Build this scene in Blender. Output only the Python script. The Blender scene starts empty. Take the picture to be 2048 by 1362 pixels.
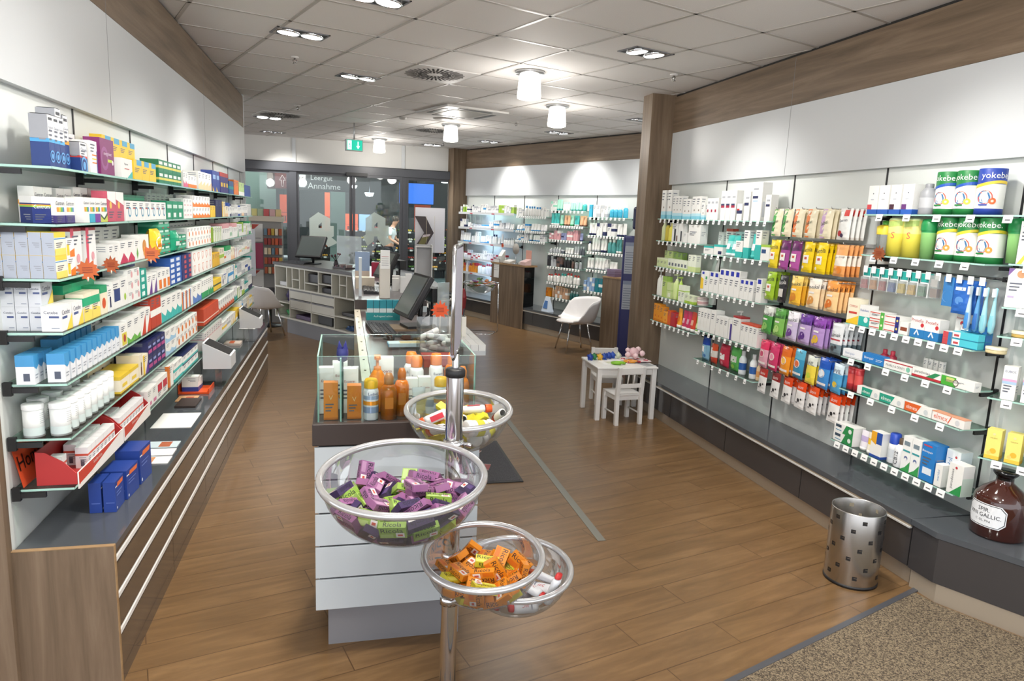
import bpy, bmesh, math, random
from mathutils import Matrix, Vector
random.seed(7)
SC = bpy.context.scene
COL = SC.collection
PI = math.pi
# ------------------------------------------------------------------ camera, world, exposure
EYE = 1.8
def setup_camera():
    f, pitch, roll = 1405.61, 0.172203, 0.0397995
    cp, sp, cr, sr = math.cos(pitch), math.sin(pitch), math.cos(roll), math.sin(roll)
    fw, up, rt = Vector((0, cp, -sp)), Vector((0, sp, cp)), Vector((1, 0, 0))
    r = cr * rt + sr * up
    u = -sr * rt + cr * up
    cd = bpy.data.cameras.new('camera')
    cd.sensor_width = 36.0
    cd.lens = f / 2048 * 36.0
    cd.clip_start, cd.clip_end = 0.05, 80
    co = bpy.data.objects.new('camera', cd)
    COL.objects.link(co)
    m = Matrix.Identity(4)
    for i in range(3):
        m[i][0], m[i][1], m[i][2] = r[i], u[i], -fw[i]
    m[0][3], m[1][3], m[2][3] = 0, 0, EYE
    co.matrix_world = m
    SC.camera = co
setup_camera()
SC.view_settings.view_transform = 'Standard'
SC.view_settings.look = 'None'
SC.view_settings.gamma = 1
SC.view_settings.exposure = 0.85
W = bpy.data.worlds.new('world')
SC.world = W
W.use_nodes = True
W.node_tree.nodes['Background'].inputs[0].default_value = (0.92, 0.95, 1.0, 1)
W.node_tree.nodes['Background'].inputs[1].default_value = 1.3
SPOT_W, PENDANT_W = 58.0, 10.0
try:
    SC.cycles.transparent_max_bounces = 24
    SC.cycles.max_bounces = 10
    SC.cycles.glossy_bounces = 5
    SC.cycles.caustics_reflective = False
    SC.cycles.caustics_refractive = False
    SC.cycles.sample_clamp_indirect = 4.0
    SC.cycles.use_denoising = True
except Exception:
    pass

# ------------------------------------------------------------------ materials
MATS = {}
def lin(h):
    h = h.lstrip('#')
    c = [int(h[i:i + 2], 16) / 255 for i in (0, 2, 4)]
    return tuple((x / 12.92 if x <= 0.04045 else ((x + 0.055) / 1.055) ** 2.4) for x in c) + (1,)
def new_mat(name):
    m = bpy.data.materials.new(name)
    m.use_nodes = True
    n = m.node_tree.nodes
    return m, n, m.node_tree.links, n['Principled BSDF'], n['Material Output']
def M(key):
    """'#rrggbb' printed card or plastic, optionally '#rrggbb/rough'; else a named material."""
    if key in MATS:
        return MATS[key]
    h, _, ro = key.partition('/')
    m, n, l, b, o = new_mat('print_' + h.strip('#') + ('_' + ro if ro else ''))
    b.inputs['Base Color'].default_value = lin(h)
    b.inputs['Roughness'].default_value = float(ro) if ro else 0.42
    MATS[key] = m
    return m
def tex_chain(n, l, scale, rot=0.0, obj=True):
    tc = n.new('ShaderNodeTexCoord')
    mp = n.new('ShaderNodeMapping')
    mp.inputs['Scale'].default_value = scale
    mp.inputs['Rotation'].default_value = (0, 0, rot)
    l.new(tc.outputs['Object' if obj else 'Generated'], mp.inputs[0])
    return mp
def ramp(n, stops):
    r = n.new('ShaderNodeValToRGB')
    e = r.color_ramp.elements
    while len(e) < len(stops):
        e.new(0.5)
    for i, (p, c) in enumerate(stops):
        e[i].position = p
        e[i].color = lin(c)
    return r
def wood(name, cols, scale, rough=0.5, rot=0.0, gloss=0.3, bump=0.05):
    m, n, l, b, o = new_mat(name)
    mp = tex_chain(n, l, scale, rot)
    no = n.new('ShaderNodeTexNoise')
    no.inputs['Scale'].default_value = 1.0
    no.inputs['Detail'].default_value = 7
    no.inputs['Roughness'].default_value = 0.62
    no.inputs['Distortion'].default_value = 0.6
    l.new(mp.outputs[0], no.inputs['Vector'])
    r = ramp(n, [(0.3, cols[0]), (0.5, cols[1]), (0.72, cols[2])])
    l.new(no.outputs['Fac'], r.inputs[0])
    l.new(r.outputs[0], b.inputs['Base Color'])
    b.inputs['Roughness'].default_value = rough
    b.inputs['Specular IOR Level'].default_value = gloss
    bp = n.new('ShaderNodeBump')
    bp.inputs['Strength'].default_value = bump
    l.new(no.outputs['Fac'], bp.inputs['Height'])
    l.new(bp.outputs[0], b.inputs['Normal'])
    MATS[name] = m
WC = ('#625444', '#776553', '#8a7966')
wood('wood_vertical', WC, (14, 14, 0.9))
wood('wood_horizontal', WC, (1.0, 1.0, 16))
wood('wood_edge', ('#86694a', '#a08360', '#b3966f'), (3, 3, 14))
wood('wood_drawer', ('#4a4038', '#574b40', '#63564a'), (0.9, 0.9, 18), rough=0.09, gloss=0.8, bump=0.0)
def plain(name, h, rough, metal=0.0, spec=0.5, coat=0.0):
    m, n, l, b, o = new_mat(name)
    b.inputs['Base Color'].default_value = lin(h)
    b.inputs['Roughness'].default_value = rough
    b.inputs['Metallic'].default_value = metal
    b.inputs['Specular IOR Level'].default_value = spec
    b.inputs['Coat Weight'].default_value = coat
    MATS[name] = m
    return m
plain('white_panel', '#cacdcf', 0.38, spec=0.35)
plain('white_wall', '#d3d2ce', 0.6)
plain('rear_panel', '#dadedb', 0.35, spec=0.4)
plain('grey_top', '#4d5156', 0.10, spec=0.6)
plain('dark_front', '#3f3d3e', 0.14, spec=0.6)
plain('plinth_metal', '#b3a796', 0.25, metal=0.35)
plain('rail_light', '#d4d5d3', 0.25, metal=0.2)
plain('chrome', '#d9dadd', 0.09, metal=1.0)
plain('steel', '#b9b7b4', 0.26, metal=1.0)
plain('alu', '#d4d6d8', 0.3, metal=0.9)
plain('black', '#1b1b1d', 0.45)
plain('black_gloss', '#0d0e10', 0.12)
plain('dark_gap', '#262422', 0.8)
plain('anthracite', '#4a4c52', 0.4)
plain('white_paint', '#e9e8e6', 0.35)
plain('worktop', '#54494a', 0.35)
plain('brown_slab', '#39302d', 0.35)
plain('slat_white', '#bcc3c7', 0.3)
plain('base_grey', '#7c7c80', 0.4)
plain('paper', '#f3f3f1', 0.7)
plain('amber', '#3a140b', 0.06, spec=0.7, coat=0.6)
plain('chair_white', '#eceaea', 0.28)
plain('pale_carcass', '#d8d6cb', 0.45)
plain('skin', '#c69478', 0.5)
def glass(name, tint, refl=0.06, rough=0.02, haze=0.0, hz='#dfe8e6'):
    m, n, l, b, o = new_mat(name)
    n.remove(b)
    t = n.new('ShaderNodeBsdfTransparent')
    t.inputs[0].default_value = lin(tint)
    g = n.new('ShaderNodeBsdfGlossy')
    g.inputs['Roughness'].default_value = rough
    lw = n.new('ShaderNodeLayerWeight')
    lw.inputs['Blend'].default_value = 0.35
    mt = n.new('ShaderNodeMath')
    mt.operation = 'MULTIPLY_ADD'
    mt.inputs[1].default_value = 0.55
    mt.inputs[2].default_value = refl
    l.new(lw.outputs['Fresnel'], mt.inputs[0])
    mx = n.new('ShaderNodeMixShader')
    l.new(mt.outputs[0], mx.inputs[0])
    l.new(t.outputs[0], mx.inputs[1])
    l.new(g.outputs[0], mx.inputs[2])
    last = mx
    if haze:
        d = n.new('ShaderNodeBsdfDiffuse')
        d.inputs[0].default_value = lin(hz)
        m2 = n.new('ShaderNodeMixShader')
        m2.inputs[0].default_value = haze
        l.new(mx.outputs[0], m2.inputs[1])
        l.new(d.outputs[0], m2.inputs[2])
        last = m2
    l.new(last.outputs[0], o.inputs[0])
    MATS[name] = m
glass('shelf_glass', '#dcefe8', 0.05)
glass('case_glass', '#f2f8f6', 0.015)
glass('door_glass', '#e4ebe9', 0.03)
glass('clear_plastic', '#eeeeee', 0.05, haze=0.05)
glass('clear_wrap', '#f4f4f4', 0.03, haze=0.25)
glass('plexi', '#e9eded', 0.05, haze=0.30)
glass('frosted', '#c9d6d2', 0.02, haze=0.78, rough=0.4, hz='#cfdcd6')
plain('glass_edge', '#a9d3c6', 0.15, spec=0.6)
plain('bowl_rim', '#c9c9ca', 0.12, metal=0.6)
def emit(name, h, s):
    m, n, l, b, o = new_mat(name)
    b.inputs['Base Color'].default_value = lin(h)
    b.inputs['Emission Color'].default_value = lin(h)
    b.inputs['Emission Strength'].default_value = s
    MATS[name] = m
emit('lamp_glow', '#fffaf0', 2.2)
emit('spot_glow', '#ffffff', 7)
emit('exit_green', '#0f9a80', 0.9)
emit('exit_white', '#cffff0', 2.2)
emit('tube_glow', '#eaf4ff', 7)
emit('blue_led', '#9cc4ff', 1.3)
emit('shop_sign_blue', '#3a6fd0', 1.0)

def floor_mat():
    m, n, l, b, o = new_mat('plank_floor')
    mp = tex_chain(n, l, (1, 1, 1), math.radians(-29))
    br = n.new('ShaderNodeTexBrick')
    br.offset = 0.37
    br.inputs['Scale'].default_value = 1.0
    br.inputs['Brick Width'].default_value = 1.15
    br.inputs['Row Height'].default_value = 0.178
    br.inputs['Mortar Size'].default_value = 0.0028
    br.inputs['Mortar Smooth'].default_value = 0.3
    br.inputs['Color1'].default_value = (0, 0, 0, 1)
    br.inputs['Color2'].default_value = (1, 1, 1, 1)
    br.inputs['Mortar'].default_value = (0.5, 0.5, 0.5, 1)
    l.new(mp.outputs[0], br.inputs['Vector'])
    mp2 = n.new('ShaderNodeMapping')
    mp2.inputs['Scale'].default_value = (1.6, 12, 1)
    l.new(mp.outputs[0], mp2.inputs[0])
    ad = n.new('ShaderNodeMixRGB')
    ad.blend_type = 'ADD'
    ad.inputs[0].default_value = 1
    l.new(mp2.outputs[0], ad.inputs[1])
    sc = n.new('ShaderNodeMixRGB')
    sc.blend_type = 'MULTIPLY'
    sc.inputs[0].default_value = 1
    sc.inputs[2].default_value = (9, 9, 9, 1)
    l.new(br.outputs['Color'], sc.inputs[1])
    l.new(sc.outputs[0], ad.inputs[2])
    no = n.new('ShaderNodeTexNoise')
    no.inputs['Scale'].default_value = 1.3
    no.inputs['Detail'].default_value = 8
    no.inputs['Roughness'].default_value = 0.65
    no.inputs['Distortion'].default_value = 0.55
    l.new(ad.outputs[0], no.inputs['Vector'])
    r = ramp(n, [(0.25, '#60492f'), (0.5, '#73583a'), (0.75, '#876a48')])
    l.new(no.outputs['Fac'], r.inputs[0])
    mr = n.new('ShaderNodeMixRGB')
    mr.blend_type = 'MULTIPLY'
    mr.inputs[2].default_value = (0.5, 0.46, 0.42, 1)
    l.new(br.outputs['Fac'], mr.inputs[0])
    l.new(r.outputs[0], mr.inputs[1])
    l.new(mr.outputs[0], b.inputs['Base Color'])
    b.inputs['Roughness'].default_value = 0.3
    b.inputs['Specular IOR Level'].default_value = 0.4
    MATS['plank_floor'] = m
floor_mat()
def carpet_mat(name, cols, sc):
    m, n, l, b, o = new_mat(name)
    mp = tex_chain(n, l, (sc, sc, sc), 0.6)
    v = n.new('ShaderNodeTexVoronoi')
    v.inputs['Scale'].default_value = 1.0
    l.new(mp.outputs[0], v.inputs['Vector'])
    sp = n.new('ShaderNodeSeparateColor')
    l.new(v.outputs['Color'], sp.inputs[0])
    r = ramp(n, [(0.1, cols[0]), (0.5, cols[1]), (0.9, cols[2])])
    l.new(sp.outputs[0], r.inputs[0])
    l.new(r.outputs[0], b.inputs['Base Color'])
    b.inputs['Roughness'].default_value = 0.95
    bp = n.new('ShaderNodeBump')
    bp.inputs['Strength'].default_value = 0.6
    bp.inputs['Distance'].default_value = 0.004
    bp.invert = True
    l.new(v.outputs['Distance'], bp.inputs['Height'])
    l.new(bp.outputs[0], b.inputs['Normal'])
    MATS[name] = m
carpet_mat('carpet', ('#382f27', '#6b5e4b', '#8e7f68'), 210)
carpet_mat('mat_grey', ('#47474c', '#505055', '#5a5a5f'), 300)
def ceiling_mat():
    m, n, l, b, o = new_mat('ceiling_tile')
    no = n.new('ShaderNodeTexNoise')
    no.inputs['Scale'].default_value = 240
    no.inputs['Detail'].default_value = 3
    mp = tex_chain(n, l, (1, 1, 1))
    l.new(mp.outputs[0], no.inputs['Vector'])
    r = ramp(n, [(0.35, '#dad7d5'), (0.6, '#e2dfdd')])
    l.new(no.outputs['Fac'], r.inputs[0])
    l.new(r.outputs[0], b.inputs['Base Color'])
    b.inputs['Roughness'].default_value = 0.7
    MATS['ceiling_tile'] = m
ceiling_mat()
plain('ceiling_bar', '#b5b0ab', 0.4)

# ------------------------------------------------------------------ mesh helpers
FONT_CACHE = {}
def text_geo(s):
    if s in FONT_CACHE:
        return FONT_CACHE[s]
    cu = bpy.data.curves.new('lettering', 'FONT')
    cu.body = s
    cu.size = 1
    cu.resolution_u = 2
    cu.align_x = 'CENTER'
    cu.align_y = 'CENTER'
    ob = bpy.data.objects.new('lettering', cu)
    COL.objects.link(ob)
    dg = bpy.context.evaluated_depsgraph_get()
    me = ob.evaluated_get(dg).to_mesh()
    vs = [tuple(v.co) for v in me.vertices]
    fs = [tuple(p.vertices) for p in me.polygons]
    xs = [v[0] for v in vs] or [0]
    ys = [v[1] for v in vs] or [0]
    cx, cy = (min(xs) + max(xs)) / 2, (min(ys) + max(ys)) / 2
    vs = [(v[0] - cx, v[1] - cy) for v in vs]
    ob.evaluated_get(dg).to_mesh_clear()
    bpy.data.objects.remove(ob)
    bpy.data.curves.remove(cu)
    FONT_CACHE[s] = (vs, fs, max(max(xs) - min(xs), 1e-3), max(max(ys) - min(ys), 1e-3))
    return FONT_CACHE[s]

class MB:
    def __init__(s):
        s.v, s.f, s.m, s.keys, s.sm = [], [], [], [], []
    def mi(s, k):
        if k not in s.keys:
            s.keys.append(k)
        return s.keys.index(k)
    def add(s, vs, fs, k, smooth=False, T=None):
        b = len(s.v)
        s.v += [tuple(T @ Vector(v)) for v in vs] if T else [tuple(v) for v in vs]
        i = s.mi(k)
        for f in fs:
            s.f.append(tuple(x + b for x in f))
            s.m.append(i)
            s.sm.append(smooth)
    def box(s, x0, y0, z0, x1, y1, z1, k, T=None, top=None, sides=None):
        v = [(x0, y0, z0), (x1, y0, z0), (x1, y1, z0), (x0, y1, z0), (x0, y0, z1), (x1, y0, z1), (x1, y1, z1), (x0, y1, z1)]
        f = [(0, 3, 2, 1), (0, 1, 5, 4), (1, 2, 6, 5), (2, 3, 7, 6), (3, 0, 4, 7)]
        s.add(v, f + ([] if top else [(4, 5, 6, 7)]), k, T=T)
        if top:
            s.add(v, [(4, 5, 6, 7)], top, T=T)
    def quad(s, a, b, c, d, k, T=None):
        s.add([a, b, c, d], [(0, 1, 2, 3)], k, T=T)
    def prism(s, pts, z0, z1, k, T=None):
        n = len(pts)
        v = [(p[0], p[1], z0) for p in pts] + [(p[0], p[1], z1) for p in pts]
        f = [tuple(range(n - 1, -1, -1)), tuple(range(n, 2 * n))]
        f += [(i, (i + 1) % n, n + (i + 1) % n, n + i) for i in range(n)]
        s.add(v, f, k, T=T)
    def lathe(s, prof, k, n=20, T=None, smooth=True, keys=None, a0=0.0, a1=2 * PI):
        full = abs(a1 - a0 - 2 * PI) < 1e-6
        c = n if full else n + 1
        v = []
        for r, z in prof:
            for i in range(c):
                a = a0 + (a1 - a0) * i / n
                v.append((r * math.cos(a), r * math.sin(a), z))
        for j in range(len(prof) - 1):
            f = []
            for i in range(n):
                i2 = (i + 1) % c
                f.append((j * c + i, j * c + i2, (j + 1) * c + i2, (j + 1) * c + i))
            b = len(s.v)
            idx = s.mi(keys[j] if keys else k)
            if j == 0:
                base = b
                s.v += [tuple(T @ Vector(p)) for p in v] if T else v
            for q in f:
                s.f.append(tuple(x + base for x in q))
                s.m.append(idx)
                s.sm.append(smooth)
    def tube(s, pts, r, k, n=8, closed=False, smooth=True, T=None):
        pts = [Vector(p) for p in pts]
        N = len(pts)
        v = []
        ref = None
        for i, p in enumerate(pts):
            if closed:
                d = pts[(i + 1) % N] - pts[i - 1]
            else:
                d = pts[min(i + 1, N - 1)] - pts[max(i - 1, 0)]
            d.normalize()
            if ref is None:
                ref = d.orthogonal().normalized()
            ref = (ref - d * ref.dot(d))
            if ref.length < 1e-5:
                ref = d.orthogonal()
            ref.normalize()
            q = d.cross(ref)
            rr = r[i] if isinstance(r, (list, tuple)) else r
            for j in range(n):
                a = 2 * PI * j / n
                v.append(tuple(p + ref * (rr * math.cos(a)) + q * (rr * math.sin(a))))
        f = []
        for i in range(N if closed else N - 1):
            i2 = (i + 1) % N
            for j in range(n):
                j2 = (j + 1) % n
                f.append((i * n + j, i * n + j2, i2 * n + j2, i2 * n + j))
        if not closed:
            f.append(tuple(range(n - 1, -1, -1)))
            f.append(tuple(range((N - 1) * n, N * n)))
        s.add(v, f, k, smooth, T)
    def text(s, t, x, z, w, hmax, k, y=0.0, rot=0.0, fn=None, T=None):
        vs, fs, tw, th = text_geo(t)
        sc = min(w / tw, hmax / th)
        c, sn = math.cos(rot), math.sin(rot)
        out = []
        for a, b in vs:
            a, b = a * sc, b * sc
            a, b = x + a * c - b * sn, z + a * sn + b * c
            out.append(fn(a, b) if fn else (a, y, b))
        s.add(out, fs, k, T=T)
    def mesh(s, name):
        me = bpy.data.meshes.new(name)
        me.from_pydata(s.v, [], s.f)
        for k in s.keys:
            me.materials.append(M(k))
        me.polygons.foreach_set('material_index', s.m)
        me.polygons.foreach_set('use_smooth', s.sm)
        me.update()
        return me
    def obj(s, name, parent=None, loc=None, rz=0.0, **kw):
        o = bpy.data.objects.new(name, s.mesh(name))
        return link(o, parent, loc, rz, **kw)
def link(o, parent=None, loc=None, rz=0.0, label=None, cat=None, group=None, kind=None):
    COL.objects.link(o)
    if parent:
        o.parent = parent
    if loc is not None:
        o.location = loc
    if rz:
        o.rotation_euler = (0, 0, rz)
    if label:
        o['label'] = label
    if cat:
        o['category'] = cat
    if group:
        o['group'] = group
    if kind:
        o['kind'] = kind
    return o
def empty(name, loc, rz=0.0, label=None, cat=None, group=None):
    o = bpy.data.objects.new(name, None)
    o.empty_display_size = 0.05
    return link(o, None, loc, rz, label, cat, group)
def bevel(o, w=0.004, seg=2):
    m = o.modifiers.new('edge', 'BEVEL')
    m.width = w
    m.segments = seg
    m.limit_method = 'ANGLE'
    return o
def smooth_sub(o, lv=2):
    m = o.modifiers.new('sub', 'SUBSURF')
    m.levels = m.render_levels = lv
    return o

class Frame:
    """A wall frame: s runs along the wall as one faces it, n comes out of the wall into the room, z up."""
    def __init__(s, o, d):
        s.o = Vector((o[0], o[1], 0))
        s.d = Vector((d[0], d[1], 0)).normalized()
        s.n = Vector((s.d.y, -s.d.x, 0))
        s.rz = math.atan2(s.d.y, s.d.x)
    def p(s, a, n, z=0.0):
        return s.o + s.d * a + s.n * n + Vector((0, 0, z))
    def T(s, z=0.0):
        return Matrix.Translation(s.o + Vector((0, 0, z))) @ Matrix.Rotation(s.rz, 4, 'Z')
FL = Frame((-1.745, 2.347), (-.2357, .9718))     # long medicine wall, s = 0 at the wooden end panel
FR = Frame((1.57, 7.1), (.2444, -.9697))         # sweets wall, s = 0 at the wooden column
FF = Frame((-.959, 13.746), (.5986, -.8010))     # cosmetics wall at the far end, s = 0 at the doors
FB = Frame((-4.681, 12.586), (.94635, .32314))   # glass front with the sliding doors
FC = Frame((-.74, 2.62), (.9718, .2357))         # counters: s across, -n away from the camera
CEIL = 3.05
def wbox(F, s0, n0, z0, s1, n1, z1, k, mb=None):
    """box in a wall frame, in world coordinates"""
    mb = mb or MB()
    T = F.T()
    mb.box(s0, -max(n0, n1), z0, s1, -min(n0, n1), z1, k, T=T)
    return mb
def struct(name, mb, parent=None):
    return mb.obj(name, parent, kind=None if parent else 'structure')
# ------------------------------------------------------------------ the room shell
m = MB(); m.box(-9, -2.5, -.06, 5, 14.6, 0, 'plank_floor'); floor = struct('floor', m)
m = MB()
cpoly = [(-7.52, -2.5), (4.6, -2.5), (4.6, 13.8), (-1.18, 13.8), (-7.52, 11.64)]
m.prism(cpoly, CEIL, CEIL + .08, 'ceiling_tile'); ceiling = struct('ceiling', m)
def clip_line(p, d, poly):
    """the part of the line p + t d inside a convex outline"""
    t0, t1 = -60.0, 60.0
    n = len(poly)
    for i in range(n):
        a, b = Vector(poly[i]), Vector(poly[(i + 1) % n])
        e = b - a
        nn = Vector((-e.y, e.x))          # inside for an anticlockwise outline
        den, num = nn.dot(d), nn.dot(a - p)
        if abs(den) < 1e-9:
            if num > 0: return None
            continue
        t = num / den
        if den > 0: t0 = max(t0, t)
        else: t1 = min(t1, t)
    return (t0, t1) if t1 > t0 else None
GY = math.radians(33.6656)
GU, GV, GO = Vector((math.cos(GY), math.sin(GY))), Vector((-math.sin(GY), math.cos(GY))), Vector((-2.0956, 4.6647))
m = MB()
for d, e in ((GU, GV), (GV, GU)):
    for k in range(-26, 27):
        p = GO + e * (k * .625)
        t = clip_line(p, d, cpoly)
        if t:
            a, b = p + d * t[0], p + d * t[1]
            c = (a + b) / 2
            T = Matrix.Translation((c.x, c.y, CEIL)) @ Matrix.Rotation(math.atan2(d.y, d.x), 4, 'Z')
            L = (b - a).length / 2
            m.box(-L, -.012, -.004, L, .012, .002, 'ceiling_bar', T=T)
struct('ceiling_grid_bar', m, ceiling)

def shop_wall(F, name, s0, s1, rails, z_low, tn, seams):
    """white shelf wall, upper white panel, wooden band under the ceiling"""
    w = struct(name, wbox(F, s0, 0, 0, s1, -.12, 2.2, 'rear_panel'))
    struct('upper_panel', wbox(F, s0, -.12, 2.19, s1, .035, 2.688, 'white_panel'), w)
    mb = wbox(F, s0, -.12, 2.69, s1, .035, 3.03, 'wood_horizontal')
    struct('wood_band', mb, w)
    struct('shadow_gap', wbox(F, s0, -.12, 3.025, s1, .02, 3.052, 'dark_gap'), w)
    for k, r in enumerate(rails):
        struct('shelf_rail', wbox(F, r - .006, -.001, z_low, r + .006, .004, 2.19, 'black'), w)
    for r in seams:
        struct('panel_seam', wbox(F, r - .0015, .02, 2.19, r + .0015, .0358, 3.02, 'base_grey'), w)
    return w
RAIL_L = [.824 + .8485 * k for k in range(7)]
RAIL_R = [.93, 1.868, 2.775, 3.69]
RAIL_F = [.01, .912, 1.81, 2.71, 3.614, 4.487]
wl = shop_wall(FL, 'wall_left', -.05, 6.06, RAIL_L, .57, 1, [1.25, 3.7])
wr = shop_wall(FR, 'wall_right', -.12, 3.75, RAIL_R, .36, 2, [1.78])
FE = Frame(FR.p(3.70, 0)[:2], (.66, -.75))
we = shop_wall(FE, 'wall_right_end', 0, 3.2, [.93], .36, 5, [])
wf = shop_wall(FF, 'wall_back', -.02, 4.9, RAIL_F, .36, 3, [])
struct('wall_left_end', wbox(FL, -.09, -1.6, 0, -.05, .004, CEIL, 'wood_vertical'))
m = wbox(FL, 6.06, -2.6, 0, 6.12, .035, 2.19, 'white_panel'); wbox(FL, 6.06, -2.6, 2.19, 6.12, .035, CEIL, 'white_panel', m)
struct('wall_left_return', m)
struct('column_right', wbox(FR, -.33, 0, 0, -.12, .275, CEIL, 'wood_vertical'))
struct('column_back', wbox(FF, -.22, -.1, 0, -.02, .32, CEIL, 'wood_vertical'))
a, b = FF.p(4.85, 0), FR.p(-.33, 0.02)
FX = Frame((a.x, a.y), ((b - a).x, (b - a).y))
struct('wall_corner', wbox(FX, 0, 0, 0, (b - a).length, -.1, CEIL, 'white_panel'))

# ------------------------------------------------------------------ glass front
wb_ = struct('wall_door_head', wbox(FB, -3, 0, 2.62, 3.75, -.15, CEIL, 'white_wall'))
for s in (.725, 2.665):
    struct('cover_strip', wbox(FB, s - .03, 0, 2.6, s + .03, .02, 3.04, 'white_panel'), wb_)
hd = struct('door_header', wbox(FB, -3, .07, 2.475, 3.6, -.1, 2.62, 'anthracite'))
struct('header_edge', wbox(FB, -3, .072, 2.612, 3.6, .05, 2.625, 'black'), hd)
struct('motion_sensor', wbox(FB, 1.62, .07, 2.44, 2.0, .12, 2.5, 'black'), hd)
A_OUT = [(.37, 1.0), (.75, .83), (.75, .62), (.867, .62), (.867, .32), (.79, .29), (1.0, .14), (.69, 0), (.5, .19), (.48, .29), (.375, .29), (.354, .155), (.146, 0), (0, .29), (.083, .33), (.083, .81)]
def letter_a(F, s0, z0, w, h, n, par):
    """frosted film in the form of a gothic A on the door glass"""
    bmx = bmesh.new()
    T = F.T()
    pts = [(s0 + w * u, -n, z0 + h * v) for u, v in A_OUT]
    hole = [(s0 + w * u, -n, z0 + h * v) for u, v in ((.375, .63), (.48, .71), (.48, .55), (.375, .55))]
    V = [bmx.verts.new(T @ Vector(p)) for p in pts + hole]
    E = [bmx.edges.new((V[i], V[(i + 1) % len(pts)])) for i in range(len(pts))]
    k = len(pts)
    E += [bmx.edges.new((V[k + i], V[k + (i + 1) % 4])) for i in range(4)]
    bmesh.ops.triangle_fill(bmx, use_beauty=True, edges=E)
    me = bpy.data.meshes.new('frosted_film')
    bmx.to_mesh(me); bmx.free()
    me.materials.append(M('frosted'))
    link(bpy.data.objects.new('frosted_film', me), par)
def glazed(name, s0, s1, fr, z1=2.475, n=0.0):
    mb = MB()
    for a, b, c, d in ((s0, s0 + fr, 0, z1), (s1 - fr, s1, 0, z1), (s0 + fr, s1 - fr, z1 - .05, z1), (s0 + fr, s1 - fr, 0, .09)):
        wbox(FB, a, n - .03, c, b, n + .03, d, 'anthracite', mb)
    o = struct(name, mb)
    struct('glass_pane', wbox(FB, s0 + fr, n - .006, .09, s1 - fr, n + .006, z1 - .05, 'door_glass'), o)
    return o
glazed('window_1', -3, .64, .05)
glazed('window_2', 2.72, 3.58, .05)
struct('trim_1', wbox(FB, .64, -.05, 0, .755, .05, 2.475, 'anthracite'))
struct('trim_2', wbox(FB, 2.655, -.05, 0, 2.72, .05, 2.475, 'anthracite'))
d1 = glazed('door_1', .76, 1.735, .045, n=-.02)
d2 = glazed('door_2', 1.74, 2.65, .045, n=.03)
letter_a(FB, .93, 1.14, .55, .63, -.011, d1)
letter_a(FB, 1.93, 1.18, .55, .63, .040, d2)

# ------------------------------------------------------------------ beyond the glass
m = MB(); m.box(-14, 10, -.08, 6, 40, -.062, '#5d6f70/0.25'); struct('ground_mall', m)
struct('wall_mall_side', wbox(FB, -4, -3.0, 0, .42, -3.1, 3.6, '#7f918a'))
struct('wall_mall_far', wbox(FB, -6, -16, 0, 12, -16.2, 5, '#30383a'))
struct('ceiling_mall', wbox(FB, -6, -.2, 3.5, 12, -16, 3.6, '#6e716f'))
pil = wbox(FB, 1.62, -3.6, 0, 1.95, -3.9, 3.5, '#93a8a2'); struct('pillar_mall', pil)
def mall_sign():
    e = empty('hanging_sign', FB.p(1.1, -2, 2.2), FB.rz, 'dark grey hanging sign with an arrow and a red field, beyond the glass doors', 'sign')
    mb = MB(); mb.box(-.30, 0, 0, .80, .05, .36, '#4b4b4d'); mb.obj('sign_board', e)
    mb = MB(); mb.box(-.85, 0, 0, -.32, .05, .36, '#3a2a2c'); mb.quad((-.70, -.002, .02), (-.40, -.002, .02), (-.40, -.002, .34), (-.70, -.002, .34), '#5f3032')
    z, x = .06, -.555
    pts = [(x - .02, z), (x - .02, z + .12), (x - .06, z + .12), (x, z + .22), (x + .06, z + .12), (x + .02, z + .12), (x + .02, z)]
    for i in range(7):
        a, b = pts[i], pts[(i + 1) % 7]
        mb.tube([(a[0], -.004, a[1]), (b[0], -.004, b[1])], .005, '#d8c9c6', 4)
    mb.obj('arrow_board', e)
    mb = MB(); mb.quad((-.25, -.002, .06), (-.10, -.002, .06), (-.10, -.002, .31), (-.25, -.002, .31), '#b9bcc0')
    mb.text('K', -.175, .21, .1, .13, '#5a3033', y=-.004)
    mb.text('Leergut', .22, .25, .55, .13, '#c9c9c9', y=-.003); mb.text('Annahme', .27, .10, .66, .12, '#c9c9c9', y=-.003)
    mb.obj('lettering', e)
    mb = MB()
    for x in (-.6, .6): mb.tube([(x, .025, .36), (x, .025, 1.3)], .006, 'black', 5)
    mb.obj('hanger_rod', e)
mall_sign()
OS = [('narrow orange price banner hung beside the pillar', .62, -6, 1.45, .2, .72), ('long orange price banner with dark figures over the fruit', 1.9, -7, 1.25, .38, 1.05),
      ('square orange price placard next to a pale blue one', 2.45, -7.2, 1.28, .36, .46), ('orange price banner beside the blue screen', 4.05, -5, 1.35, .42, 1.0)]
for k, (lb, s, n, z, w, h) in enumerate(OS):
    mb = MB(); mb.box(-w / 2, 0, 0, w / 2, .02, h, '#e0562e')
    mb.quad((-w / 2, -.002, h * .36), (w / 2, -.002, h * .36), (w / 2, -.002, h * .38), (-w / 2, -.002, h * .38), '#8a2a18')
    for q in range(3): mb.box(-w * .3 + q * w * .22, -.003, .06 * h, -w * .18 + q * w * .22, 0, .26 * h, '#5a2018')
    mb.tube([(0, .01, h), (0, .01, 3.5 - z)], .004, 'black', 4)
    mb.obj('price_banner', None, FB.p(s, n, z), FB.rz, label=lb, cat='sign', group='orange banners in the supermarket')
mb = MB(); mb.box(-.18, 0, 0, .18, .02, .46, '#8fb0d8'); mb.obj('price_placard', None, FB.p(2.85, -7.2, 1.28), FB.rz, label='pale blue price placard beside an orange one in the supermarket', cat='sign')
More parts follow.
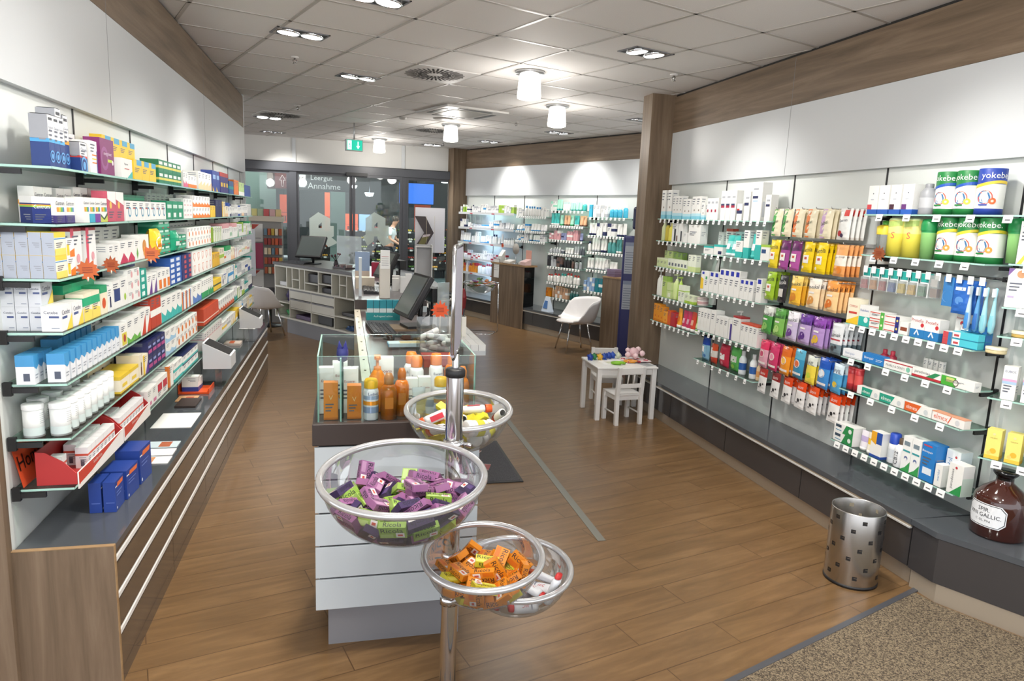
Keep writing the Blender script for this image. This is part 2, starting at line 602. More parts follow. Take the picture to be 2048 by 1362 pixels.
mb = MB(); mb.box(-.42, 0, 0, .42, .06, .5, 'black'); mb.quad((-.4, -.002, .02), (.4, -.002, .02), (.4, -.002, .48), (-.4, -.002, .48), 'shop_sign_blue')
mb.tube([(0, .03, .5), (0, .03, 1.48)], .012, 'black', 5); mb.obj('screen', None, FB.p(3.5, -3.0, 2.02), FB.rz, label='blue lit screen hanging high beyond the fixed glass', cat='screen')
# produce stands in the supermarket
rs = random.Random(5)
FRUIT = ['#c9b43a', '#7fa33a', '#b8c25a', '#c25a2c', '#9a2f26', '#d8a02c', '#4f7a35', '#cfd0c0']
for k, (s, n, w) in enumerate([(2.3, -7.6, 1.8), (4.3, -7.2, 1.8), (6.0, -6.2, 1.6), (3.2, -10, 3.0), (6.6, -10, 2.6)]):
    e = empty('produce_stand', FB.p(s, n, -.06), FB.rz, '%s dark tiered produce stand seen through the glass doors' % ['first', 'second', 'third', 'fourth', 'fifth'][k], 'market stand', 'produce stands in the supermarket')
    mb = MB()
    for t in range(5):
        mb.box(-w / 2, t * .14, .25 + t * .26, w / 2, t * .14 + .26, .29 + t * .26, '#2a2d2e')
    mb.box(-w / 2, .05, 0, w / 2, .9, .3, '#232527'); mb.box(-w / 2, .82, .3, w / 2, .9, 1.75, '#232527'); mb.obj('stand_body', e)
    for t in range(5):
        x = -w / 2 + .12
        while x < w / 2 - .1:
            mb = MB()
            c = rs.choice(FRUIT)
            for q in range(9):
                px, py = x + (q % 3 - 1) * .06, t * .14 + .06 + (q // 3) * .06
                mb.lathe([(0.001, -.03), (.024, -.018), (.03, 0), (.024, .018), (.001, .03)], c, 6, Matrix.Translation((px, py, .33 + t * .26)))
            mb.box(x - .03, -.004 + t * .14, .25 + t * .26, x + .05, t * .14, .30 + t * .26, '#d9d9d4')
            mb.obj('fruit_tray', e)
            x += .23
def mall_lamp(lb, s, n, z, w, r=0):
    e = empty('ceiling_lamp', FB.p(s, n, z), FB.rz, lb, 'lamp', 'supermarket lamps')
    mb = MB()
    if r: mb.lathe([(.001, -r * .2), (r * .7, -r * .1), (r, r * .6)], 'tube_glow', 10)
    else: mb.box(-w / 2, -.03, -.02, w / 2, .03, 0, 'tube_glow')
    mb.obj('glow', e)
    mb = MB(); mb.tube([(0, 0, 0), (0, 0, 3.5 - z)], .012, 'black', 5); mb.obj('rod', e)
for k, (s, n, z, w, r) in enumerate([(-.25, -2.2, 2.7, .22, 0), (.22, -4, 2.85, .4, 0), (.8, -7, 2.55, 0, .10), (1.75, -8, 2.5, 0, .12), (2.6, -8, 2.5, 0, .10), (3.1, -8.4, 2.3, 0, .14), (2.2, -11, 2.6, 1.2, 0), (5.1, -7, 2.75, 0, .16), (4.6, -7.6, 2.5, 0, .12), (4.7, -8, 2.2, 0, .12), (5.7, -7, 2.35, .8, 0), (6.0, -4, 2.9, .9, 0)]):
    mall_lamp('%s lit supermarket lamp counted from the green wall, beyond the glass' % ['first', 'second', 'third', 'fourth', 'fifth', 'sixth', 'seventh', 'eighth', 'ninth', 'tenth', 'eleventh', 'twelfth'][k], s, n, z, w, r)

for s, n, z, w in ((.6, -.9, 3.2, 90), (2.4, -5.2, 3.2, 260), (5, -5.5, 3.2, 220), (3, -9, 3.2, 260), (-1, -1.6, 3.2, 60)):
    ld = bpy.data.lights.new('mall_fill_light', 'POINT'); ld.energy = w; ld.shadow_soft_size = .25; o = link(bpy.data.objects.new('mall_fill_light', ld), None, FB.p(s, n, z))  # added point lights without fixtures, brightening the mall behind the glass
def person():
    e = empty('person', FB.p(3.45, -6.65, -.06), FB.rz + 1.1, 'person in a white T-shirt and dark trousers bending over the fruit', 'person')
    # local: faces -Y; one continuous body grown over a skeleton
    J = [((0, 0, .95), .125), ((0, .01, 1.12), .12), ((0, -.03, 1.32), .145), ((0, -.08, 1.45), .09), ((0, -.12, 1.53), .055), ((0, -.17, 1.62), .085), ((0, -.18, 1.72), .085),
         ((.17, -.06, 1.42), .06), ((.22, -.10, 1.15), .045), ((.16, -.34, 1.05), .035), ((.14, -.42, 1.04), .03),
         ((-.17, -.06, 1.42), .06), ((-.22, -.08, 1.15), .045), ((-.15, -.32, 1.02), .035), ((-.13, -.40, 1.0), .03),
         ((.10, 0, .85), .095), ((.11, -.02, .48), .065), ((.11, .03, .10), .045), ((.12, -.11, .04), .04),
         ((-.10, 0, .85), .095), ((-.11, .06, .48), .065), ((-.11, .14, .10), .045), ((-.12, 0, .04), .04)]
    E = [(0, 1), (1, 2), (2, 3), (3, 4), (4, 5), (5, 6), (2, 7), (7, 8), (8, 9), (9, 10), (2, 11), (11, 12), (12, 13), (13, 14), (0, 15), (15, 16), (16, 17), (17, 18), (0, 19), (19, 20), (20, 21), (21, 22)]
    def grown(name, J, E, k, scale=1.0, root=0):
        me = bpy.data.meshes.new(name)
        me.from_pydata([j[0] for j in J], E, [])
        o = link(bpy.data.objects.new(name, me), e)
        me.materials.append(M(k))
        sk = o.modifiers.new('skin', 'SKIN')
        for v, j in zip(me.skin_vertices[0].data if me.skin_vertices else [], J):
            v.radius = (j[1] * scale, j[1] * scale)
        if me.skin_vertices: me.skin_vertices[0].data[root].use_root = True
        smooth_sub(o, 2)
        return o
    def grown2(name, J, E, k, scale=1.0):
        me = bpy.data.meshes.new(name)
        bmx = bmesh.new()
        ly = bmx.verts.layers.skin.verify()
        V = []
        for i, j in enumerate(J):
            v = bmx.verts.new(j[0]); v[ly].radius = (j[1] * scale, j[1] * scale); v[ly].use_root = i == 0; V.append(v)
        for a, b in E: bmx.edges.new((V[a], V[b]))
        bmx.to_mesh(me); bmx.free()
        me.materials.append(M(k))
        o = link(bpy.data.objects.new(name, me), e)
        sk = o.modifiers.new('skin', 'SKIN'); sk.use_smooth_shade = True
        smooth_sub(o, 2)
        return o
    grown2('body', J, E, 'skin')
    up = [J[0], J[1], J[2], J[3], ((.17, -.06, 1.42), .065), ((.21, -.09, 1.22), .06), ((-.17, -.06, 1.42), .065), ((-.21, -.08, 1.22), .06)]
    grown2('t_shirt', up, [(0, 1), (1, 2), (2, 3), (2, 4), (4, 5), (2, 6), (6, 7)], '#dfe7e8', 1.12)
    lo = [J[0], J[15], J[16], J[17], J[19], J[20], J[21]]
    grown2('trousers', lo, [(0, 1), (1, 2), (2, 3), (0, 4), (4, 5), (5, 6)], '#2b2f3a', 1.14)
    mb = MB(); mb.lathe([(.001, .11), (.06, .10), (.09, .05), (.093, 0), (.08, -.05)], '#3a2b22', 12, Matrix.Translation((0, -.165, 1.69))); mb.obj('hair', e)
    mb = MB()
    for x in (-.032, .032): mb.lathe([(.001, .01), (.009, 0), (.001, -.01)], 'black', 6, Matrix.Translation((x, -.262, 1.685)))
    mb.box(-.01, -.285, 1.64, .01, -.255, 1.675, 'skin'); mb.box(-.025, -.262, 1.605, .025, -.25, 1.612, '#8a4a42'); mb.obj('face', e)
    for sx in (1, -1):
        bx, by, bz = (.14, -.42, 1.04) if sx > 0 else (-.13, -.40, 1.0)
        mb = MB()
        for q, (dx, L) in enumerate(((-.03, .06), (-.01, .075), (.01, .07), (.03, .055))):
            mb.tube([(bx + dx, by - .02, bz), (bx + dx, by - .02 - L * .6, bz - .01), (bx + dx, by - .02 - L, bz - .035)], .008, 'skin', 5)
        mb.tube([(bx - sx * .03, by, bz), (bx - sx * .055, by - .035, bz - .015)], .009, 'skin', 5)
        mb.obj('fingers', e)
person()
# ------------------------------------------------------------------ ceiling fixtures
ORD = ['first', 'second', 'third', 'fourth', 'fifth', 'sixth', 'seventh', 'eighth', 'ninth', 'tenth', 'eleventh', 'twelfth', 'thirteenth', 'fourteenth', 'fifteenth', 'sixteenth', 'seventeenth', 'eighteenth', 'nineteenth', 'twentieth',
       'twenty-first', 'twenty-second', 'twenty-third', 'twenty-fourth', 'twenty-fifth', 'twenty-sixth', 'twenty-seventh', 'twenty-eighth', 'twenty-ninth', 'thirtieth']
def light(name, kind, energy, loc, parent=None, target=None, color=(1, .97, .92), size=.06, angle=100, blend=.7):
    ld = bpy.data.lights.new(name, kind)
    ld.energy = energy
    ld.color = color
    if kind == 'SPOT':
        ld.spot_size = math.radians(angle); ld.spot_blend = blend; ld.shadow_soft_size = size
    elif kind == 'POINT':
        ld.shadow_soft_size = size
    o = bpy.data.objects.new(name, ld)
    COL.objects.link(o)
    o.location = loc
    if target is not None:
        o.rotation_euler = (Vector(target) - Vector(loc)).to_track_quat('-Z', 'Y').to_euler()
    if parent:
        o.parent = parent
        o.matrix_parent_inverse = parent.matrix_world.inverted() if False else Matrix.Translation(-parent.location) if parent.rotation_euler.z == 0 else (Matrix.Translation(parent.location) @ parent.rotation_euler.to_matrix().to_4x4()).inverted()
    return o
SPOT_MB = {}
def spot(x, y, tgt, lb, e2=1.0, ang=92, fl=None):
    """recessed box with two tilting round lamps"""
    rz = GY
    e = empty('ceiling_spotlight', (x, y, CEIL), rz, lb, 'ceiling light', 'recessed twin spotlights')
    if 'frame' not in SPOT_MB:
        mb = MB()
        a, b = .19, .105
        for q in ((-a, -b, a, -b + .014), (-a, b - .014, a, b), (-a, -b, -a + .014, b), (a - .014, -b, a, b)):
            mb.box(q[0], q[1], -.006, q[2], q[3], .0, 'base_grey')
        mb.box(-a + .014, -b + .014, -.0035, a - .014, b - .014, -.0025, 'black')
        SPOT_MB['frame'] = mb.mesh('frame')
        mb = MB()
        mb.lathe([(.001, .0), (.074, .0)], 'spot_glow', 20, smooth=False)
        mb.lathe([(.074, .0), (.078, -.004), (.084, 0), (.078, .03), (.05, .05)], 'chrome', 20)
        SPOT_MB['head'] = mb.mesh('lamp_head')
    link(bpy.data.objects.new('frame', SPOT_MB['frame']), e)
    R = Matrix.Rotation(-rz, 4, 'Z')
    d = R @ (Vector(tgt) - Vector((x, y, CEIL)))
    q = (-d).to_track_quat('Z', 'Y').to_euler()
    for sx in (-.085, .085):
        h = bpy.data.objects.new('lamp_head', SPOT_MB['head'])
        link(h, e, (sx, 0, -.012))
        h.rotation_euler = ((-d.normalized()) * .22 + Vector((0, 0, .8))).to_track_quat('Z', 'Y').to_euler()
    light('spot_lamp', 'SPOT', SPOT_W * e2, (x, y, CEIL - .07), e, tgt, angle=ang, blend=.85, size=.10)
    if fl: light('spot_lamp', 'SPOT', SPOT_W * .8, (x, y, CEIL - .07), e, fl, angle=70, blend=.9, size=.10, color=(1, .9, .75))
    return e
for x, y, t, lb in [(-1.614, 5.357, (-2.25, 5.3, .9), 'twin spotlight over the medicine shelves, second from the entrance'),
                    (-1.546, 6.925, (-2.55, 6.9, .9), 'twin spotlight over the medicine shelves, third from the entrance'),
                    (-.892, 4.446, (-1.95, 4.1, .8), 'twin spotlight cut off by the upper edge of the picture'),
                    (.909, 5.514, (1.9, 5.6, 1.0), 'twin spotlight in front of the hanging sweets'),
                    (-4.1, 12.05, (-3.9, 13.2, 1.2), 'twin spotlight just inside the glass front by the wall end'),
                    (.561, 10.565, (1.3, 11.1, 1.2), 'twin spotlight over the white tub chair'),
                    (-.501, 12.169, (.2, 12.7, 1.2), 'twin spotlight over the vanity counter'),
                    (-1.575, 13.1, (-1.0, 13.0, .4), 'twin spotlight just inside the sliding doors'),
                    (1.5, 9.0, (1.7, 10.4, 1.0), 'twin spotlight half hidden by the wooden column'),
                    (-3.5, 10.137, (-2.9, 9.2, .6), 'twin spotlight half hidden by the end of the medicine wall')]:
    spot(x, y, t, lb, fl={-1.614: (-1.5, 5.0, 0), -.892: (-1.2, 3.6, 0), -1.546: (-1.7, 6.6, 0), .561: (.5, 10.3, 0)}.get(x))
for x, y, t, lb in [(-.55, 2.6, (-1.75, 2.7, .8), 'added unseen twin spotlight over the near end of the medicine shelves'), (1.3, 3.4, (2.4, 3.6, 1.0), 'added unseen twin spotlight over the toothpaste shelves'),
                    (-.6, .4, (-1.6, 1.8, .7), 'added unseen twin spotlight over the entrance carpet'), (1.2, 1.2, (2.4, 2.4, .8), 'added unseen twin spotlight over the brown bottle')]:
    spot(x, y, t, lb, e2=.6 if x < 0 else 1, fl=(-1.0, 2.4, 0) if x == -.55 else (1.6, 3.2, 0) if x == 1.3 else None)  # fixtures out of view, added for more light at the near end
for k, (x, y) in enumerate([(.063, 6.363), (.401, 8.13), (-.968, 10.145), (-2.41, 12.45), (.2, 2.3), (-.2, .3)]):  # last two hang out of view, added to light the near ceiling
    e = empty('ceiling_lamp', (x, y, CEIL), 0, ['white glass cylinder lamp nearest the entrance, over the middle of the shop', 'second white glass cylinder lamp, close to the wooden column', 'third white glass cylinder lamp, beside the ceiling cassette', 'fourth white glass cylinder lamp, next to the emergency exit sign', 'added unseen cylinder lamp over the bowl stand', 'added unseen cylinder lamp over the entrance carpet'][k], 'ceiling light', 'white cylinder lamps')
    mb = MB(); mb.lathe([(.001, -.022), (.125, -.022), (.128, -.012), (.125, 0)], 'alu', 28); mb.obj('mount', e)
    mb = MB(); mb.lathe([(.085, -.022), (.092, -.05), (.104, -.20), (.100, -.225), (.06, -.235), (.001, -.237)], 'lamp_glow', 28); mb.obj('glass_shade', e)
    light('lamp_light', 'POINT', PENDANT_W * (4 if k > 3 else 1), (x, y, CEIL - .36), e, size=.12, color=(1, .96, .9))
def air_vent(x, y, lb):
    e = empty('ceiling_vent', (x, y, CEIL), GY, lb, 'air vent', 'round slotted ceiling vents')
    mb = MB(); mb.box(-.302, -.302, -.008, .302, .302, -.001, '#cfcbc8'); mb.obj('panel', e)
    mb = MB()
    for k in range(36):
        a = 2 * PI * k / 36
        for r0, r1 in (((.07, .15), (.16, .26)) if k % 2 == 0 else ((.12, .17), (.18, .27))):
            T = Matrix.Rotation(a, 4, 'Z')
            mb.quad((r0, -.0095, -.0092), (r1, -.0095, -.0092), (r1, .0095, -.0092), (r0, .0095, -.0092), 'dark_gap', T=T)
    mb.obj('slot', e)
air_vent(-.79, 6.63, 'round slotted ceiling vent between the near spotlights and the cylinder lamps')
air_vent(-3.25, 9.85, 'round slotted ceiling vent partly hidden by the end of the medicine wall')
air_vent(-1.30, 10.9, 'round slotted ceiling vent beside the third cylinder lamp')
e = empty('air_conditioner', (-.72, 8.85, CEIL), GY, 'square white ceiling air conditioner cassette with side slots', 'air conditioner')
mb = MB(); mb.box(-.42, -.42, -.03, .42, .42, -.001, '#cfccc8'); bevel(mb.obj('cassette', e), .012)
mb = MB(); mb.box(-.24, -.24, -.035, .24, .24, -.03, '#a8a49a'); mb.obj('intake_grille', e)
for k in range(4):
    mb = MB(); mb.box(-.22, -.36, -.034, .22, -.30, -.03, '#55534f', T=Matrix.Rotation(k * PI / 2, 4, 'Z')); mb.obj('air_slot', e)
mb = MB(); mb.lathe([(.001, -.02), (.11, -.018), (.13, -.006), (.13, -.001)], '#c6c3bf', 24); mb.obj('speaker', None, (-1.02, 9.55, CEIL), label='round flat white ceiling speaker by the air conditioner', cat='speaker')
mb = MB(); mb.lathe([(.001, -.03), (.03, -.03), (.045, -.02), (.05, -.001)], '#b3b0ab', 16); mb.obj('smoke_detector', None, (-1.55, 9.6, CEIL), label='small grey smoke detector left of the ceiling speaker'.replace('left of', 'near'), cat='detector')
for x, y, lb in [(-1.9, 6.15, 'sprinkler head behind the near twin spotlight over the medicine shelves'), (1.28, 6.25, 'sprinkler head over the bench near the wooden column'), (-2.72, 8.9, 'sprinkler head near the end of the medicine wall'), (-.06, 9.6, 'sprinkler head between the far lamps and the cosmetics wall'), (-1.33, 12.6, 'sprinkler head inside the sliding doors'), (1.42, 8.05, 'sprinkler head beside the wooden column')]:
    e = empty('sprinkler', (x, y, CEIL), 0, lb, 'sprinkler', 'ceiling sprinklers')
    mb = MB(); mb.lathe([(.035, 0), (.034, -.008), (.012, -.012)], '#d8d5d2', 14); mb.obj('rosette', e)
    mb = MB(); mb.tube([(0, 0, -.01), (0, 0, -.05)], .008, 'steel', 6); mb.lathe([(.001, -.05), (.02, -.052), (.001, -.056)], 'steel', 10)
    mb.tube([(.012, 0, -.02), (.018, 0, -.036), (.006, 0, -.05)], .003, 'steel', 4); mb.tube([(-.012, 0, -.02), (-.018, 0, -.036), (-.006, 0, -.05)], .003, 'steel', 4); mb.obj('nozzle', e)
e = empty('exit_sign', (-2.37, 10.39, 2.66), 0.42, 'lit green emergency exit sign with running figure and down arrow', 'sign')
mb = MB(); mb.box(-.12, -.02, 0, .12, .045, .16, '#c9c9c6'); mb.tube([(0, .01, .16), (0, .01, .39)], .01, 'alu', 6); mb.obj('housing', e)
mb = MB(); mb.quad((-.11, -.022, .01), (.11, -.022, .01), (.11, -.022, .15), (-.11, -.022, .15), 'exit_green')
mb.quad((-.10, -.024, .02), (-.045, -.024, .02), (-.045, -.024, .14), (-.10, -.024, .14), 'exit_white')
for a, b, r in (((-.07, .115), (-.07, .115), .010), ((-.072, .10), (-.066, .07), .007), ((-.066, .07), (-.085, .035), .005), ((-.066, .07), (-.052, .035), .005), ((-.072, .098), (-.09, .08), .004), ((-.07, .096), (-.052, .085), .004)):
    mb.tube([(a[0], -.026, a[1] - .0001), (b[0], -.026, b[1] + .004)], r, 'exit_green', 5)
mb.box(.043, -.025, .06, .055, -.023, .13, 'exit_white'); mb.add([(.025, -.025, .07), (.073, -.025, .07), (.049, -.025, .03)], [(0, 2, 1)], 'exit_white'); mb.obj('pictogram', e)
mb = MB(); mb.box(-.122, .046, .0, -.118, .05, .16, '#3d6bd8'); mb.obj('edge', e)
e = empty('security_camera', FF.p(-.28, .22, 2.98), 0, 'small grey security camera hanging beside the far wooden column', 'camera')
mb = MB(); mb.tube([(0, 0, .07), (0, 0, -.03)], .012, '#8a8a8c', 8); mb.lathe([(.04, .07), (.04, .055), (.01, .05)], '#8a8a8c', 12); mb.obj('arm', e)
mb = MB(); mb.lathe([(.001, .06), (.045, .05), (.05, 0), (.04, -.05), (.001, -.055)], '#6c6d70', 14, Matrix.Translation((0, 0, -.08))); mb.obj('camera_head', e)
mb = MB(); mb.lathe([(.001, -.06), (.022, -.055), (.024, -.04)], 'black_gloss', 12, Matrix.Translation((0, 0, -.08))); mb.obj('lens', e)

# ------------------------------------------------------------------ long drawer cabinet under the medicine shelves
CB = [-.04, .824, 1.672, 2.52, 3.37, 4.22, 5.32]
rz = FL.rz
for k in range(6):
    s0, s1 = CB[k] + .002, CB[k + 1] - .002
    w = s1 - s0
    e = empty('drawer_cabinet', FL.p((s0 + s1) / 2, 0, 0), rz, '%s wood-fronted drawer cabinet from the wooden end panel, below the medicine shelves' % ORD[k], 'cabinet', 'drawer cabinets below the medicine shelves')
    mb = MB(); mb.box(-w / 2, -.30, 0, w / 2, -.005, .545, 'wood_drawer')
    mb.obj('body', e)
    mb = MB(); mb.box(-w / 2, -.322, .0, w / 2, -.301, .055, 'wood_drawer'); mb.obj('plinth', e)
    for zt, zb in ((.515, .375), (.368, .228), (.221, .06)):
        d = MB(); d.box(-w / 2 + .001, -.322, zb, w / 2 - .001, -.301, zt - .034, 'wood_drawer')
        o = d.obj('drawer', e)
        h = MB(); h.box(-w / 2 + .001, -.326, zt - .018, w / 2 - .001, -.303, zt, 'white_paint'); h.box(-w / 2 + .001, -.310, zt - .034, w / 2 - .001, -.301, zt - .018, 'alu'); h.obj('handle', o)
    mb = MB(); mb.box(-w / 2, -.322, .52, w / 2, -.301, .545, 'wood_drawer'); mb.obj('top_rail', e)
mb = MB(); mb.box(-.06, -.33, 0, -.042, -.004, .575, 'wood_vertical'); mb.box(-.06, -.332, 0, -.042, -.33, .576, 'wood_edge'); mb.box(-.061, -.331, .575, -.042, -.004, .578, 'wood_edge')
mb.obj('end_panel', None, FL.p(0, 0, 0), rz, label='upright wooden end panel closing the drawer cabinets at the entrance', cat='panel')
mb = MB(); mb.box(-.04, -.33, .547, 5.33, -.004, .572, 'grey_top'); mb.obj('counter_top', None, FL.p(0, 0, 0), rz, label='long glossy dark grey counter top over the drawer cabinets', cat='counter top')

# ------------------------------------------------------------------ glass shelves
SHELF_N = [0]
def glass_shelf(F, s0, s1, z, lb, depth=.2, tags=0, brackets=(True, True), grp='glass shelves', tagw=.03, tagspan=None, tagk='paper', nm='glass_shelf'):
    e = empty(nm, F.p((s0 + s1) / 2, 0, z), F.rz, lb, 'shelf', grp)
    w = s1 - s0 - .006
    mb = MB()
    mb.box(-w / 2, -depth, -.004, w / 2, -.003, .004, 'shelf_glass')
    me = mb
    ed = .0006
    mb.quad((-w / 2, -depth - ed, -.004), (w / 2, -depth - ed, -.004), (w / 2, -depth - ed, .004), (-w / 2, -depth - ed, .004), 'glass_edge')
    for sx in (-1, 1):
        x = sx * (w / 2 + ed)
        mb.quad((x, -depth, -.004), (x, -.003, -.004), (x, -.003, .004), (x, -depth, .004), 'glass_edge')
    mb.obj('glass_pane', e)
    for i, sx in enumerate((-1, 1)):
        if brackets[i]:
            b = MB()
            b.box(sx * (w / 2 + .002) - .006, -.11, -.026, sx * (w / 2 + .002) + .006, -.004, -.008, 'black')
            b.box(sx * (w / 2 + .002) - .008, -.03, -.036, sx * (w / 2 + .002) + .008, -.004, .012, 'black')
            b.obj('bracket', e)
    if tags:
        a, bnd = tagspan or (-w / 2 + .03, w / 2 - .03)
        for i in range(tags):
            x = a + (bnd - a) * (i + .5) / tags
            t = MB()
            y = -depth - .004
            t.quad((x - tagw / 2, y - .006, -.034), (x + tagw / 2, y - .006, -.034), (x + tagw / 2, y, .004), (x - tagw / 2, y, .004), tagk)
            t.quad((x - tagw / 2, y + .002, .004), (x - tagw / 2, y - .004, -.030), (x + tagw / 2, y - .004, -.030), (x + tagw / 2, y + .002, .004), tagk)
            t.quad((x - tagw * .25, y - .0055, -.022), (x + tagw * .3, y - .0055, -.022), (x + tagw * .3, y - .0045, -.017), (x - tagw * .25, y - .0045, -.017), '#55565a')
            t.obj('price_tag', e)
    return e
ZL = [1.906, 1.715, 1.53, 1.345, 1.165, .968, .783]
LN = ['top', 'second', 'third', 'fourth', 'fifth', 'sixth', 'lowest']
BL = [-.012] + RAIL_L[:6] + [5.32]
for li, z in enumerate(ZL):
    for b in range(6):
        s0, s1 = BL[b], BL[b + 1]
        if b == 6 - 1: s1 = 5.3
        zz = z
        if li == 5 and b >= 3: zz = .965
        if li == 6 and b >= 3: zz = .79
        glass_shelf(FL, s0, s1, zz + (.0 if li < 5 else 0), '%s glass shelf, %s bay of the medicine wall from the end panel' % (LN[li], ORD[b]), depth=.2, brackets=(b == 0, True), grp='glass shelves of the medicine wall')

# ------------------------------------------------------------------ low bench of the sweets wall and its bend
def bench(name, F, s0, s1, n, z, lb, rail=True, kick=.1, segs=None, n2=None):
    e = empty(name, F.p(0, 0, 0), F.rz, lb, 'bench')
    n2 = n if n2 is None else n2
    mb = MB(); mb.prism([(s0, -.004), (s0, -n), (s1, -n2), (s1, -.004)], z - .03, z, 'grey_top'); mb.obj('bench_top', e)
    q = .012
    mb = MB(); mb.prism([(s0, -.004), (s0, -n + q), (s1, -n2 + q), (s1, -.004)], kick, z - .032, 'dark_front'); mb.obj('front', e)
    mb = MB(); mb.prism([(s0, -.004), (s0, -n + q + .03), (s1, -n2 + q + .03), (s1, -.004)], 0, kick - .002, 'plinth_metal'); mb.obj('plinth', e)
    if rail:
        mb = MB(); mb.prism([(s0, -n + q + .004), (s0, -n - .004), (s1, -n2 - .004), (s1, -n2 + q + .004)], z - .052, z - .044, 'rail_light')
        mb.prism([(s0, -n + q + .004), (s0, -n + .004), (s1, -n2 + .004), (s1, -n2 + q + .004)], z - .044, z - .033, 'plinth_metal'); mb.obj('handle_rail', e)
    for s in segs or []:
        mb = MB(); t = (s - s0) / (s1 - s0); nn = n + (n2 - n) * t
        mb.box(s - .002, -nn + q - .0015, kick, s + .002, -nn + q + .01, z - .055, 'black'); mb.obj('joint', e)
    return e
bench('bench', FR, -.1, 3.70, .385, .36, 'long low dark bench under the sweets and toothpaste shelves', segs=[.95, 1.88, 2.8], n2=.40)
FE2 = Frame(FR.p(3.862, .40)[:2], (.338, -.272))
def bench_poly(name, pts, z, lb, kick=.1):
    """a bench on a free outline"""
    e = empty(name, (0, 0, 0), 0, lb, 'bench')
    c = Vector((sum(p[0] for p in pts) / len(pts), sum(p[1] for p in pts) / len(pts)))
    def ins(q): return [tuple(Vector(p) + (c - Vector(p)).normalized() * q) for p in pts]
    mb = MB(); mb.prism(pts, z - .03, z, 'grey_top'); mb.obj('bench_top', e)
    mb = MB(); mb.prism(ins(.012), kick, z - .032, 'dark_front'); mb.obj('front', e)
    mb = MB(); mb.prism(ins(.03), 0, kick - .002, 'plinth_metal'); mb.obj('plinth', e)
    return e
a0, a1 = FR.p(3.862, .40), FR.p(3.862, .02)
b0 = a0 + Vector((.66, -.75, 0)).normalized() * 2.2
b1 = FE.p(2.3, .01)
bench_poly('corner_bench', [FR.p(3.702, .3995)[:2], a0[:2], b0[:2], b1[:2], FE.p(.012, .012)[:2]], .36, 'low dark bench turning the corner beneath the brown bottle')
bench('cosmetics_bench', FF, -.02, 4.6, .47, .36, 'low dark bench under the cosmetics shelves at the far end', segs=[.95, 1.85, 2.75, 3.65])

def bay_shelf(F, s0, s1, z, lb, tags=0, **k):
    return glass_shelf(F, s0, s1, z, lb, tags=tags, **k)
SR = [  # (key, s0, s1, z, tags, text)
    ('A1', .03, 1.93, 1.848, 20, 'highest glass shelf beside the wooden column, holding tall white and blue cartons'),
    ('A2', .03, .92, 1.637, 9, 'second glass shelf beside the wooden column, holding yellow bottles and white boxes'),
    ('A3', .03, .92, 1.386, 11, 'third glass shelf beside the wooden column, holding pale green cream boxes'),
    ('A4', .03, .92, 1.1, 10, 'fourth glass shelf beside the wooden column, holding pale green pump bottles'),
    ('A5', .03, .92, .85, 9, 'fifth glass shelf beside the wooden column, holding orange boxes and red tubes'),
    ('B2', .95, 1.93, 1.56, 9, 'glass shelf of turquoise tubes and boxes, second bay from the wooden column'),
    ('B3', .95, 1.88, 1.242, 10, 'glass shelf of white cartons with blue squares, second bay from the wooden column'),
    ('B4', .95, 1.88, .90, 10, 'glass shelf of plain white and red-topped cartons, second bay from the column'),
    ('B6', .96, 1.89, .643, 7, 'lowest glass shelf of hand soap bags and lotions, second bay from the column'),
    ('D1', 2.85, 4.35, 1.902, 7, 'highest glass shelf with big diet powder cans, next to the hanging sweets'),
    ('D2', 2.87, 3.72, 1.666, 5, 'second glass shelf with yellow and green powder cans, next to the hanging sweets'),
    ('D4', 2.80, 3.72, 1.24, 10, 'glass shelf of denture cleaner boxes below the hanging toothbrushes'),
    ('D5', 2.80, 3.72, 1.03, 6, 'glass shelf of lying toothpaste boxes with a green one at its end'),
    ('D6', 2.82, 3.72, .83, 5, 'glass shelf with four lying toothpaste boxes and two red tins'),
    ('D7', 2.80, 3.74, .49, 11, 'lowest glass shelf with mouthwash bottles and boxes over the bench')]
SHZ = {}
for key, s0, s1, z, tg, lb in SR:
    SHZ[key] = (FR, s0, s1, z)
    bay_shelf(FR, s0, s1, z, lb, tags=tg, tagw=.05 if key[0] in 'D' else .032, grp='glass shelves of the sweets wall')
# ------------------------------------------------------------------ things on the floor
m = MB(); m.prism([(.3, 2.111), (2.10, 3.318), (2.15, 3.21), (3.3, 1.9), (3.4, -1.5), (-3, -1.5), (-3, -.1)], 0, .006, 'carpet')
e = m.obj('carpet', None, label='speckled beige entrance carpet let into the wooden floor', cat='carpet')
m = MB(); a, b = Vector((-1.2, 1.105)), Vector((2.205, 3.389)); d = (b - a).normalized(); nn = Vector((-d.y, d.x)) * .028
m.prism([tuple(a), tuple(b), tuple(b + nn), tuple(a + nn)], .0, .008, 'anthracite'); m.obj('edge_strip', e)
e = empty('floor_mat', FC.p(1.03, -2.21), FC.rz, 'dark grey floor mat with a red pharmacy sign beside the counter', 'mat')
m = MB(); m.box(-.35, -.45, 0, .28, .45, .007, 'black'); m.obj('rubber_border', e)
m = MB(); m.box(-.33, -.43, .007, .26, .43, .009, 'mat_grey'); m.obj('pile', e)
m = MB(); T = Matrix.Translation((-.06, 0, .0095))
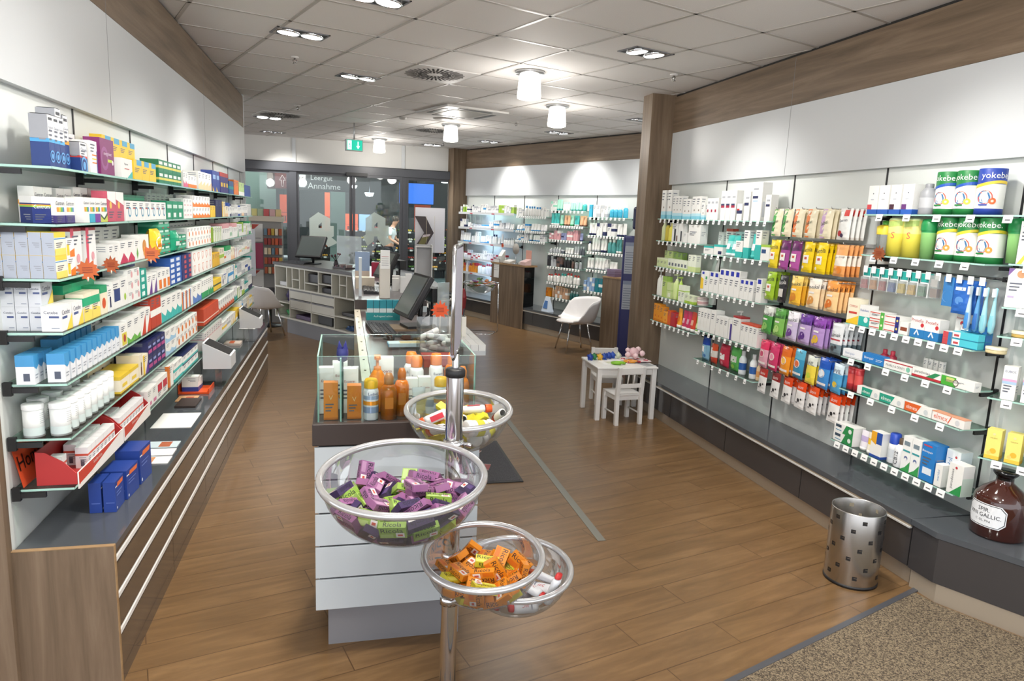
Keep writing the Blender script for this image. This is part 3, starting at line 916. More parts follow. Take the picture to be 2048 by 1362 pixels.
for (x0, y0, x1, y1, w) in ((-.16, .22, .0, .06, .055), (.12, .24, .0, .06, .055), (-.0, .05, -.0, -.22, .06), (-.14, -.05, .16, -.16, .055)):
    a, b = Vector((x0, y0)), Vector((x1, y1)); dd = (b - a).normalized(); q = Vector((-dd.y, dd.x))
    for ww, kk, zz in ((w + .008, '#b9a9a0', 0), (w, '#93302f', .0006)):
        o = q * ww
        m.add([(a.x - o.x, a.y - o.y, zz), (b.x - o.x, b.y - o.y, zz), (b.x + o.x, b.y + o.y, zz), (a.x + o.x, a.y + o.y, zz)], [(0, 1, 2, 3)], kk, T=T)
m.obj('red_sign', e)
m = MB(); a, b = Vector((-.10, 6.5)), Vector((.56, 3.775)); d = (b - a).normalized(); nn = Vector((-d.y, d.x)) * .024
m.prism([tuple(a - nn), tuple(b - nn), tuple(b + nn), tuple(a + nn)], 0, .002, '#77776f'); m.obj('floor_tape', None, label='straight grey tape strip stuck along the wooden floor', cat='tape')

# children's corner
def child_table():
    e = empty('child_table', (1.02, 6.53, 0), math.radians(12), 'small white wooden children table with toys and drawings on it', 'table')
    m = MB(); m.box(-.295, -.25, .482, .295, .25, .50, 'white_paint'); bevel(m.obj('tabletop', e), .005)
    m = MB(); m.box(-.265, -.225, .425, .265, -.205, .481, 'white_paint'); m.box(-.265, .205, .425, .265, .225, .481, 'white_paint'); m.box(-.27, -.2, .425, -.25, .2, .481, 'white_paint'); m.box(.25, -.2, .425, .27, .2, .481, 'white_paint'); m.obj('apron', e)
    for x in (-.265, .265):
        for y in (-.22, .22):
            m = MB(); m.box(x - .021, y - .021, 0, x + .021, y + .021, .481, 'white_paint'); bevel(m.obj('leg', e), .003)
    return e
child_table()
def child_chair(loc, rz, lb):
    e = empty('child_chair', loc, rz, lb, 'chair', "children's chairs")
    # faces +Y, the back at -Y
    m = MB(); m.box(-.135, -.12, .265, .135, .135, .282, 'white_paint'); bevel(m.obj('seat', e), .005)
    m = MB(); m.box(-.11, -.11, .225, .11, -.095, .264, 'white_paint'); m.box(-.11, .10, .225, .11, .115, .264, 'white_paint'); m.box(-.125, -.09, .225, -.11, .1, .264, 'white_paint'); m.box(.11, -.09, .225, .125, .1, .264, 'white_paint'); m.obj('apron', e)
    for x in (-.12, .12):
        m = MB(); m.box(x - .017, .093, 0, x + .017, .127, .264, 'white_paint'); m.obj('leg', e)
        m = MB(); m.prism([(-.15, 0), (-.115, 0), (-.105, .27), (-.14, .535), (-.165, .535), (-.14, .27)], x - .017, x + .017, 'white_paint', T=Matrix(((0, 0, 1, 0), (1, 0, 0, 0), (0, 1, 0, 0), (0, 0, 0, 1)))); bevel(m.obj('leg', e), .002)
        m = MB(); m.tube([(x, -.125, .10), (x, .105, .10)], .008, 'white_paint', 6); m.obj('stretcher', e)
    m = MB(); m.box(-.12, -.16, .47, .12, -.14, .53, 'white_paint'); bevel(m.obj('top_rail', e), .004)
    m = MB(); m.box(-.105, -.147, .345, .105, -.128, .38, 'white_paint'); m.obj('lower_rail', e)
    for x in (-.03, .03):
        m = MB(); m.tube([(x, -.138, .38), (x, -.15, .47)], .007, 'white_paint', 6); m.obj('spindle', e)
    return e
child_chair((1.03, 6.27, 0), math.radians(20), 'small white wooden child chair with its back to the entrance, at the table')
child_chair((.97, 6.93, 0), math.radians(187), 'small white wooden child chair at the far side of the toy table')
TZ = .5005
def on_table(x, y): 
    v = Matrix.Rotation(math.radians(12), 4, 'Z') @ Vector((x, y, 0))
    return (1.02 + v.x, 6.53 + v.y, TZ)
m = MB(); m.box(-.15, -.10, 0, .15, .10, .001, 'paper'); m.quad((-.1, -.05, .0012), (.0, -.05, .0012), (.0, .04, .0012), (-.1, .04, .0012), '#d9dcc0'); m.obj('drawing_paper', None, on_table(-.04, -.02), .3, label='white sheet of drawing paper on the children table', cat='paper')
m = MB(); m.box(-.06, -.08, 0, .06, .08, .001, '#cfd3d6'); [m.quad((-.05, -.07 + i * .025, .0012), (.05, -.07 + i * .025, .0012), (.05, -.06 + i * .025, .0012), (-.05, -.06 + i * .025, .0012), '#44464a') for i in range(6)]
m.obj('puzzle_sheet', None, on_table(.22, -.13), .5, label='black and white printed sheet at the table corner', cat='paper')
def bead_toy(loc, lb, cols):
    e = empty('bead_toy', loc, .4, lb, 'toy')
    for i, c in enumerate(cols):
        m = MB()
        m.lathe([(.001, -.028), (.02, -.02), (.028, 0), (.02, .02), (.001, .028)], c, 10, Matrix.Translation((i * .05 - .08, math.sin(i * 2) * .015, .029)))
        for q in range(5):
            a = q * 2 * PI / 5
            m.lathe([(.001, -.014), (.014, 0), (.001, .014)], c, 6, Matrix.Translation((i * .05 - .08 + .024 * math.cos(a), math.sin(i * 2) * .015 + .014 * math.sin(a), .029 + .024 * math.sin(a))))
        m.obj('bead', e)
bead_toy(on_table(-.18, .1), 'chain of blue, green and yellow toy beads on the table edge', ['#1d3f9a', '#2a7a4a', '#d8a83a', '#23489f'])
bead_toy(on_table(.03, .17), 'blue toy bead ball with a white and green bead beside it', ['#2447a0', '#274fae', '#cfd8c0'])
m = MB(); m.tube([(.06 * math.cos(a * .5), .035 * math.sin(a * .5), .015) for a in range(11)], .012, '#7cb52a', 7); m.tube([(-.06, -.01, .016), (0, .0, .02), (.05, -.01, .016)], .010, '#8cc63a', 7)
m.obj('toy_snake', None, on_table(-.05, -.12), 0, label='light green curved toy on the white drawing paper', cat='toy')
m = MB(); m.tube([(.06 * math.cos(a * .6), .04 * math.sin(a * .6), .014) for a in range(10)], .009, '#e0962a', 7, closed=False); m.obj('toy_ring', None, on_table(.10, -.04), 0, label='orange ring toy beside the drawing paper', cat='toy')
e = empty('comfort_toy', on_table(.17, .08), .3, 'pink and white soft comforter toy with spotted cloth on the children table', 'toy')
m = MB(); m.lathe([(.001, -.05), (.04, -.035), (.055, 0), (.04, .035), (.001, .05)], '#dcb7bd', 12, Matrix.Translation((0, 0, .075)))
for x, y, z, r in ((-.06, 0, .10, .025), (.06, .02, .10, .03), (.08, -.03, .07, .03), (-.07, -.03, .06, .03), (0, -.05, .05, .03)):
    m.lathe([(.001, -r), (r * .7, -r * .6), (r, 0), (r * .7, r * .6), (.001, r)], '#e3c6ca', 9, Matrix.Translation((x, y, z)))
m.obj('body', e)
m = MB(); m.lathe([(.001, -.02), (.02, 0), (.001, .02)], '#4a3434', 8, Matrix.Translation((-.045, .01, .125))); m.obj('ear', e)
m = MB()
N = 9
vs = [((i / (N - 1) - .5) * .26, (j / (N - 1) - .5) * .2 - .06, .006 + .012 * abs(math.sin(i * 1.7) * math.cos(j * 1.3))) for j in range(N) for i in range(N)]
m.add(vs, [(j * N + i, j * N + i + 1, (j + 1) * N + i + 1, (j + 1) * N + i) for j in range(N - 1) for i in range(N - 1)], '#ecd9db', True)
for q in range(16): x, y = ((q * 37) % 23 / 23 - .5) * .24, ((q * 53) % 19 / 19 - .5) * .18 - .06; m.box(x - .005, y - .005, .0, x + .005, y + .005, .021, '#b8505a')
m.obj('cloth', e)

# bin, brown bottle
def waste_bin():
    e = empty('waste_bin', (1.83, 3.45, 0), .2, 'brushed steel waste bin with small square holes, standing by the bench', 'bin')
    m = MB(); m.lathe([(.128, .012), (.13, .02), (.13, .395), (.128, .4), (.126, .395), (.126, .02)], 'steel', 40); m.obj('shell', e)
    m = MB(); m.lathe([(.001, .004), (.126, .004), (.132, 0), (.132, .014), (.127, .016)], 'black', 40); m.obj('base_ring', e)
    m = MB()
    for row in range(7):
        for c in range(6):
            a = c * 2 * PI / 6 + row * .37
            T = Matrix.Rotation(a, 4, 'Z') @ Matrix.Translation((.1306, 0, .06 + row * .05))
            m.quad((0, -.011, -.010), (0, .011, -.010), (0, .011, .010), (0, -.011, .010), 'black', T=T)
            m.quad((.0006, -.004, .002), (.0006, .011, .002), (.0006, .011, .004), (.0006, -.004, .004), 'steel', T=T)
            T2 = Matrix.Rotation(a, 4, 'Z') @ Matrix.Translation((.1254, 0, .06 + row * .05))
            m.quad((0, .011, -.010), (0, -.011, -.010), (0, -.011, .010), (0, .011, .010), '#9a917d', T=T2)
    m.obj('hole', e)
waste_bin()
def brown_bottle():
    e = empty('apothecary_bottle', FE.p(.15, .2, .36), FE.rz - .35, 'big brown glass apothecary bottle with a white label on the bench', 'bottle')
    R = .118
    m = MB(); m.lathe([(.001, .002), (R - .01, 0), (R, .012), (R, .18), (R - .006, .203), (R - .03, .232), (.05, .262), (.038, .273), (.035, .305), (.036, .31), (.001, .31)], 'amber', 40); m.obj('body', e)
    m = MB(); m.lathe([(.036, .295), (.05, .310), (.054, .317), (.053, .328), (.001, .33)], 'black_gloss', 28); m.lathe([(.037, .268), (.037, .303)], 'black_gloss', 28); m.obj('stopper', e)
    def wrap(x, z, r=R + .0014): return (r * math.sin(x / R), -r * math.cos(x / R), z)
    m = MB()
    def plate(w, h, c, k, dr):
        zc = .118
        N = 16
        def half(x):
            ax = abs(x)
            return h if ax < w - c else h - (ax - (w - c))
        lo = [wrap(-w + 2 * w * i / N, zc - half(-w + 2 * w * i / N), R + dr) for i in range(N + 1)]
        hi = [wrap(-w + 2 * w * i / N, zc + half(-w + 2 * w * i / N), R + dr) for i in range(N + 1)]
        m.add(lo + hi, [(i, i + 1, N + 2 + i, N + 1 + i) for i in range(N)], k)
    plate(.098, .058, .025, '#e8ebee', .0006); plate(.094, .054, .024, '#22242c', .0010); plate(.091, .051, .023, '#e8ebee', .0014)
    fn = lambda x, z: wrap(x, z, R + .0020)
    m.text('SPIR.', 0, .146, .07, .020, '#1a1b22', fn=fn); m.text('VINI GALLIC.', 0, .118, .155, .021, '#1a1b22', fn=fn); m.text('C. OL. PINI', 0, .091, .07, .012, '#1a1b22', fn=fn)
    m.obj('label', e)
brown_bottle()

# ------------------------------------------------------------------ display counter with slatted front, glass case
T_ = FC
e = empty('display_counter', FC.p(0, 0), FC.rz, 'white slatted display counter with a dark top at the entrance', 'counter')
m = MB(); m.box(.035, .07, 0, .585, .62, .20, 'base_grey'); m.obj('base', e)
m = MB(); m.box(.0, .022, .2, .63, .66, .895, 'slat_white'); m.box(.004, .012, .204, .626, .021, .89, 'dark_gap'); m.obj('body', e)
for k in range(5):
    m = MB(); z0 = .2 + k * .1395; m.box(-.012, 0, z0, .642, .0115, z0 + .132, 'slat_white'); bevel(m.obj('slat', e), .0015)
m = MB(); m.box(-.02, -.004, .897, .645, .7, .985, 'brown_slab'); bevel(m.obj('top_slab', e), .003)
for x in (.1, .52):
    m = MB(); m.tube([(x, .10, -.0), (x, .10, .012)], .015, 'steel', 10); m.obj('foot', e)
e = empty('glass_case', FC.p(0, -.02, .986), FC.rz, 'open glass display case of sunscreen on the slatted counter', 'display case')
def pane(x0, y0, x1, y1, h=.262, z=0):
    m = MB(); m.box(x0, y0, z, x1, y1, h, 'case_glass')
    q = .0004
    m.quad((x0, y0, h + q), (x1, y0, h + q), (x1, y1, h + q), (x0, y1, h + q), 'glass_edge')
    for (xa, ya, xb, yb) in (((x0 - q, y0, x0 - q, y1), (x1 + q, y0, x1 + q, y1)) if x1 - x0 > y1 - y0 else ((x0, y0 - q, x1, y0 - q), (x0, y1 + q, x1, y1 + q))):
        m.quad((xa, ya, z), (xb, yb, z), (xb, yb, h), (xa, ya, h), 'glass_edge')
    m.obj('glass_pane', e)
pane(0, 0, .62, .006); pane(0, .5, .62, .506); pane(0, .0065, .006, .4995); pane(.614, .0065, .62, .4995)
pane(.085, .007, .091, .11, .25)
e = empty('tulip_decoration', FC.p(.095, -.075, .986), FC.rz, 'blue paper tulip on a dark stick standing in the glass case', 'decoration')
m = MB(); m.tube([(0, 0, 0), (0, 0, .23)], .004, '#2c4a42', 6); m.obj('stem', e)
m = MB(); m.lathe([(.004, .228), (.018, .235), (.024, .26), (.021, .285)], '#2f3272', 12)
for k in range(6): T = Matrix.Rotation(k * PI / 3, 4, 'Z'); m.add([(.020, -.010, .284), (.020, .010, .284), (.026, 0, .312)], [(0, 1, 2)], '#34387f', T=T)
m.obj('blossom', e)

# ------------------------------------------------------------------ cash counters
e = empty('cash_counter', FC.p(0, 0), FC.rz, 'white cash counter with a dark worktop behind the glass case', 'counter')
m = MB(); m.box(.26, .72, .06, .60, 3.3, .925, 'pale_carcass'); m.box(.601, 1.6, .06, .80, 3.3, .925, 'pale_carcass'); m.obj('body', e)
m = MB(); m.box(.3, .75, 0, .58, 3.25, .058, 'base_grey'); m.obj('plinth', e)
m = MB(); m.prism([(.235, .71), (.63, .71), (.64, 1.5), (.84, 1.62), (.84, 3.345), (.235, 3.345)], .927, .97, 'worktop'); bevel(m.obj('worktop', e), .003)
m = MB(); m.box(.185, .71, .06, .232, 3.345, .985, '#cfc8b8'); m.obj('side_panel', e)
m = MB()
for k in range(9): m.tube([(.208, .95 + k * .28, .985), (.208, .95 + k * .28, .9875)], .006, 'dark_gap', 8)
m.obj('hole', e)
e = empty('cash_counter', FC.p(0, 0), FC.rz, 'higher cash counter with a grey worktop, second from the entrance', 'counter')
m = MB(); m.box(.24, 3.36, .06, .76, 6.3, 1.0, 'pale_carcass'); m.obj('body', e)
m = MB(); m.box(.19, 3.352, .985, .8, 3.358, 1.067, 'brown_slab'); m.obj('fascia', e)
m = MB(); m.prism([(.19, 3.36), (.80, 3.36), (.80, 4.3), (1.1, 4.6), (1.1, 6.35), (.19, 6.35)], 1.002, 1.067, '#68666a/0.4'); bevel(m.obj('worktop', e), .003)
m = MB(); m.box(.3, 3.4, 0, .7, 6.25, .058, 'base_grey'); m.obj('plinth', e)
def keyboard(F, ex, t, z, rot, lb, w=.46, d=.17):
    p = F.p(ex, -t, z)
    e = empty('keyboard', p, F.rz + rot, lb, 'keyboard')
    m = MB(); m.prism([(-d / 2, 0), (d / 2, 0), (d / 2, .032), (-d / 2, .014)], -w / 2, w / 2, 'black', T=Matrix(((0, 0, 1, 0), (1, 0, 0, 0), (0, 1, 0, 0), (0, 0, 0, 1)))); m.obj('base', e)
    m = MB()
    for r in range(5):
        for c in range(15):
            x, y = -w / 2 + .02 + c * (w - .04) / 14.4, -d / 2 + .02 + r * (d - .04) / 4.4
            zz = .014 + (y + d / 2) / d * .018
            m.box(x, y, zz, x + .021, y + .022, zz + .007, '#3c3c40')
    m.obj('keys', e)
    return e
keyboard(FC, .36, 2.3, .97, PI / 2 + .08, 'black keyboard on the cash counter, before the tilted screen', w=.52)
def monitor(p, rz, lb, w=.36, h=.30, tilt=.5, th=.06, leg=.08, head=False):
    e = empty('monitor', p, rz, lb, 'monitor')
    # faces -Y
    T = Matrix.Translation((0, 0, leg + h * .42)) @ Matrix.Rotation(-tilt, 4, 'X')
    m = MB(); m.box(-w / 2, -.012, -h / 2, w / 2, th * .5, h / 2, 'black', T=T); m.box(-w * .35, th * .5, -h * .35, w * .35, th, h * .3, 'black', T=T); bevel(m.obj('housing', e), .006)
    m = MB(); m.quad((-w / 2 + .02, -.0126, -h / 2 + .025), (w / 2 - .02, -.0126, -h / 2 + .025), (w / 2 - .02, -.0126, h / 2 - .02), (-w / 2 + .02, -.0126, h / 2 - .02), '#59605f/0.15', T=T); m.obj('screen', e)
    m = MB(); m.box(-.1, -.06, 0, .1, .12, .016, 'black'); m.tube([(0, .06, .016), (0, .07, leg + h * .3)], .018, 'black', 8); m.obj('stand', e)
    if head:
        m = MB(); m.box(-.10, .12, h * .55, .10, .19, h * .85, 'black'); m.tube([(0, .15, .0), (0, .155, h * .6)], .012, 'black', 8); bevel(m.obj('customer_display', e), .008)
        m = MB()
        for k in range(3): m.tube([(.02 * k - .03, .05, .09), (.02 * k - .02, .09, .05 + .01 * k), (.02 * k, .12, .09), (.02 * k, .12, .14)], .004, 'black', 5)
        m.obj('cable', e)
    return e
monitor(FC.p(.585, -2.42, .985), FC.rz - PI / 2 + .22, 'tilted black cash screen on the counter behind the glass case', w=.36, h=.34, tilt=.52, leg=.09, head=True)
m = MB(); m.box(-.16, -.12, 0, .16, .12, .014, '#7a6852'); m.obj('monitor_board', None, FC.p(.585, -2.42, .970), FC.rz, label='flat brown board under the tilted cash screen', cat='board')
m = MB(); m.box(-.05, -.05, 0, .05, .05, .0005, 'black')
e = empty('computer_mouse', FC.p(.39, -1.98, .97), FC.rz + .4, 'glossy dark computer mouse on the cash counter beside the keyboard', 'mouse')
m = MB(); m.lathe([(.036, 0), (.036, .012), (.028, .026), (.012, .033), (.001, .034)], 'black_gloss', 18, Matrix.Diagonal((1, 1.6, 1, 1))); m.obj('shell', e)
m = MB(); m.box(-.003, .02, .026, .003, .045, .033, '#a5865a'); m.obj('wheel', e)
e = empty('card_terminal', FC.p(.56, -2.02, .97), FC.rz + .2, 'low black card terminal between mouse and orange star', 'card reader')
m = MB(); m.box(-.09, -.07, 0, .09, .07, .035, 'black'); bevel(m.obj('body', e), .008)
m = MB(); m.box(-.06, -.05, .035, .06, .02, .037, '#3a3c40'); m.obj('keypad', e)
e = empty('leaflet_pad', FC.p(.50, -1.66, .985), FC.rz + .05, 'stack of pale blue tissue packs lying behind the glass case', 'packs')
m = MB(); m.box(-.13, -.05, 0, .13, .05, .022, '#cfe4ec'); m.quad((-.06, -.04, .0225), (.10, -.04, .0225), (.10, .04, .0225), (-.06, .04, .0225), '#d9c9a0'); m.box(-.135, -.045, .0, -.13, .045, .02, '#7fb6d4'); m.obj('pack', e)
e = empty('acrylic_box', FC.p(.64, -1.42, .97), FC.rz, 'clear acrylic bin of white tube samples behind the glass case', 'container')
for (x0, y0, x1, y1, h) in ((-.11, -.10, .11, -.096, .10), (-.11, .096, .11, .10, .22), (-.11, -.095, -.106, .095, .20), (.106, -.095, .11, .095, .12), (-.105, -.095, .105, .095, .004)):
    m = MB(); m.box(x0, y0, 0 if h > .01 else 0, x1, y1, h, 'clear_plastic'); m.obj('wall_pane', e)
rs = random.Random(3)
TUBE_ME = None
for k in range(16):
    if TUBE_ME is None:
        m = MB(); m.lathe([(.001, -.065), (.012, -.065), (.015, -.055), (.015, .06), (.012, .065), (.001, .065)], '#e6e6e2', 10); m.lathe([(.0153, -.02), (.0153, .025)], '#b9bcc0', 10); TUBE_ME = m.mesh('sample_tube')
    o = bpy.data.objects.new('sample_tube', TUBE_ME)
    p = Vector((rs.uniform(-.05, .05), rs.uniform(-.05, .05), .018 + .0075 * k))
    w = FC.T() @ Vector((.64, 1.42, .97)) + Matrix.Rotation(FC.rz, 4, 'Z') @ p
    link(o, None, w, label='%s white sample tube from the bottom of the clear acrylic bin' % ORD[k], cat='sample tube', group='sample tubes in the acrylic bin')
    o.rotation_euler = (PI / 2 + rs.uniform(-.4, .4), rs.uniform(-.3, .3), rs.uniform(0, 6.28))
def star_tag(name, loc, rz, lb, R=.055, k='#e0531c', stick=.0, lean=0.0):
    e = empty(name, loc, rz, lb, 'price star', 'orange price stars')
    m = MB(); pts = []
    for i in range(24):
        r = R * ((1, .68)[i % 2]) * (1 + .12 * math.sin(i * 2.3))
        pts.append((r * math.cos(i * PI / 12), r * math.sin(i * PI / 12)))
    T = Matrix.Rotation(lean, 4, 'X') @ Matrix(((1, 0, 0, 0), (0, 0, -1, 0), (0, 1, 0, R + stick), (0, 0, 0, 1)))
    m.prism(pts, -.001, .001, k, T=T)
    for q in range(3): m.box(-R * .4, -.0022, R * (.8 + q * .2) + stick, R * .4, -.0016, R * (.86 + q * .2) + stick, '#7a2a10', T=Matrix.Rotation(lean, 4, 'X'))
    m.obj('star', e)
    m = MB(); m.tube([(0, 0, 0), (0, 0, stick + R * .4)], .003, '#d8d0c0', 5); m.obj('clip', e)
    return e
star_tag('price_star', FC.p(.73, -1.95, .97), FC.rz, 'orange star sign on a stick beside the cash screen', R=.062, stick=.14)
e = empty('pen_holder', FC.p(.86, -2.05, .97), FC.rz, 'white pen holder with an orange figure on the cash counter', 'pen holder')
m = MB(); m.box(-.06, -.04, 0, .06, .04, .15, '#d9d6cc'); m.box(-.055, -.035, .15, .055, .035, .152, 'black'); m.obj('cup', e)
for x, k in ((-.03, '#33353a'), (.0, '#b8662a'), (.02, '#c8c2b0'), (.04, '#33353a')):
    m = MB(); m.tube([(x, 0, .1), (x * 1.3, .01, .20)], .005, k, 6); m.obj('pen', e)
m = MB(); m.lathe([(.001, -.018), (.018, 0), (.001, .018)], '#d8561e', 10, Matrix.Translation((-.005, -.02, .215))); m.tube([(-.005, -.02, .15), (-.005, -.02, .20)], .007, '#d8561e', 6); m.obj('figure', e)
m = MB(); m.box(-.05, -.003, 0, .05, .003, .36, 'plexi'); m.box(-.05, -.03, 0, .05, .03, .004, 'plexi'); m.obj('plexiglass_stand', None, FC.p(.79, -2.25, .9705), FC.rz + .5, label='hazy upright acrylic leaflet stand at the customer side of the cash counter', cat='stand')
m = MB(); m.box(-.09, -.1, 0, .09, .1, .045, '#b23a2e'); m.obj('red_case', None, FC.p(.62, -1.18, .97), FC.rz, label='flat red case on the counter behind the acrylic bin', cat='case')
# white boxes on the shelf at the customer side
e = glass_shelf(Frame(FC.p(.842, -2.6)[:2], (FC.d.y, -FC.d.x)), 0.0, .92, .905, 'short glass shelf fixed to the customer side of the cash counter', depth=.17, brackets=(True, True), grp='counter shelf')
BOXW = None
for r in range(4):
    for c in range(3):
        if BOXW is None:
            m = MB(); m.box(-.024, -.10, 0, .024, .10, .07, '#d9dbda'); m.quad((-.025, -.101, .0), (.025, -.101, .0), (.025, -.101, .03), (-.025, -.101, .03), '#b7bcc0'); BOXW = m.mesh('product_box')
        o = bpy.data.objects.new('product_box', BOXW)
        link(o, None, FC.p(.875 + c * .05, -(1.80 + r * .21), .91), FC.rz, label='white carton on the counter side shelf, %s row, %s from the counter' % (ORD[r], ORD[c]), cat='box', group='white cartons on the counter side shelf')
# teal dispenser
e = empty('display_tray', FC.p(.40, -2.90, .97), FC.rz, 'turquoise display tray at the far end of the first cash counter', 'tray')
m = MB(); m.box(-.13, -.07, 0, .13, -.066, .06, '#1f8f92'); m.box(-.13, -.066, 0, .13, .07, .012, '#1f8f92'); m.box(-.13, -.066, 0, -.126, .07, .05, '#1f8f92'); m.box(.126, -.066, 0, .13, .07, .05, '#1f8f92'); m.text('Aufregend schön', 0, .03, .16, .02, '#d8efee', y=-.0705); m.obj('tray', e)
for c in range(5):
    m = MB(); m.box(-.023, -.025, .0, .023, .025, .14, '#dfe5e4'); m.box(-.0235, -.0255, .075, .0235, .0255, .1405, '#2590a0')
    o = m.obj('product_box', None, FC.p(.40 - .10 + c * .05, -2.90, .983), FC.rz, label='%s turquoise and white carton in the turquoise tray' % ORD[c], cat='box', group='turquoise cartons in the tray')
# on the second counter
Z2 = 1.0675
e = empty('dispenser', FC.p(.445, -3.50, Z2), FC.rz, 'tall white dispenser column with a notice on the second cash counter', 'dispenser')
m = MB(); m.box(-.045, -.06, 0, .045, .06, .30, '#d9d4ca'); bevel(m.obj('column', e), .006)
m = MB(); m.box(-.04, -.066, .26, .04, -.061, .42, 'paper'); [m.quad((-.03, -.067, .29 + i * .018), (.03, -.067, .29 + i * .018), (.03, -.067, .294 + i * .018), (-.03, -.067, .294 + i * .018), '#b04a3c' if i > 3 else '#9a9a98') for i in range(5)]; m.obj('notice', e)
keyboard(FC, .36, 4.0, Z2, PI / 2, 'black keyboard on the second cash counter')
monitor(FC.p(.52, -4.7, Z2), FC.rz - PI / 2 + .3, 'black cash screen on the second counter behind the white column', w=.34, h=.30, tilt=.5, leg=.08, head=True)
def carton(n, p, rz, w, d, h, k, lb, cat='box', name='box', tx=None, **kw):
    m = MB(); m.box(-w / 2, -d / 2, 0, w / 2, d / 2, h, k)
    if tx: m.text(tx[0], 0, h * tx[1], w * .8, h * .3, tx[2], y=-d / 2 - .0006)
    if kw.get('band'): b = kw['band']; m.box(-w / 2 - .0004, -d / 2 - .0004, h * b[0], w / 2 + .0004, d / 2 + .0004, h * b[1], b[2])
    return m.obj(name, None, p, rz, label=lb, cat=cat)
carton(1, FC.p(.30, -5.3, Z2), FC.rz, .16, .02, .30, '#8fa5c4', 'upright pale blue advertising card on the second counter', 'card', 'display_card', band=(0, .3, '#c9b8a8'))
carton(1, FC.p(.47, -5.6, Z2), FC.rz, .12, .05, .17, '#b01c44', 'crimson box near the advertising card on the second counter')
carton(1, FC.p(.30, -4.3, Z2), FC.rz, .18, .12, .11, '#d6c9b4', 'stack of beige leaflets at the rim of the second counter', 'leaflets', 'leaflet_stack')
carton(1, FC.p(.24, -3.62, Z2), FC.rz, .025, .05, .34, '#c8d0d4', 'narrow pale upright card at the rim of the second counter', 'card', 'display_card')
for k, (ex, t, w, h) in enumerate([(.60, 4.3, .07, .13), (.68, 4.35, .05, .09), (.70, 4.05, .06, .17), (.755, 4.2, .05, .10), (.64, 3.95, .05, .15), (.58, 4.1, .06, .12)]):
    carton(1, FC.p(ex, -t, Z2), FC.rz, w, w, h, '#e4e4e2', '%s white medicine carton in the group on the second counter' % ORD[k], group=1)
e = empty('brochure_stand', FC.p(.92, -4.75, Z2), FC.rz, 'grey upright brochure stand with white frame on the second counter', 'stand')
m = MB(); m.box(-.09, -.03, 0, -.08, .10, .40, '#d9d9d7'); m.box(.08, -.03, 0, .09, .10, .42, '#d9d9d7'); m.box(-.08, .09, 0, .08, .10, .42, '#a9a9aa'); m.box(-.08, -.03, .395, .08, .09, .40, '#d9d9d7'); m.obj('frame', e)
e = empty('sweets_dispenser', FC.p(1.0, -5.6, Z2), FC.rz, 'rack of orange brown sticks behind the brochure stand', 'dispenser')
for k in range(4):
    m = MB(); m.tube([(k * .035 - .06, 0, 0), (k * .035 - .06, 0, .26)], .015, '#9a3a1c', 8); m.obj('stick', e)
m = MB(); m.tube([(-.09, 0, .27), (.07, 0, .27)], .006, 'chrome', 6); m.box(-.09, -.03, -.0, .08, .03, .004, 'chrome'); m.obj('rack', e)
carton(1, FC.p(.75, -3.325, .9705), FC.rz, .1, .02, .05, '#c8d4d8', 'small pale card leaning on the brown fascia', 'card', 'display_card')
# far snack bowl on a pole
def pole_bowl(p, h, r, lb):
    e = empty('bowl_stand', (p[0], p[1], 0), 0, lb, 'bowl stand')
    m = MB(); m.tube([(0, 0, .02), (0, 0, h)], .018, 'steel', 10); m.lathe([(.001, .02), (.16, .015), (.17, 0)], 'steel', 20); m.obj('pole', e)
    m = MB(); m.lathe([(r * math.sin(a), h - r * .95 * math.cos(a)) for a in [i * PI / 2 / 8 for i in range(1, 9)]], 'clear_plastic', 24, Matrix.Translation((r + .02, -.06, 0))); m.obj('bowl', e)
    m = MB(); m.tube([(r + .02 + r * math.cos(a * PI / 12), -.06 + r * math.sin(a * PI / 12), h) for a in range(24)], .008, 'bowl_rim', 6, closed=True); m.obj('rim', e)
    rs = random.Random(9)
    for k in range(22):
        m = MB(); a, q = rs.uniform(0, 6.28), rs.uniform(0, .6) * r
        m.box(-.025, -.015, -.008, .025, .015, .008, rs.choice(['#c9b98a', '#8a8f98', '#d9d6cc', '#5a6470', '#b8862a']))
        o = m.obj('sweet_pack', None, (p[0] + r + .02 + q * math.cos(a), p[1] - .06 + q * math.sin(a), h - r * .62 + .0045 * k + q * .3), label='%s wrapped sweet pack in the small bowl beyond the cash screen' % ORD[k], cat='sweet', group='packs in the far bowl')
        o.rotation_euler = (rs.uniform(-.5, .5), rs.uniform(-.5, .5), a)
pole_bowl(FC.p(.87, -3.95)[:2], 1.02, .11, 'small clear bowl on a steel pole beyond the cash screen')

# ------------------------------------------------------------------ open-shelved cash desk
FD = Frame((-3.58, 10.48), (.7302, -.6832))
e = empty('cash_desk', FD.p(0, 0), FD.rz, 'cash desk with open pale shelves and drawers, facing the medicine wall', 'desk')
Ld, D, zb, zt = 2.09, .5, .21, .985
def DB(x0, z0, x1, z1, nm, k='pale_carcass', y0=0.0, y1=D):
    m = MB(); m.box(x0, y0, z0, x1, y1, z1, k); return m.obj(nm, e)
m = MB(); m.box(.3, .03, 0, Ld + .3, .45, zb - .002, 'base_grey'); m.obj('base', e)
m = MB(); m.box(-.02, -.02, zt + .002, Ld + .12, D + .35, 1.03, 'brown_slab'); bevel(m.obj('worktop', e), .003)
DB(0, zb, Ld, zb + .022, 'bottom_board'); DB(0, zt - .022, Ld, zt, 'top_board'); DB(0, zb + .023, .02, zt - .023, 'side_panel'); DB(Ld - .02, zb + .023, Ld, zt - .023, 'side_panel')
DB(.021, zb + .023, Ld - .021, zt - .023, 'rear_board', y0=D - .012, y1=D)
zm = .66
DB(.021, zm, Ld - .021, zm + .022, 'middle_board', y1=D - .013)
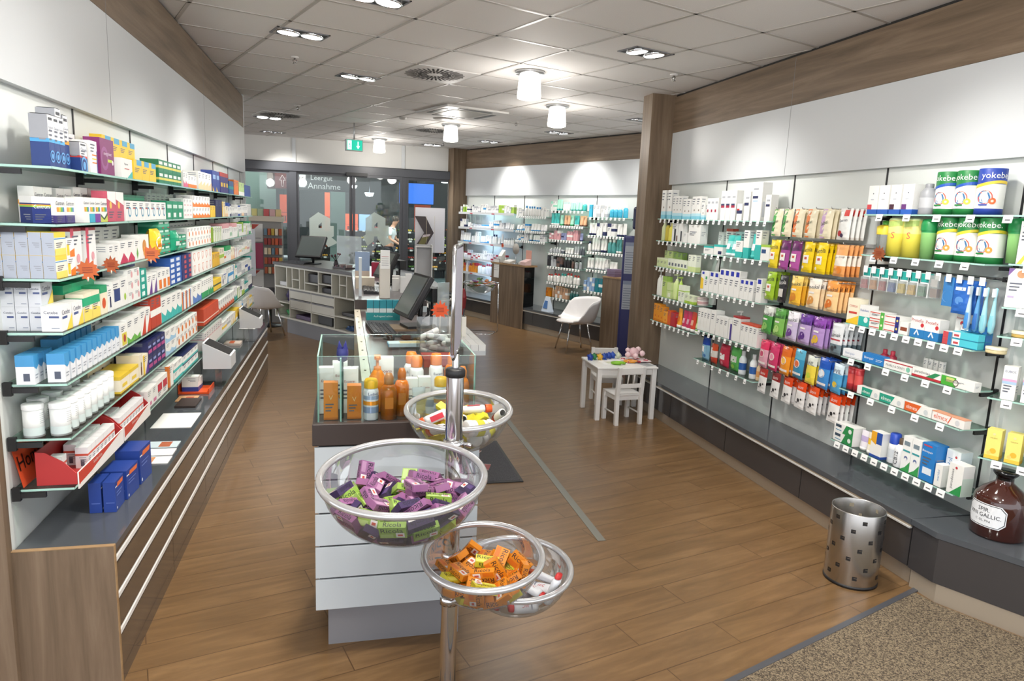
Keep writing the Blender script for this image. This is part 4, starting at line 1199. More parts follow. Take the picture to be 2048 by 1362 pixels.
for u in (.16, .235, .33, .40, .57, .73, .82, .90): DB(u * Ld, zm + .023, u * Ld + .018, zt - .023, 'divider', y0=.004, y1=D - .013)
for u in (.20, .48, .76): DB(u * Ld, zb + .023, u * Ld + .018, zm - .001, 'divider', y0=.002, y1=D - .013)
DB(.021, .435, .2 * Ld - .001, .45, 'shelf_board', y1=D - .013); DB(.76 * Ld + .019, .40, Ld - .021, .415, 'shelf_board', y1=D - .013); DB(.235 * Ld + .02, .80, .33 * Ld - .001, .815, 'shelf_board', y1=D - .013); DB(.57 * Ld + .02, .80, .73 * Ld, .815, 'shelf_board', y1=D - .013); DB(.40 * Ld + .02, .78, .57 * Ld, .795, 'shelf_board', y1=D - .013); DB(.82 * Ld + .02, .83, .9 * Ld, .845, 'shelf_board', y1=D - .013)
DB(.2 * Ld + .019, .37, .48 * Ld - .001, .39, 'shelf_board', y0=.01, y1=D - .013); DB(.48 * Ld + .019, .37, .76 * Ld - .001, .39, 'shelf_board', y0=.01, y1=D - .013)
for u0, u1 in ((.2, .48), (.48, .76)):
    for za, zc in ((.395, .51), (.53, .645)):
        d = DB(u0 * Ld + .022, za, u1 * Ld - .004, zc, 'drawer', y0=.004, y1=.03)
        m = MB(); m.box(u0 * Ld + .022, -.004, zc - .006, u1 * Ld - .004, .003, zc + .012, 'base_grey'); m.obj('handle', d)
def in_desk(u, z, w, d, h, k, lb, cat, name, y=.2):
    m = MB(); m.box(-w / 2, -d / 2, 0, w / 2, d / 2, h, k)
    return bevel(m.obj(name, None, FD.p(u * Ld, -y, z), FD.rz, label=lb, cat=cat), .01)
in_desk(.485, .7955, .30, .3, .12, '#3a3a3e', 'grey label printer in the upper desk compartment', 'printer', 'printer')
in_desk(.65, .8155, .28, .3, .12, '#2c2c30', 'black receipt printer in the upper desk compartment', 'printer', 'printer')
in_desk(.65, .6825, .28, .3, .07, '#333338', 'flat black device under the receipt printer', 'device', 'device')
in_desk(.62, .2325, .36, .3, .13, '#1f1f21', 'black strongbox standing low in the cash desk', 'box', 'strongbox')
in_desk(.34, .2325, .40, .3, .06, '#5a4468', 'dark violet folders lying low in the cash desk', 'folder', 'folder')
in_desk(.08, .6825, .22, .3, .06, '#cfcfd0', 'white paper bags in the end compartment of the cash desk', 'bag', 'paper_bag')
in_desk(.88, .4155, .34, .25, .05, '#3c3a3a', 'stack of dark trays beside the drawers', 'tray', 'tray')
in_desk(.55, .6825, .22, .2, .04, '#cfcdc4', 'pale folded papers under the label printer', 'paper', 'folded_paper')
def crumple(p, sx, sy, sz, k, lb, seed, cat='cloth', name='cloth'):
    rs = random.Random(seed); bmx = bmesh.new(); bmesh.ops.create_icosphere(bmx, subdivisions=3, radius=1)
    for v in bmx.verts:
        q = 1 + rs.uniform(-.22, .22); v.co = Vector((v.co.x * sx * q, v.co.y * sy * q, max(0, (v.co.z + .6)) * sz * q))
    me = bpy.data.meshes.new(name); bmx.to_mesh(me); bmx.free(); me.materials.append(M(k))
    return link(bpy.data.objects.new(name, me), None, p, FD.rz, lb, cat)
crumple(FD.p(.10 * Ld, -.2, .452), .12, .10, .11, '#3b2f63', 'crumpled purple cloth in the upper side compartment of the desk', 1)
crumple(FD.p(.10 * Ld, -.2, .234), .12, .1, .08, '#3c9a5a', 'tangled green ribbon in the lowest side compartment', 2, 'ribbon', 'ribbon')
crumple(FD.p(.9 * Ld, -.15, .234), .13, .1, .035, '#4b6a9a', 'blue cloth in the low compartment beside the counter', 3)
monitor(FD.p(.66, -.22, 1.03), FD.rz + .55, 'black tilted computer screen on the open-shelved cash desk', w=.40, h=.36, tilt=.62, leg=.10)
keyboard(FD, .48, .1, 1.03, .25, 'black keyboard before the computer screen on the cash desk', w=.42)
m = MB(); m.box(-.21, 0, 0, .21, .006, .43, 'plexi'); m.obj('plexiglass_screen', None, FD.p(1.20, -.5, 1.03), FD.rz + .35, label='hazy upright plexiglass guard on the cash desk', cat='screen')
e = empty('flower_vase', FD.p(1.18, -.3, 1.03), FD.rz, 'dark red dried flowers in a small vase before the plexiglass', 'flowers')
m = MB(); m.lathe([(.001, 0), (.03, 0), (.035, .04), (.022, .08), (.026, .09)], '#3a3036', 14); m.obj('vase', e)
m = MB(); rs = random.Random(4)
for k in range(9):
    a, b = rs.uniform(-.06, .06), rs.uniform(-.05, .05); h = .13 + rs.uniform(0, .06)
    m.tube([(0, 0, .08), (a, b, h)], .003, '#3a4030', 4); m.lathe([(.001, -.016), (.016, 0), (.001, .016)], '#5e2028' if k % 3 else '#2b2a2c', 7, Matrix.Translation((a, b, h)))
m.obj('blossom', e)
e = empty('pin_cushion_tray', FD.p(1.45, -.25, 1.03), FD.rz, 'clutter tray with dark oddments beside the flowers', 'tray')
m = MB(); m.box(-.15, -.08, 0, .15, .08, .02, '#4a4246'); [m.box(-.13 + k * .05, -.05, .02, -.10 + k * .05, .04, .035 + .01 * (k % 3), ['#7a4a58', '#2a2a2c', '#9a8a86'][k % 3]) for k in range(6)]; m.obj('tray', e)

# ------------------------------------------------------------------ by the glass front
e = empty('leaflet_stand', (-3.95, 11.15, 0), .2, 'tall leaflet stand with pink and green posters beside the cash desk', 'stand')
m = MB(); m.box(-.21, .0, 0, .25, .22, 1.66, '#8f8d8a'); m.box(-.23, -.05, 1.60, .27, .24, 1.68, '#c9bfae'); m.obj('body', e)
for z0, z1, k, nm in ((1.28, 1.56, '#d8d6d2', 'poster'), (.86, 1.26, '#b04a6a', 'poster'), (.52, .84, '#d8d6d2', 'poster'), (.35, .51, '#6f9a5c', 'poster'), (.05, .33, '#c9c6c2', 'poster')):
    m = MB(); m.box(-.20, -.008, z0, -.03, -.001, z1, k)
    if k == '#d8d6d2': m.add([(-.19, -.0095, z1 - .01), (-.19, -.0095, z1 - .11), (-.08, -.0095, z1 - .01)], [(0, 1, 2)], '#b2453a'); m.box(-.19, -.0095, z0 + .05, -.06, -.0085, z0 + .06, '#77777a')
    m.obj(nm, e)
rs = random.Random(6)
for r in range(5):
    m = MB(); m.box(-.01, -.10, .84 + r * .15 - .06, .27, 0, .85 + r * .15 - .06, '#5c5a58'); m.obj('tray_board', e)
    for c in range(5):
        w = .05
        m = MB(); m.box(-w / 2 + .003, -.03, 0, w / 2 - .003, .03, .10, rs.choice(['#c2542e', '#b89a3a', '#8f2f2a', '#5f7a8c', '#c9b08a', '#d8c9b0', '#a8502a']))
        m.obj('sweet_pack', None, Vector((-3.95, 11.15, 0)) + Matrix.Rotation(.2, 4, 'Z') @ Vector((.02 + c * .055, -.05, .8505 + r * .15 - .06)), .2, label='%s sweets pack on the %s tray of the leaflet stand' % (ORD[c], ORD[r]), cat='sweets', group='sweets packs on the leaflet stand')
for c, k in enumerate(['#d8d08a', '#a8b89a', '#c25a5a', '#d0a8a8', '#d8c08a']):
    m = MB(); m.box(-.04, -.03, 0, .04, .03, .11, k); m.obj('sweet_pack', None, Vector((-3.95, 11.15, 0)) + Matrix.Rotation(.2, 4, 'Z') @ Vector((-.16 + c * .09, .08, 1.6805)), .2, label='%s pastel pack standing on top of the leaflet stand' % ORD[c], cat='sweets', group='packs on top of the leaflet stand')
m = MB(); m.box(-.16, 0, .75, .16, .02, 1.48, '#cfd2d8'); m.box(-.02, .02, 0, .02, .04, 1.4, '#8a8c90'); m.box(-.15, -.1, 0, .15, .1, .012, '#8a8c90'); m.obj('notice_board', None, (-4.2, 10.95, 0), .15, label='white standing notice board at the end of the medicine wall', cat='board')
e = empty('round_table', (-3.78, 10.82, 0), 0, 'small black pedestal table beside the open-shelved desk', 'table')
m = MB(); m.lathe([(.001, .0), (.18, .0), (.17, .015), (.04, .03), (.03, .06), (.03, .42), (.10, .50), (.22, .55)], 'black', 20); m.obj('pedestal', e)
m = MB(); m.lathe([(.001, .551), (.28, .551), (.285, .56), (.28, .57), (.001, .572)], '#26282e', 28); m.obj('tabletop', e)
def tub_chair(p, rz, lb, h=.45):
    """moulded shell chair, faces -Y"""
    e = empty('tub_chair', p, rz, lb, 'chair', 'white moulded shell chairs')
    N, K = 20, 12
    vs = []
    for j in range(K + 1):
        t = j / K
        for i in range(N + 1):
            th = (i / N - .5) * 4.3
            # the rim is high round the back and sides and drops at the front
            q = min(1, max(0, (2.05 - abs(th)) / .75)); q = q * q * (3 - 2 * q)
            rim = .03 + (.24 + .06 * math.cos(th)) * q
            r = .21 + .11 * t ** .8
            x = r * math.sin(th) * 1.02
            y = .02 + r * math.cos(th) * .95
            z = h - .02 + rim * t ** 1.8
            vs.append((x, y, z))
    m = MB(); m.add(vs, [(j * (N + 1) + i, j * (N + 1) + i + 1, (j + 1) * (N + 1) + i + 1, (j + 1) * (N + 1) + i) for j in range(K) for i in range(N)], 'chair_white', True)
    o = m.obj('backrest', e); so = o.modifiers.new('th', 'SOLIDIFY'); so.thickness = .018
    m = MB(); pts = []
    for i in range(24):
        a = i * 2 * PI / 24; pts.append((.20 * math.cos(a), -.03 + (.24 if math.sin(a) < 0 else .2) * math.sin(a)))
    m.prism(pts, h - .035, h - .012, 'chair_white'); bevel(m.obj('seat', e), .01, 3)
    for x, y in ((-.2, -.2), (.2, -.2), (-.2, .2), (.2, .2)):
        m = MB(); m.tube([(x * .62, y * .62, h - .04), (x, y, 0.0)], .011, 'chrome', 8); m.obj('leg', e)
    m = MB(); m.tube([(-.125, -.125, h - .05), (.125, -.125, h - .05), (.125, .125, h - .05), (-.125, .125, h - .05)], .009, 'chrome', 6, closed=True); m.obj('under_frame', e)
tub_chair((.87, 9.72, 0), -1.25, 'white moulded tub chair on chrome legs before the cosmetics shelves')
tub_chair((-3.55, 9.95, 0), 2.4, 'white moulded chair half hidden between medicine shelves and cash desk')
m = MB(); m.box(-.13, -.13, .12, .13, .13, .30, '#b5482e'); [m.box(x - .02, y - .02, 0, x + .02, y + .02, .12, 'black') for x in (-.1, .1) for y in (-.1, .1)]; m.box(-.12, -.12, .3, .12, .12, .34, '#55585a'); m.obj('stool', None, (-4.15, 11.85, 0), .3, label='small red stool under the pedestal table by the glass', cat='stool')
# chevron display by the doors
e = empty('poster_stand', FB.p(3.13, .32, 0), FB.rz, 'white poster panel with dark chevrons standing inside the glass front', 'stand')
m = MB(); m.box(-.28, 0, 1.10, .28, .015, 1.93, '#d4d3d8'); m.obj('panel', e)
m = MB(); m.tube([(.02, .03, 0), (.02, .03, 1.1)], .02, '#3a3c40', 8); m.box(-.2, -.06, 0, .2, .12, .02, '#3a3c40'); m.obj('foot', e)
def chev(z):
    m = MB(); pts = [(-.30, z + .30), (-.10, z + .30), (.06, z), (-.10, z - .28), (-.30, z - .28), (-.12, z)]
    n = len(pts)
    v = [(p[0], -.06, p[1]) for p in pts] + [(p[0], -.045, p[1]) for p in pts]
    m.add(v, [(0, 1, 2, 5), (5, 2, 3, 4), tuple(n + i for i in (5, 2, 1, 0)), tuple(n + i for i in (4, 3, 2, 5))] + [(i, (i + 1) % n, n + (i + 1) % n, n + i) for i in range(n)], '#41393a')
    m.quad((-.24, -.0612, z - .24), (-.12, -.0612, z - .24), (-.02, -.0612, z - .05), (-.14, -.0612, z - .05), '#6f6a3c'); m.quad((-.16, -.0614, z - .09), (-.02, -.0614, z - .06), (0, -.0614, z - .02), (-.14, -.0614, z - .04), '#c4b8ba')
    m.obj('chevron', e)
chev(1.47); chev(.87)
m = MB()
for x in (-.08, .07): m.tube([(x, -.07, .55), (x, -.07, 1.78)], .003, '#9a8f7a', 4)
m.obj('wire', e)
# ------------------------------------------------------------------ vanity counter and second cabinet at the cosmetics wall
e = empty('vanity_counter', FF.p(2.08, 0), FF.rz, 'wooden make-up counter standing before the cosmetics shelves', 'counter')
m = MB(); m.box(-.49, -.492, .0, .42, -.474, 1.02, 'wood_vertical'); m.obj('front_panel', e)
m = MB(); m.box(-.50, -.50, 1.022, .46, -.24, 1.05, 'wood_edge'); m.box(-.498, -.498, 1.05, .458, -.242, 1.0505, 'wood_horizontal'); m.obj('top_board', e)
m = MB(); m.box(-.48, -.473, .365, .40, -.25, 1.018, 'black_gloss'); m.obj('body', e)
m = MB(); m.box(-.43, -.492, .78, -.26, -.486, 1.11, '#8a8a8a'); m.box(-.42, -.4935, .79, -.27, -.492, 1.10, 'paper'); [m.box(-.41, -.4945, 1.04 - k * .03, -.28, -.4935, 1.045 - k * .03, '#88888c' if k else '#c05a50') for k in range(5)]; m.obj('notice', e)
e = empty('make_up_mirror', FF.p(2.18, .42, 1.051), FF.rz, 'round make-up mirror on a thin stand on the wooden counter', 'mirror')
m = MB(); m.lathe([(.001, 0), (.06, 0), (.055, .008), (.006, .012)], 'chrome', 18); m.tube([(0, 0, .01), (0, 0, .17)], .005, 'chrome', 6); m.obj('stand', e)
m = MB(); m.lathe([(.001, 0), (.088, 0), (.09, .004), (.088, .010), (.001, .010)], '#b3aea6/0.3', 26, Matrix.Translation((0, 0, .25)) @ Matrix.Rotation(PI / 2, 4, 'X')); m.obj('mirror_disc', e)
for k, (s, n, w, d, h, c, lb) in enumerate([(1.75, .40, .10, .08, .21, '#e6e6e2', 'white body-shaped dummy display on the make-up counter'), (1.98, .40, .20, .12, .06, '#ded9d0', 'low sloping white sample tray beside the mirror'), (2.30, .36, .12, .10, .07, '#e0d8d0', 'small white tester box behind the mirror'), (2.43, .40, .14, .12, .10, '#d8b8b4', 'pale pink tester display at the end of the make-up counter')]):
    m = MB(); m.box(-w / 2, -d / 2, 0, w / 2, d / 2, h * .5, c); m.add([(-w / 2, -d / 2, h * .5), (w / 2, -d / 2, h * .5), (w / 2, d / 2, h), (-w / 2, d / 2, h), (-w / 2, d / 2, h * .5), (w / 2, d / 2, h * .5)], [(0, 1, 2, 3), (3, 2, 5, 4), (0, 3, 4), (1, 5, 2)], c)
    if k == 3: m.box(-w / 2, d / 2 - .01, h, w / 2, d / 2, h + .14, '#d8a090')
    m.obj('tester_display', None, FF.p(s, n, 1.051), FF.rz, label=lb, cat='display')
star_tag('price_star', FF.p(1.76, .40, 1.051 + .212), FF.rz, 'orange star on the white dummy at the make-up counter', R=.04, stick=.03)
e = empty('side_cabinet', FF.p(4.62, 0), FF.rz, 'plain wooden cabinet beside the tall blue scale', 'cabinet')
m = MB(); m.box(-.27, -.49, 0, .22, -.475, 1.025, 'wood_vertical'); m.box(-.27, -.474, .365, .22, -.12, 1.025, 'wood_vertical'); m.obj('body', e)
m = MB(); m.box(-.28, -.495, 1.026, .22, -.12, 1.045, 'wood_edge'); m.obj('top_board', e)
for k in range(3):
    carton(1, FF.p(4.47, .38, 1.0455 + k * .035), FF.rz, .16, .16, .033, ['#6b5870', '#75637c', '#7d6c86'][k], '%s flat violet box in the pile on the plain cabinet' % ['lowest', 'middle', 'topmost'][k])
def scale_():
    e = empty('weighing_scale', (1.47, 8.9, 0), -.22, 'tall dark blue body scale with printed panels behind the wooden column', 'scale')
    m = MB(); m.box(-.12, -.06, .05, .16, .06, 1.64, '#2b2f66/0.4'); bevel(m.obj('column', e), .03, 3)
    m = MB(); m.box(-.15, -.12, 0, .18, .30, .06, '#24285a/0.4'); bevel(m.obj('platform', e), .01)
    for z0, z1 in ((1.17, 1.56), (.72, 1.08)):
        m = MB(); m.box(-.09, -.066, z0, .15, -.061, z1, '#a9b0bc'); m.box(-.09, -.067, z1 - .045, .15, -.0665, z1, '#7f8aa2'); [m.box(-.08, -.0672, z0 + .02 + k * .03, -.0 + .13 * ((k * 7) % 5) / 5, -.0668, z0 + .028 + k * .03, '#6a7284') for k in range(9)]; m.obj('info_panel', e)
    m = MB(); m.tube([(.05, 0, 1.64), (.05, 0, 1.72)], .02, 'steel', 8); m.obj('neck', e)
    m = MB(); m.box(-.02, -.07, 1.72, .16, .06, 2.0, '#23264a/0.35'); bevel(m.obj('display_head', e), .03, 3)
scale_()
# basket stand with small packets
e = empty('basket_stand', (-.52, 11.0, 0), -.15, 'chrome wire basket stand heaped with small packets near the make-up counter', 'stand')
m = MB(); m.tube([(.26, .1, .80), (.27, .1, .02), (.25, .1, .0), (.2, -.2, 0), (-.28, -.2, .0), (-.32, .1, .0), (.22, .14, 0)], .011, 'chrome', 8); m.obj('frame', e)
m = MB(); m.lathe([(.08, .62), (.2, .68), (.27, .78)], 'clear_plastic', 24); m.tube([(.275 * math.cos(a * PI / 14), .275 * math.sin(a * PI / 14), .785) for a in range(28)], .008, 'chrome', 6, closed=True); m.obj('basket', e)
rs = random.Random(12)
for k in range(28):
    a, q = rs.uniform(0, 6.28), .22 * math.sqrt(rs.random())
    m = MB(); m.box(-.035, -.022, -.01, .035, .022, .01, rs.choice(['#d8d0c4', '#c97a4a', '#6fa04a', '#c04a44', '#e8e4da', '#4a6a3a', '#8a6a9a']))
    o = m.obj('sweet_pack', None, (-.52 + q * math.cos(a), 11 + q * math.sin(a), .70 + .0035 * k + q * .2), label='%s small packet in the wire basket, counted upward' % ORD[k], cat='sweet', group='packets in the wire basket')
    o.rotation_euler = (rs.uniform(-.4, .4), rs.uniform(-.4, .4), a)
m = MB(); m.lathe([(.012, .0), (.03, .06), (.055, .3), (.03, .42), (.008, .44)], '#9a3038', 7, Matrix.Translation((0, 0, .22)), smooth=False); m.tube([(0, 0, .64), (0, 0, .70), (.03, 0, .72)], .007, 'black', 5); m.obj('umbrella', None, (-.78, 10.78, .05), label='folded red umbrella hanging at the wire basket stand', cat='umbrella')

# ------------------------------------------------------------------ lecterns and papers on the long counter top
def lectern(s, lb):
    e = empty('leaflet_holder', FL.p(s, .285, .573), FL.rz, lb, 'holder', 'sloping white leaflet holders')
    h = .19
    m = MB(); m.add([(x, y, z) for x in (-.11, .11) for y, z in ((-.10, h - .06), (.08, h - .06), (.08, h + .12), (-.10, h + .03))], [(0, 1, 2, 3), (7, 6, 5, 4), (0, 3, 7, 4), (1, 5, 6, 2), (0, 4, 5, 1), (3, 2, 6, 7)], '#d2d4d8'); m.obj('body', e)
    m = MB(); m.add([(-.10, -.09, h + .037), (.10, -.09, h + .037), (.10, .07, h + .117), (-.10, .07, h + .117)], [(0, 1, 2, 3)], '#141314/0.9'); m.obj('inlay', e)
    m = MB(); m.box(-.012, -.02, .004, .012, .02, h - .06, 'clear_plastic'); m.box(-.07, -.05, 0, .07, .045, .004, 'clear_plastic'); m.obj('foot', e)
lectern(2.46, 'sloping white leaflet holder with black inlay, closer to the entrance')
lectern(4.22, 'sloping white leaflet holder with black inlay, farther from the entrance')
# ------------------------------------------------------------------ product meshes
CN = {'white': '#ecece8', 'grey': '#a9acb2', 'orange': '#e07a2c', 'red': '#c0332c', 'blue': '#2c4f9e', 'navy': '#232a55', 'sky': '#3f93cc', 'teal': '#1f9a94', 'green': '#2f9a5c', 'lime': '#a3c64a', 'yellow': '#eec737', 'pink': '#d76a8c',
      'purple': '#6a3f8c', 'magenta': '#8f2f68', 'brown': '#6a4632', 'peach': '#f0c9a0', 'black': '#222226', 'cream': '#efe6cc', 'amber': '#d9861f', 'turquoise': '#3fb5b0', 'silver': '#b8bcc0', 'mint': '#9fd8c0', 'crimson': '#a32040', 'lilac': '#b79ac4', 'rose': '#d9a0a4'}
def cx(c): return CN.get(c, c)
PM = {}
def BX(w, d, h, base, ops=()):
    """printed carton: front faces -Y with its lower front edge on the x axis"""
    key = repr((w, d, h, base, ops))
    if key in PM: return PM[key]
    m = MB(); m.box(-w / 2, 0, 0, w / 2, d, h, cx(base))
    y = .0005
    for op in ops:
        o = op[0]
        if o == 'b':
            e = y * .7
            m.box(-w / 2 - e, -e, op[1] * h, w / 2 + e, d + e, op[2] * h + (e if op[2] >= 1 else 0), cx(op[3]))
        elif o == 'r':
            a, b, c, f = op[1] * w - w / 2, op[2] * h, op[3] * w - w / 2, op[4] * h
            m.quad((a, -y, b), (c, -y, b), (c, -y, f), (a, -y, f), cx(op[5]))
        elif o == 'l':
            for sx in (-1, 1):
                x = sx * (w / 2 + y)
                m.quad((x, op[1] * d, op[2] * h), (x, op[3] * d, op[2] * h), (x, op[3] * d, op[4] * h), (x, op[1] * d, op[4] * h), cx(op[5]))
        elif o == 'c':
            r = op[3] * min(w, h)
            m.add([(op[1] * w - w / 2 + r * math.cos(a * PI / 7), -y, op[2] * h + r * math.sin(a * PI / 7)) for a in range(14)], [tuple(range(14))], cx(op[4]))
        elif o == 'p':
            m.add([(u * w - w / 2, -y, v * h) for u, v in op[1]], [tuple(range(len(op[1])))], cx(op[2]))
        elif o == 't':
            r = op[7] if len(op) > 7 else 0; m.text(op[1], op[2] * w - w / 2, op[3] * h, op[4] * (h if r > 1 else w), op[5] * (w if r > 1 else h), cx(op[6]), y=-y, rot=r)
        elif o == 'u':      # lettering on both side faces
            for sx in (-1, 1):
                T = Matrix.Translation((sx * (w / 2 + y), d / 2, 0)) @ Matrix.Rotation(sx * PI / 2, 4, 'Z')
                m.text(op[1], 0, op[2] * h, op[3] * d, op[4] * h, cx(op[5]), y=0, T=T)
        elif o == 's':
            for i in range(3):
                v = op[1] - i * .085 if len(op) > 1 else .86 - i * .1
                m.quad((-w * .38, -y, v * h), (w * (.2 - .1 * i), -y, v * h), (w * (.2 - .1 * i), -y, (v + .035) * h), (-w * .38, -y, (v + .035) * h), '#5d6270')
                for sx in (-1, 1):
                    x = sx * (w / 2 + y)
                    m.quad((x, d * .15, v * h), (x, d * (.7 - .1 * i), v * h), (x, d * (.7 - .1 * i), (v + .03) * h), (x, d * .15, (v + .03) * h), '#8b8f98')
        elif o == 'top':
            m.quad((-w / 2, 0, h + y), (w / 2, 0, h + y), (w / 2, d, h + y), (-w / 2, d, h + y), cx(op[1]))
        y += .0002
    PM[key] = m.mesh('carton')
    return PM[key]
def K(kind, a, b=None):
    return {'base': (('b', 0, .3, a), ('s',)), 'head': (('b', .72, 1, a), ('s', .6)), 'belt': (('b', .38, .6, a), ('s', .9)), 'disc': (('s',), ('c', .66, .36, .24, a)),
            'wave': (('p', ((0, 0), (1, 0), (1, .36), (.72, .22), (.42, .30), (0, .46)), a), ('s',)), 'stripe': (('r', 0, 0, .26, 1, a), ('l', 0, 0, .2, 1, a), ('s',)), 'corner': (('p', ((.35, 0), (1, 0), (1, .75)), a), ('s',)),
            'line': (('b', .62, .68, a), ('s', .5)), 'plain': (('s',),), 'double': (('b', 0, .22, a), ('b', .86, 1, b or a), ('s', .7))}[kind]
def lathe_mesh(prof, key, n=18, keys=None, txt=None, extra=None, nm='body'):
    k = repr((prof, key, n, keys, txt, extra))
    if k in PM: return PM[k]
    m = MB(); m.lathe(prof, cx(key), n, keys=[cx(q) for q in keys] if keys else None)
    if txt:
        for t, z, wf, hm, c, R, a0 in txt:
            fn = lambda x, zz, R=R, a0=a0: (R * math.sin(x / R + a0), -R * math.cos(x / R + a0), zz)
            m.text(t, 0, z, wf, hm, cx(c), fn=fn)
    if extra:
        for kind, u, z, r, c, R in extra:
            m.add([(R * math.sin((u + r * math.cos(a * PI / 8)) / R), -R * math.cos((u + r * math.cos(a * PI / 8)) / R), z + r * math.sin(a * PI / 8)) for a in range(16)], [tuple(range(16))], cx(c))
    PM[k] = m.mesh(nm)
    return PM[k]
def BT(r, h, body, cap, band=None, cf=.2, shape='bottle'):
    """round bottle: (body mesh, cap mesh)"""
    hb = h * (1 - cf)
    if shape == 'jar':
        p = [(.001, 0), (r, 0), (r, hb * .3), (r, hb * .75), (r, hb), (.001, hb)]
        c = [(r * 1.04, hb), (r * 1.04, h - .002), (r * .98, h), (.001, h)]
    else:
        p = [(.001, 0), (r * .95, 0), (r, .004), (r, hb * .25), (r, hb * .62), (r * .96, hb * .82), (r * .6, hb * .95), (r * .45, hb), (.001, hb)]
        c = [(r * .5, hb * .98), (r * .5, h - .003), (r * .42, h), (.001, h)]
        if shape == 'spray': c = [(r * .92, hb * .86), (r * .9, h * .97), (r * .7, h), (.001, h)]
    ks = [body] * (len(p) - 1)
    if band: ks[len(p) // 2 - 1] = band
    return lathe_mesh(p, body, 14, tuple(ks)), lathe_mesh(c, cap, 14, nm='cap')
def PUMP(r, h, body, cap='white', band=None):
    a, _ = BT(r, h * .95, body, cap, band, .22)
    k = repr(('pump', r, h, cap))
    if k not in PM:
        m = MB(); m.lathe([(r * .42, h * .72), (r * .42, h * .80), (r * .16, h * .81), (r * .16, h * .93)], cx(cap), 10); m.box(-r * .35, -r * .35, h * .93, r * .35, r * .35, h, cx(cap)); m.box(-.006, -r * 1.1, h * .94, .006, 0, h * .985, cx(cap))
        PM[k] = m.mesh('pump')
    return a, PM[k]
def TB(w, h, body, cap, band=None, print_=None):
    """tube standing on its cap"""
    key = repr(('tube', w, h, body, cap, band, print_))
    if key in PM: return PM[key]
    m = MB(); N, Kz = 14, 6; vs = []
    for j in range(Kz + 1):
        t = j / Kz
        for i in range(N):
            a = 2 * PI * i / N
            vs.append((w / 2 * math.cos(a) * (1 + .12 * t), w / 2 * (1 - t) ** .8 * .75 * math.sin(a) + (.001 * math.sin(a)), h * .16 + h * .84 * t))
    fs = [(j * N + i, j * N + (i + 1) % N, (j + 1) * N + (i + 1) % N, (j + 1) * N + i) for j in range(Kz) for i in range(N)]
    for j in range(Kz): m.add(vs, fs[j * N:(j + 1) * N], cx(band) if band and j in (2, 3) else cx(body), True)
    if print_: m.quad((-w * .28, -w * .34, h * .34), (w * .28, -w * .34, h * .34), (w * .28, -w * .22, h * .6), (-w * .28, -w * .22, h * .6), cx(print_))
    c = MB(); c.lathe([(.001, 0), (w * .44, 0), (w * .46, h * .15), (w * .3, h * .165), (.001, h * .165)], cx(cap), 12)
    PM[key] = (m.mesh('tube'), c.mesh('cap'))
    return PM[key]
def BAG(w, h, d, base, ops=(), head=None, foot=None, hang=False):
    """pillow bag, front -Y; ops as for cartons but floated on the belly"""
    key = repr(('bag', w, h, d, base, ops, head, foot, hang))
    if key in PM: return PM[key]
    m = MB(); NX, NZ = 8, 12
    def bulge(u, v): return d / 2 * (max(0, 4 * u * (1 - u)) ** .6) * (max(0, 4 * v * (1 - v)) ** .45)
    rs = random.Random(len(key))
    wob = [[rs.uniform(-.002, .002) for _ in range(NX + 1)] for _ in range(NZ + 1)]
    for side in (-1, 1):
        vs = []
        for j in range(NZ + 1):
            for i in range(NX + 1):
                u, v = i / NX, j / NZ
                edge = 1 - .05 * math.sin(v * PI)
                vs.append(((u - .5) * w * edge, side * (bulge(u, v) + (.001 if 0 < i < NX else 0)) + (wob[j][i] if 0 < i < NX and 0 < j < NZ else 0), v * h))
        for j in range(NZ):
            c = head if head and j >= NZ - 4 else foot if foot and j < 4 else base
            f = [(j * (NX + 1) + i, j * (NX + 1) + i + 1, (j + 1) * (NX + 1) + i + 1, (j + 1) * (NX + 1) + i) for i in range(NX)]
            m.add(vs, [q if side < 0 else q[::-1] for q in f], cx(c) + '/0.22', True)
    y = .0012
    fnb = lambda x, z: (x, -bulge(x / w + .5, z / h) - y - .001, z)
    for op in ops:
        if op[0] == 't': m.text(op[1], (op[2] - .5) * w, op[3] * h, op[4] * w, op[5] * h, cx(op[6]), fn=fnb, rot=op[7] if len(op) > 7 else 0)
        elif op[0] == 'r':
            n = 4
            for i in range(n):
                for j in range(n):
                    us = [op[1] + (op[3] - op[1]) * (i + q) / n for q in (0, 1)]; ws = [op[2] + (op[4] - op[2]) * (j + q) / n for q in (0, 1)]
                    m.add([fnb((u - .5) * w, v * h) for u, v in ((us[0], ws[0]), (us[1], ws[0]), (us[1], ws[1]), (us[0], ws[1]))], [(0, 1, 2, 3)], cx(op[5]))
        elif op[0] == 'c':
            r = op[3] * w
            m.add([fnb((op[1] - .5) * w + r * math.cos(a * PI / 6), op[2] * h + r * .8 * math.sin(a * PI / 6)) for a in range(12)], [tuple(range(12))], cx(op[4]))
        y += .0004
    PM[key] = m.mesh('bag')
    return PM[key]

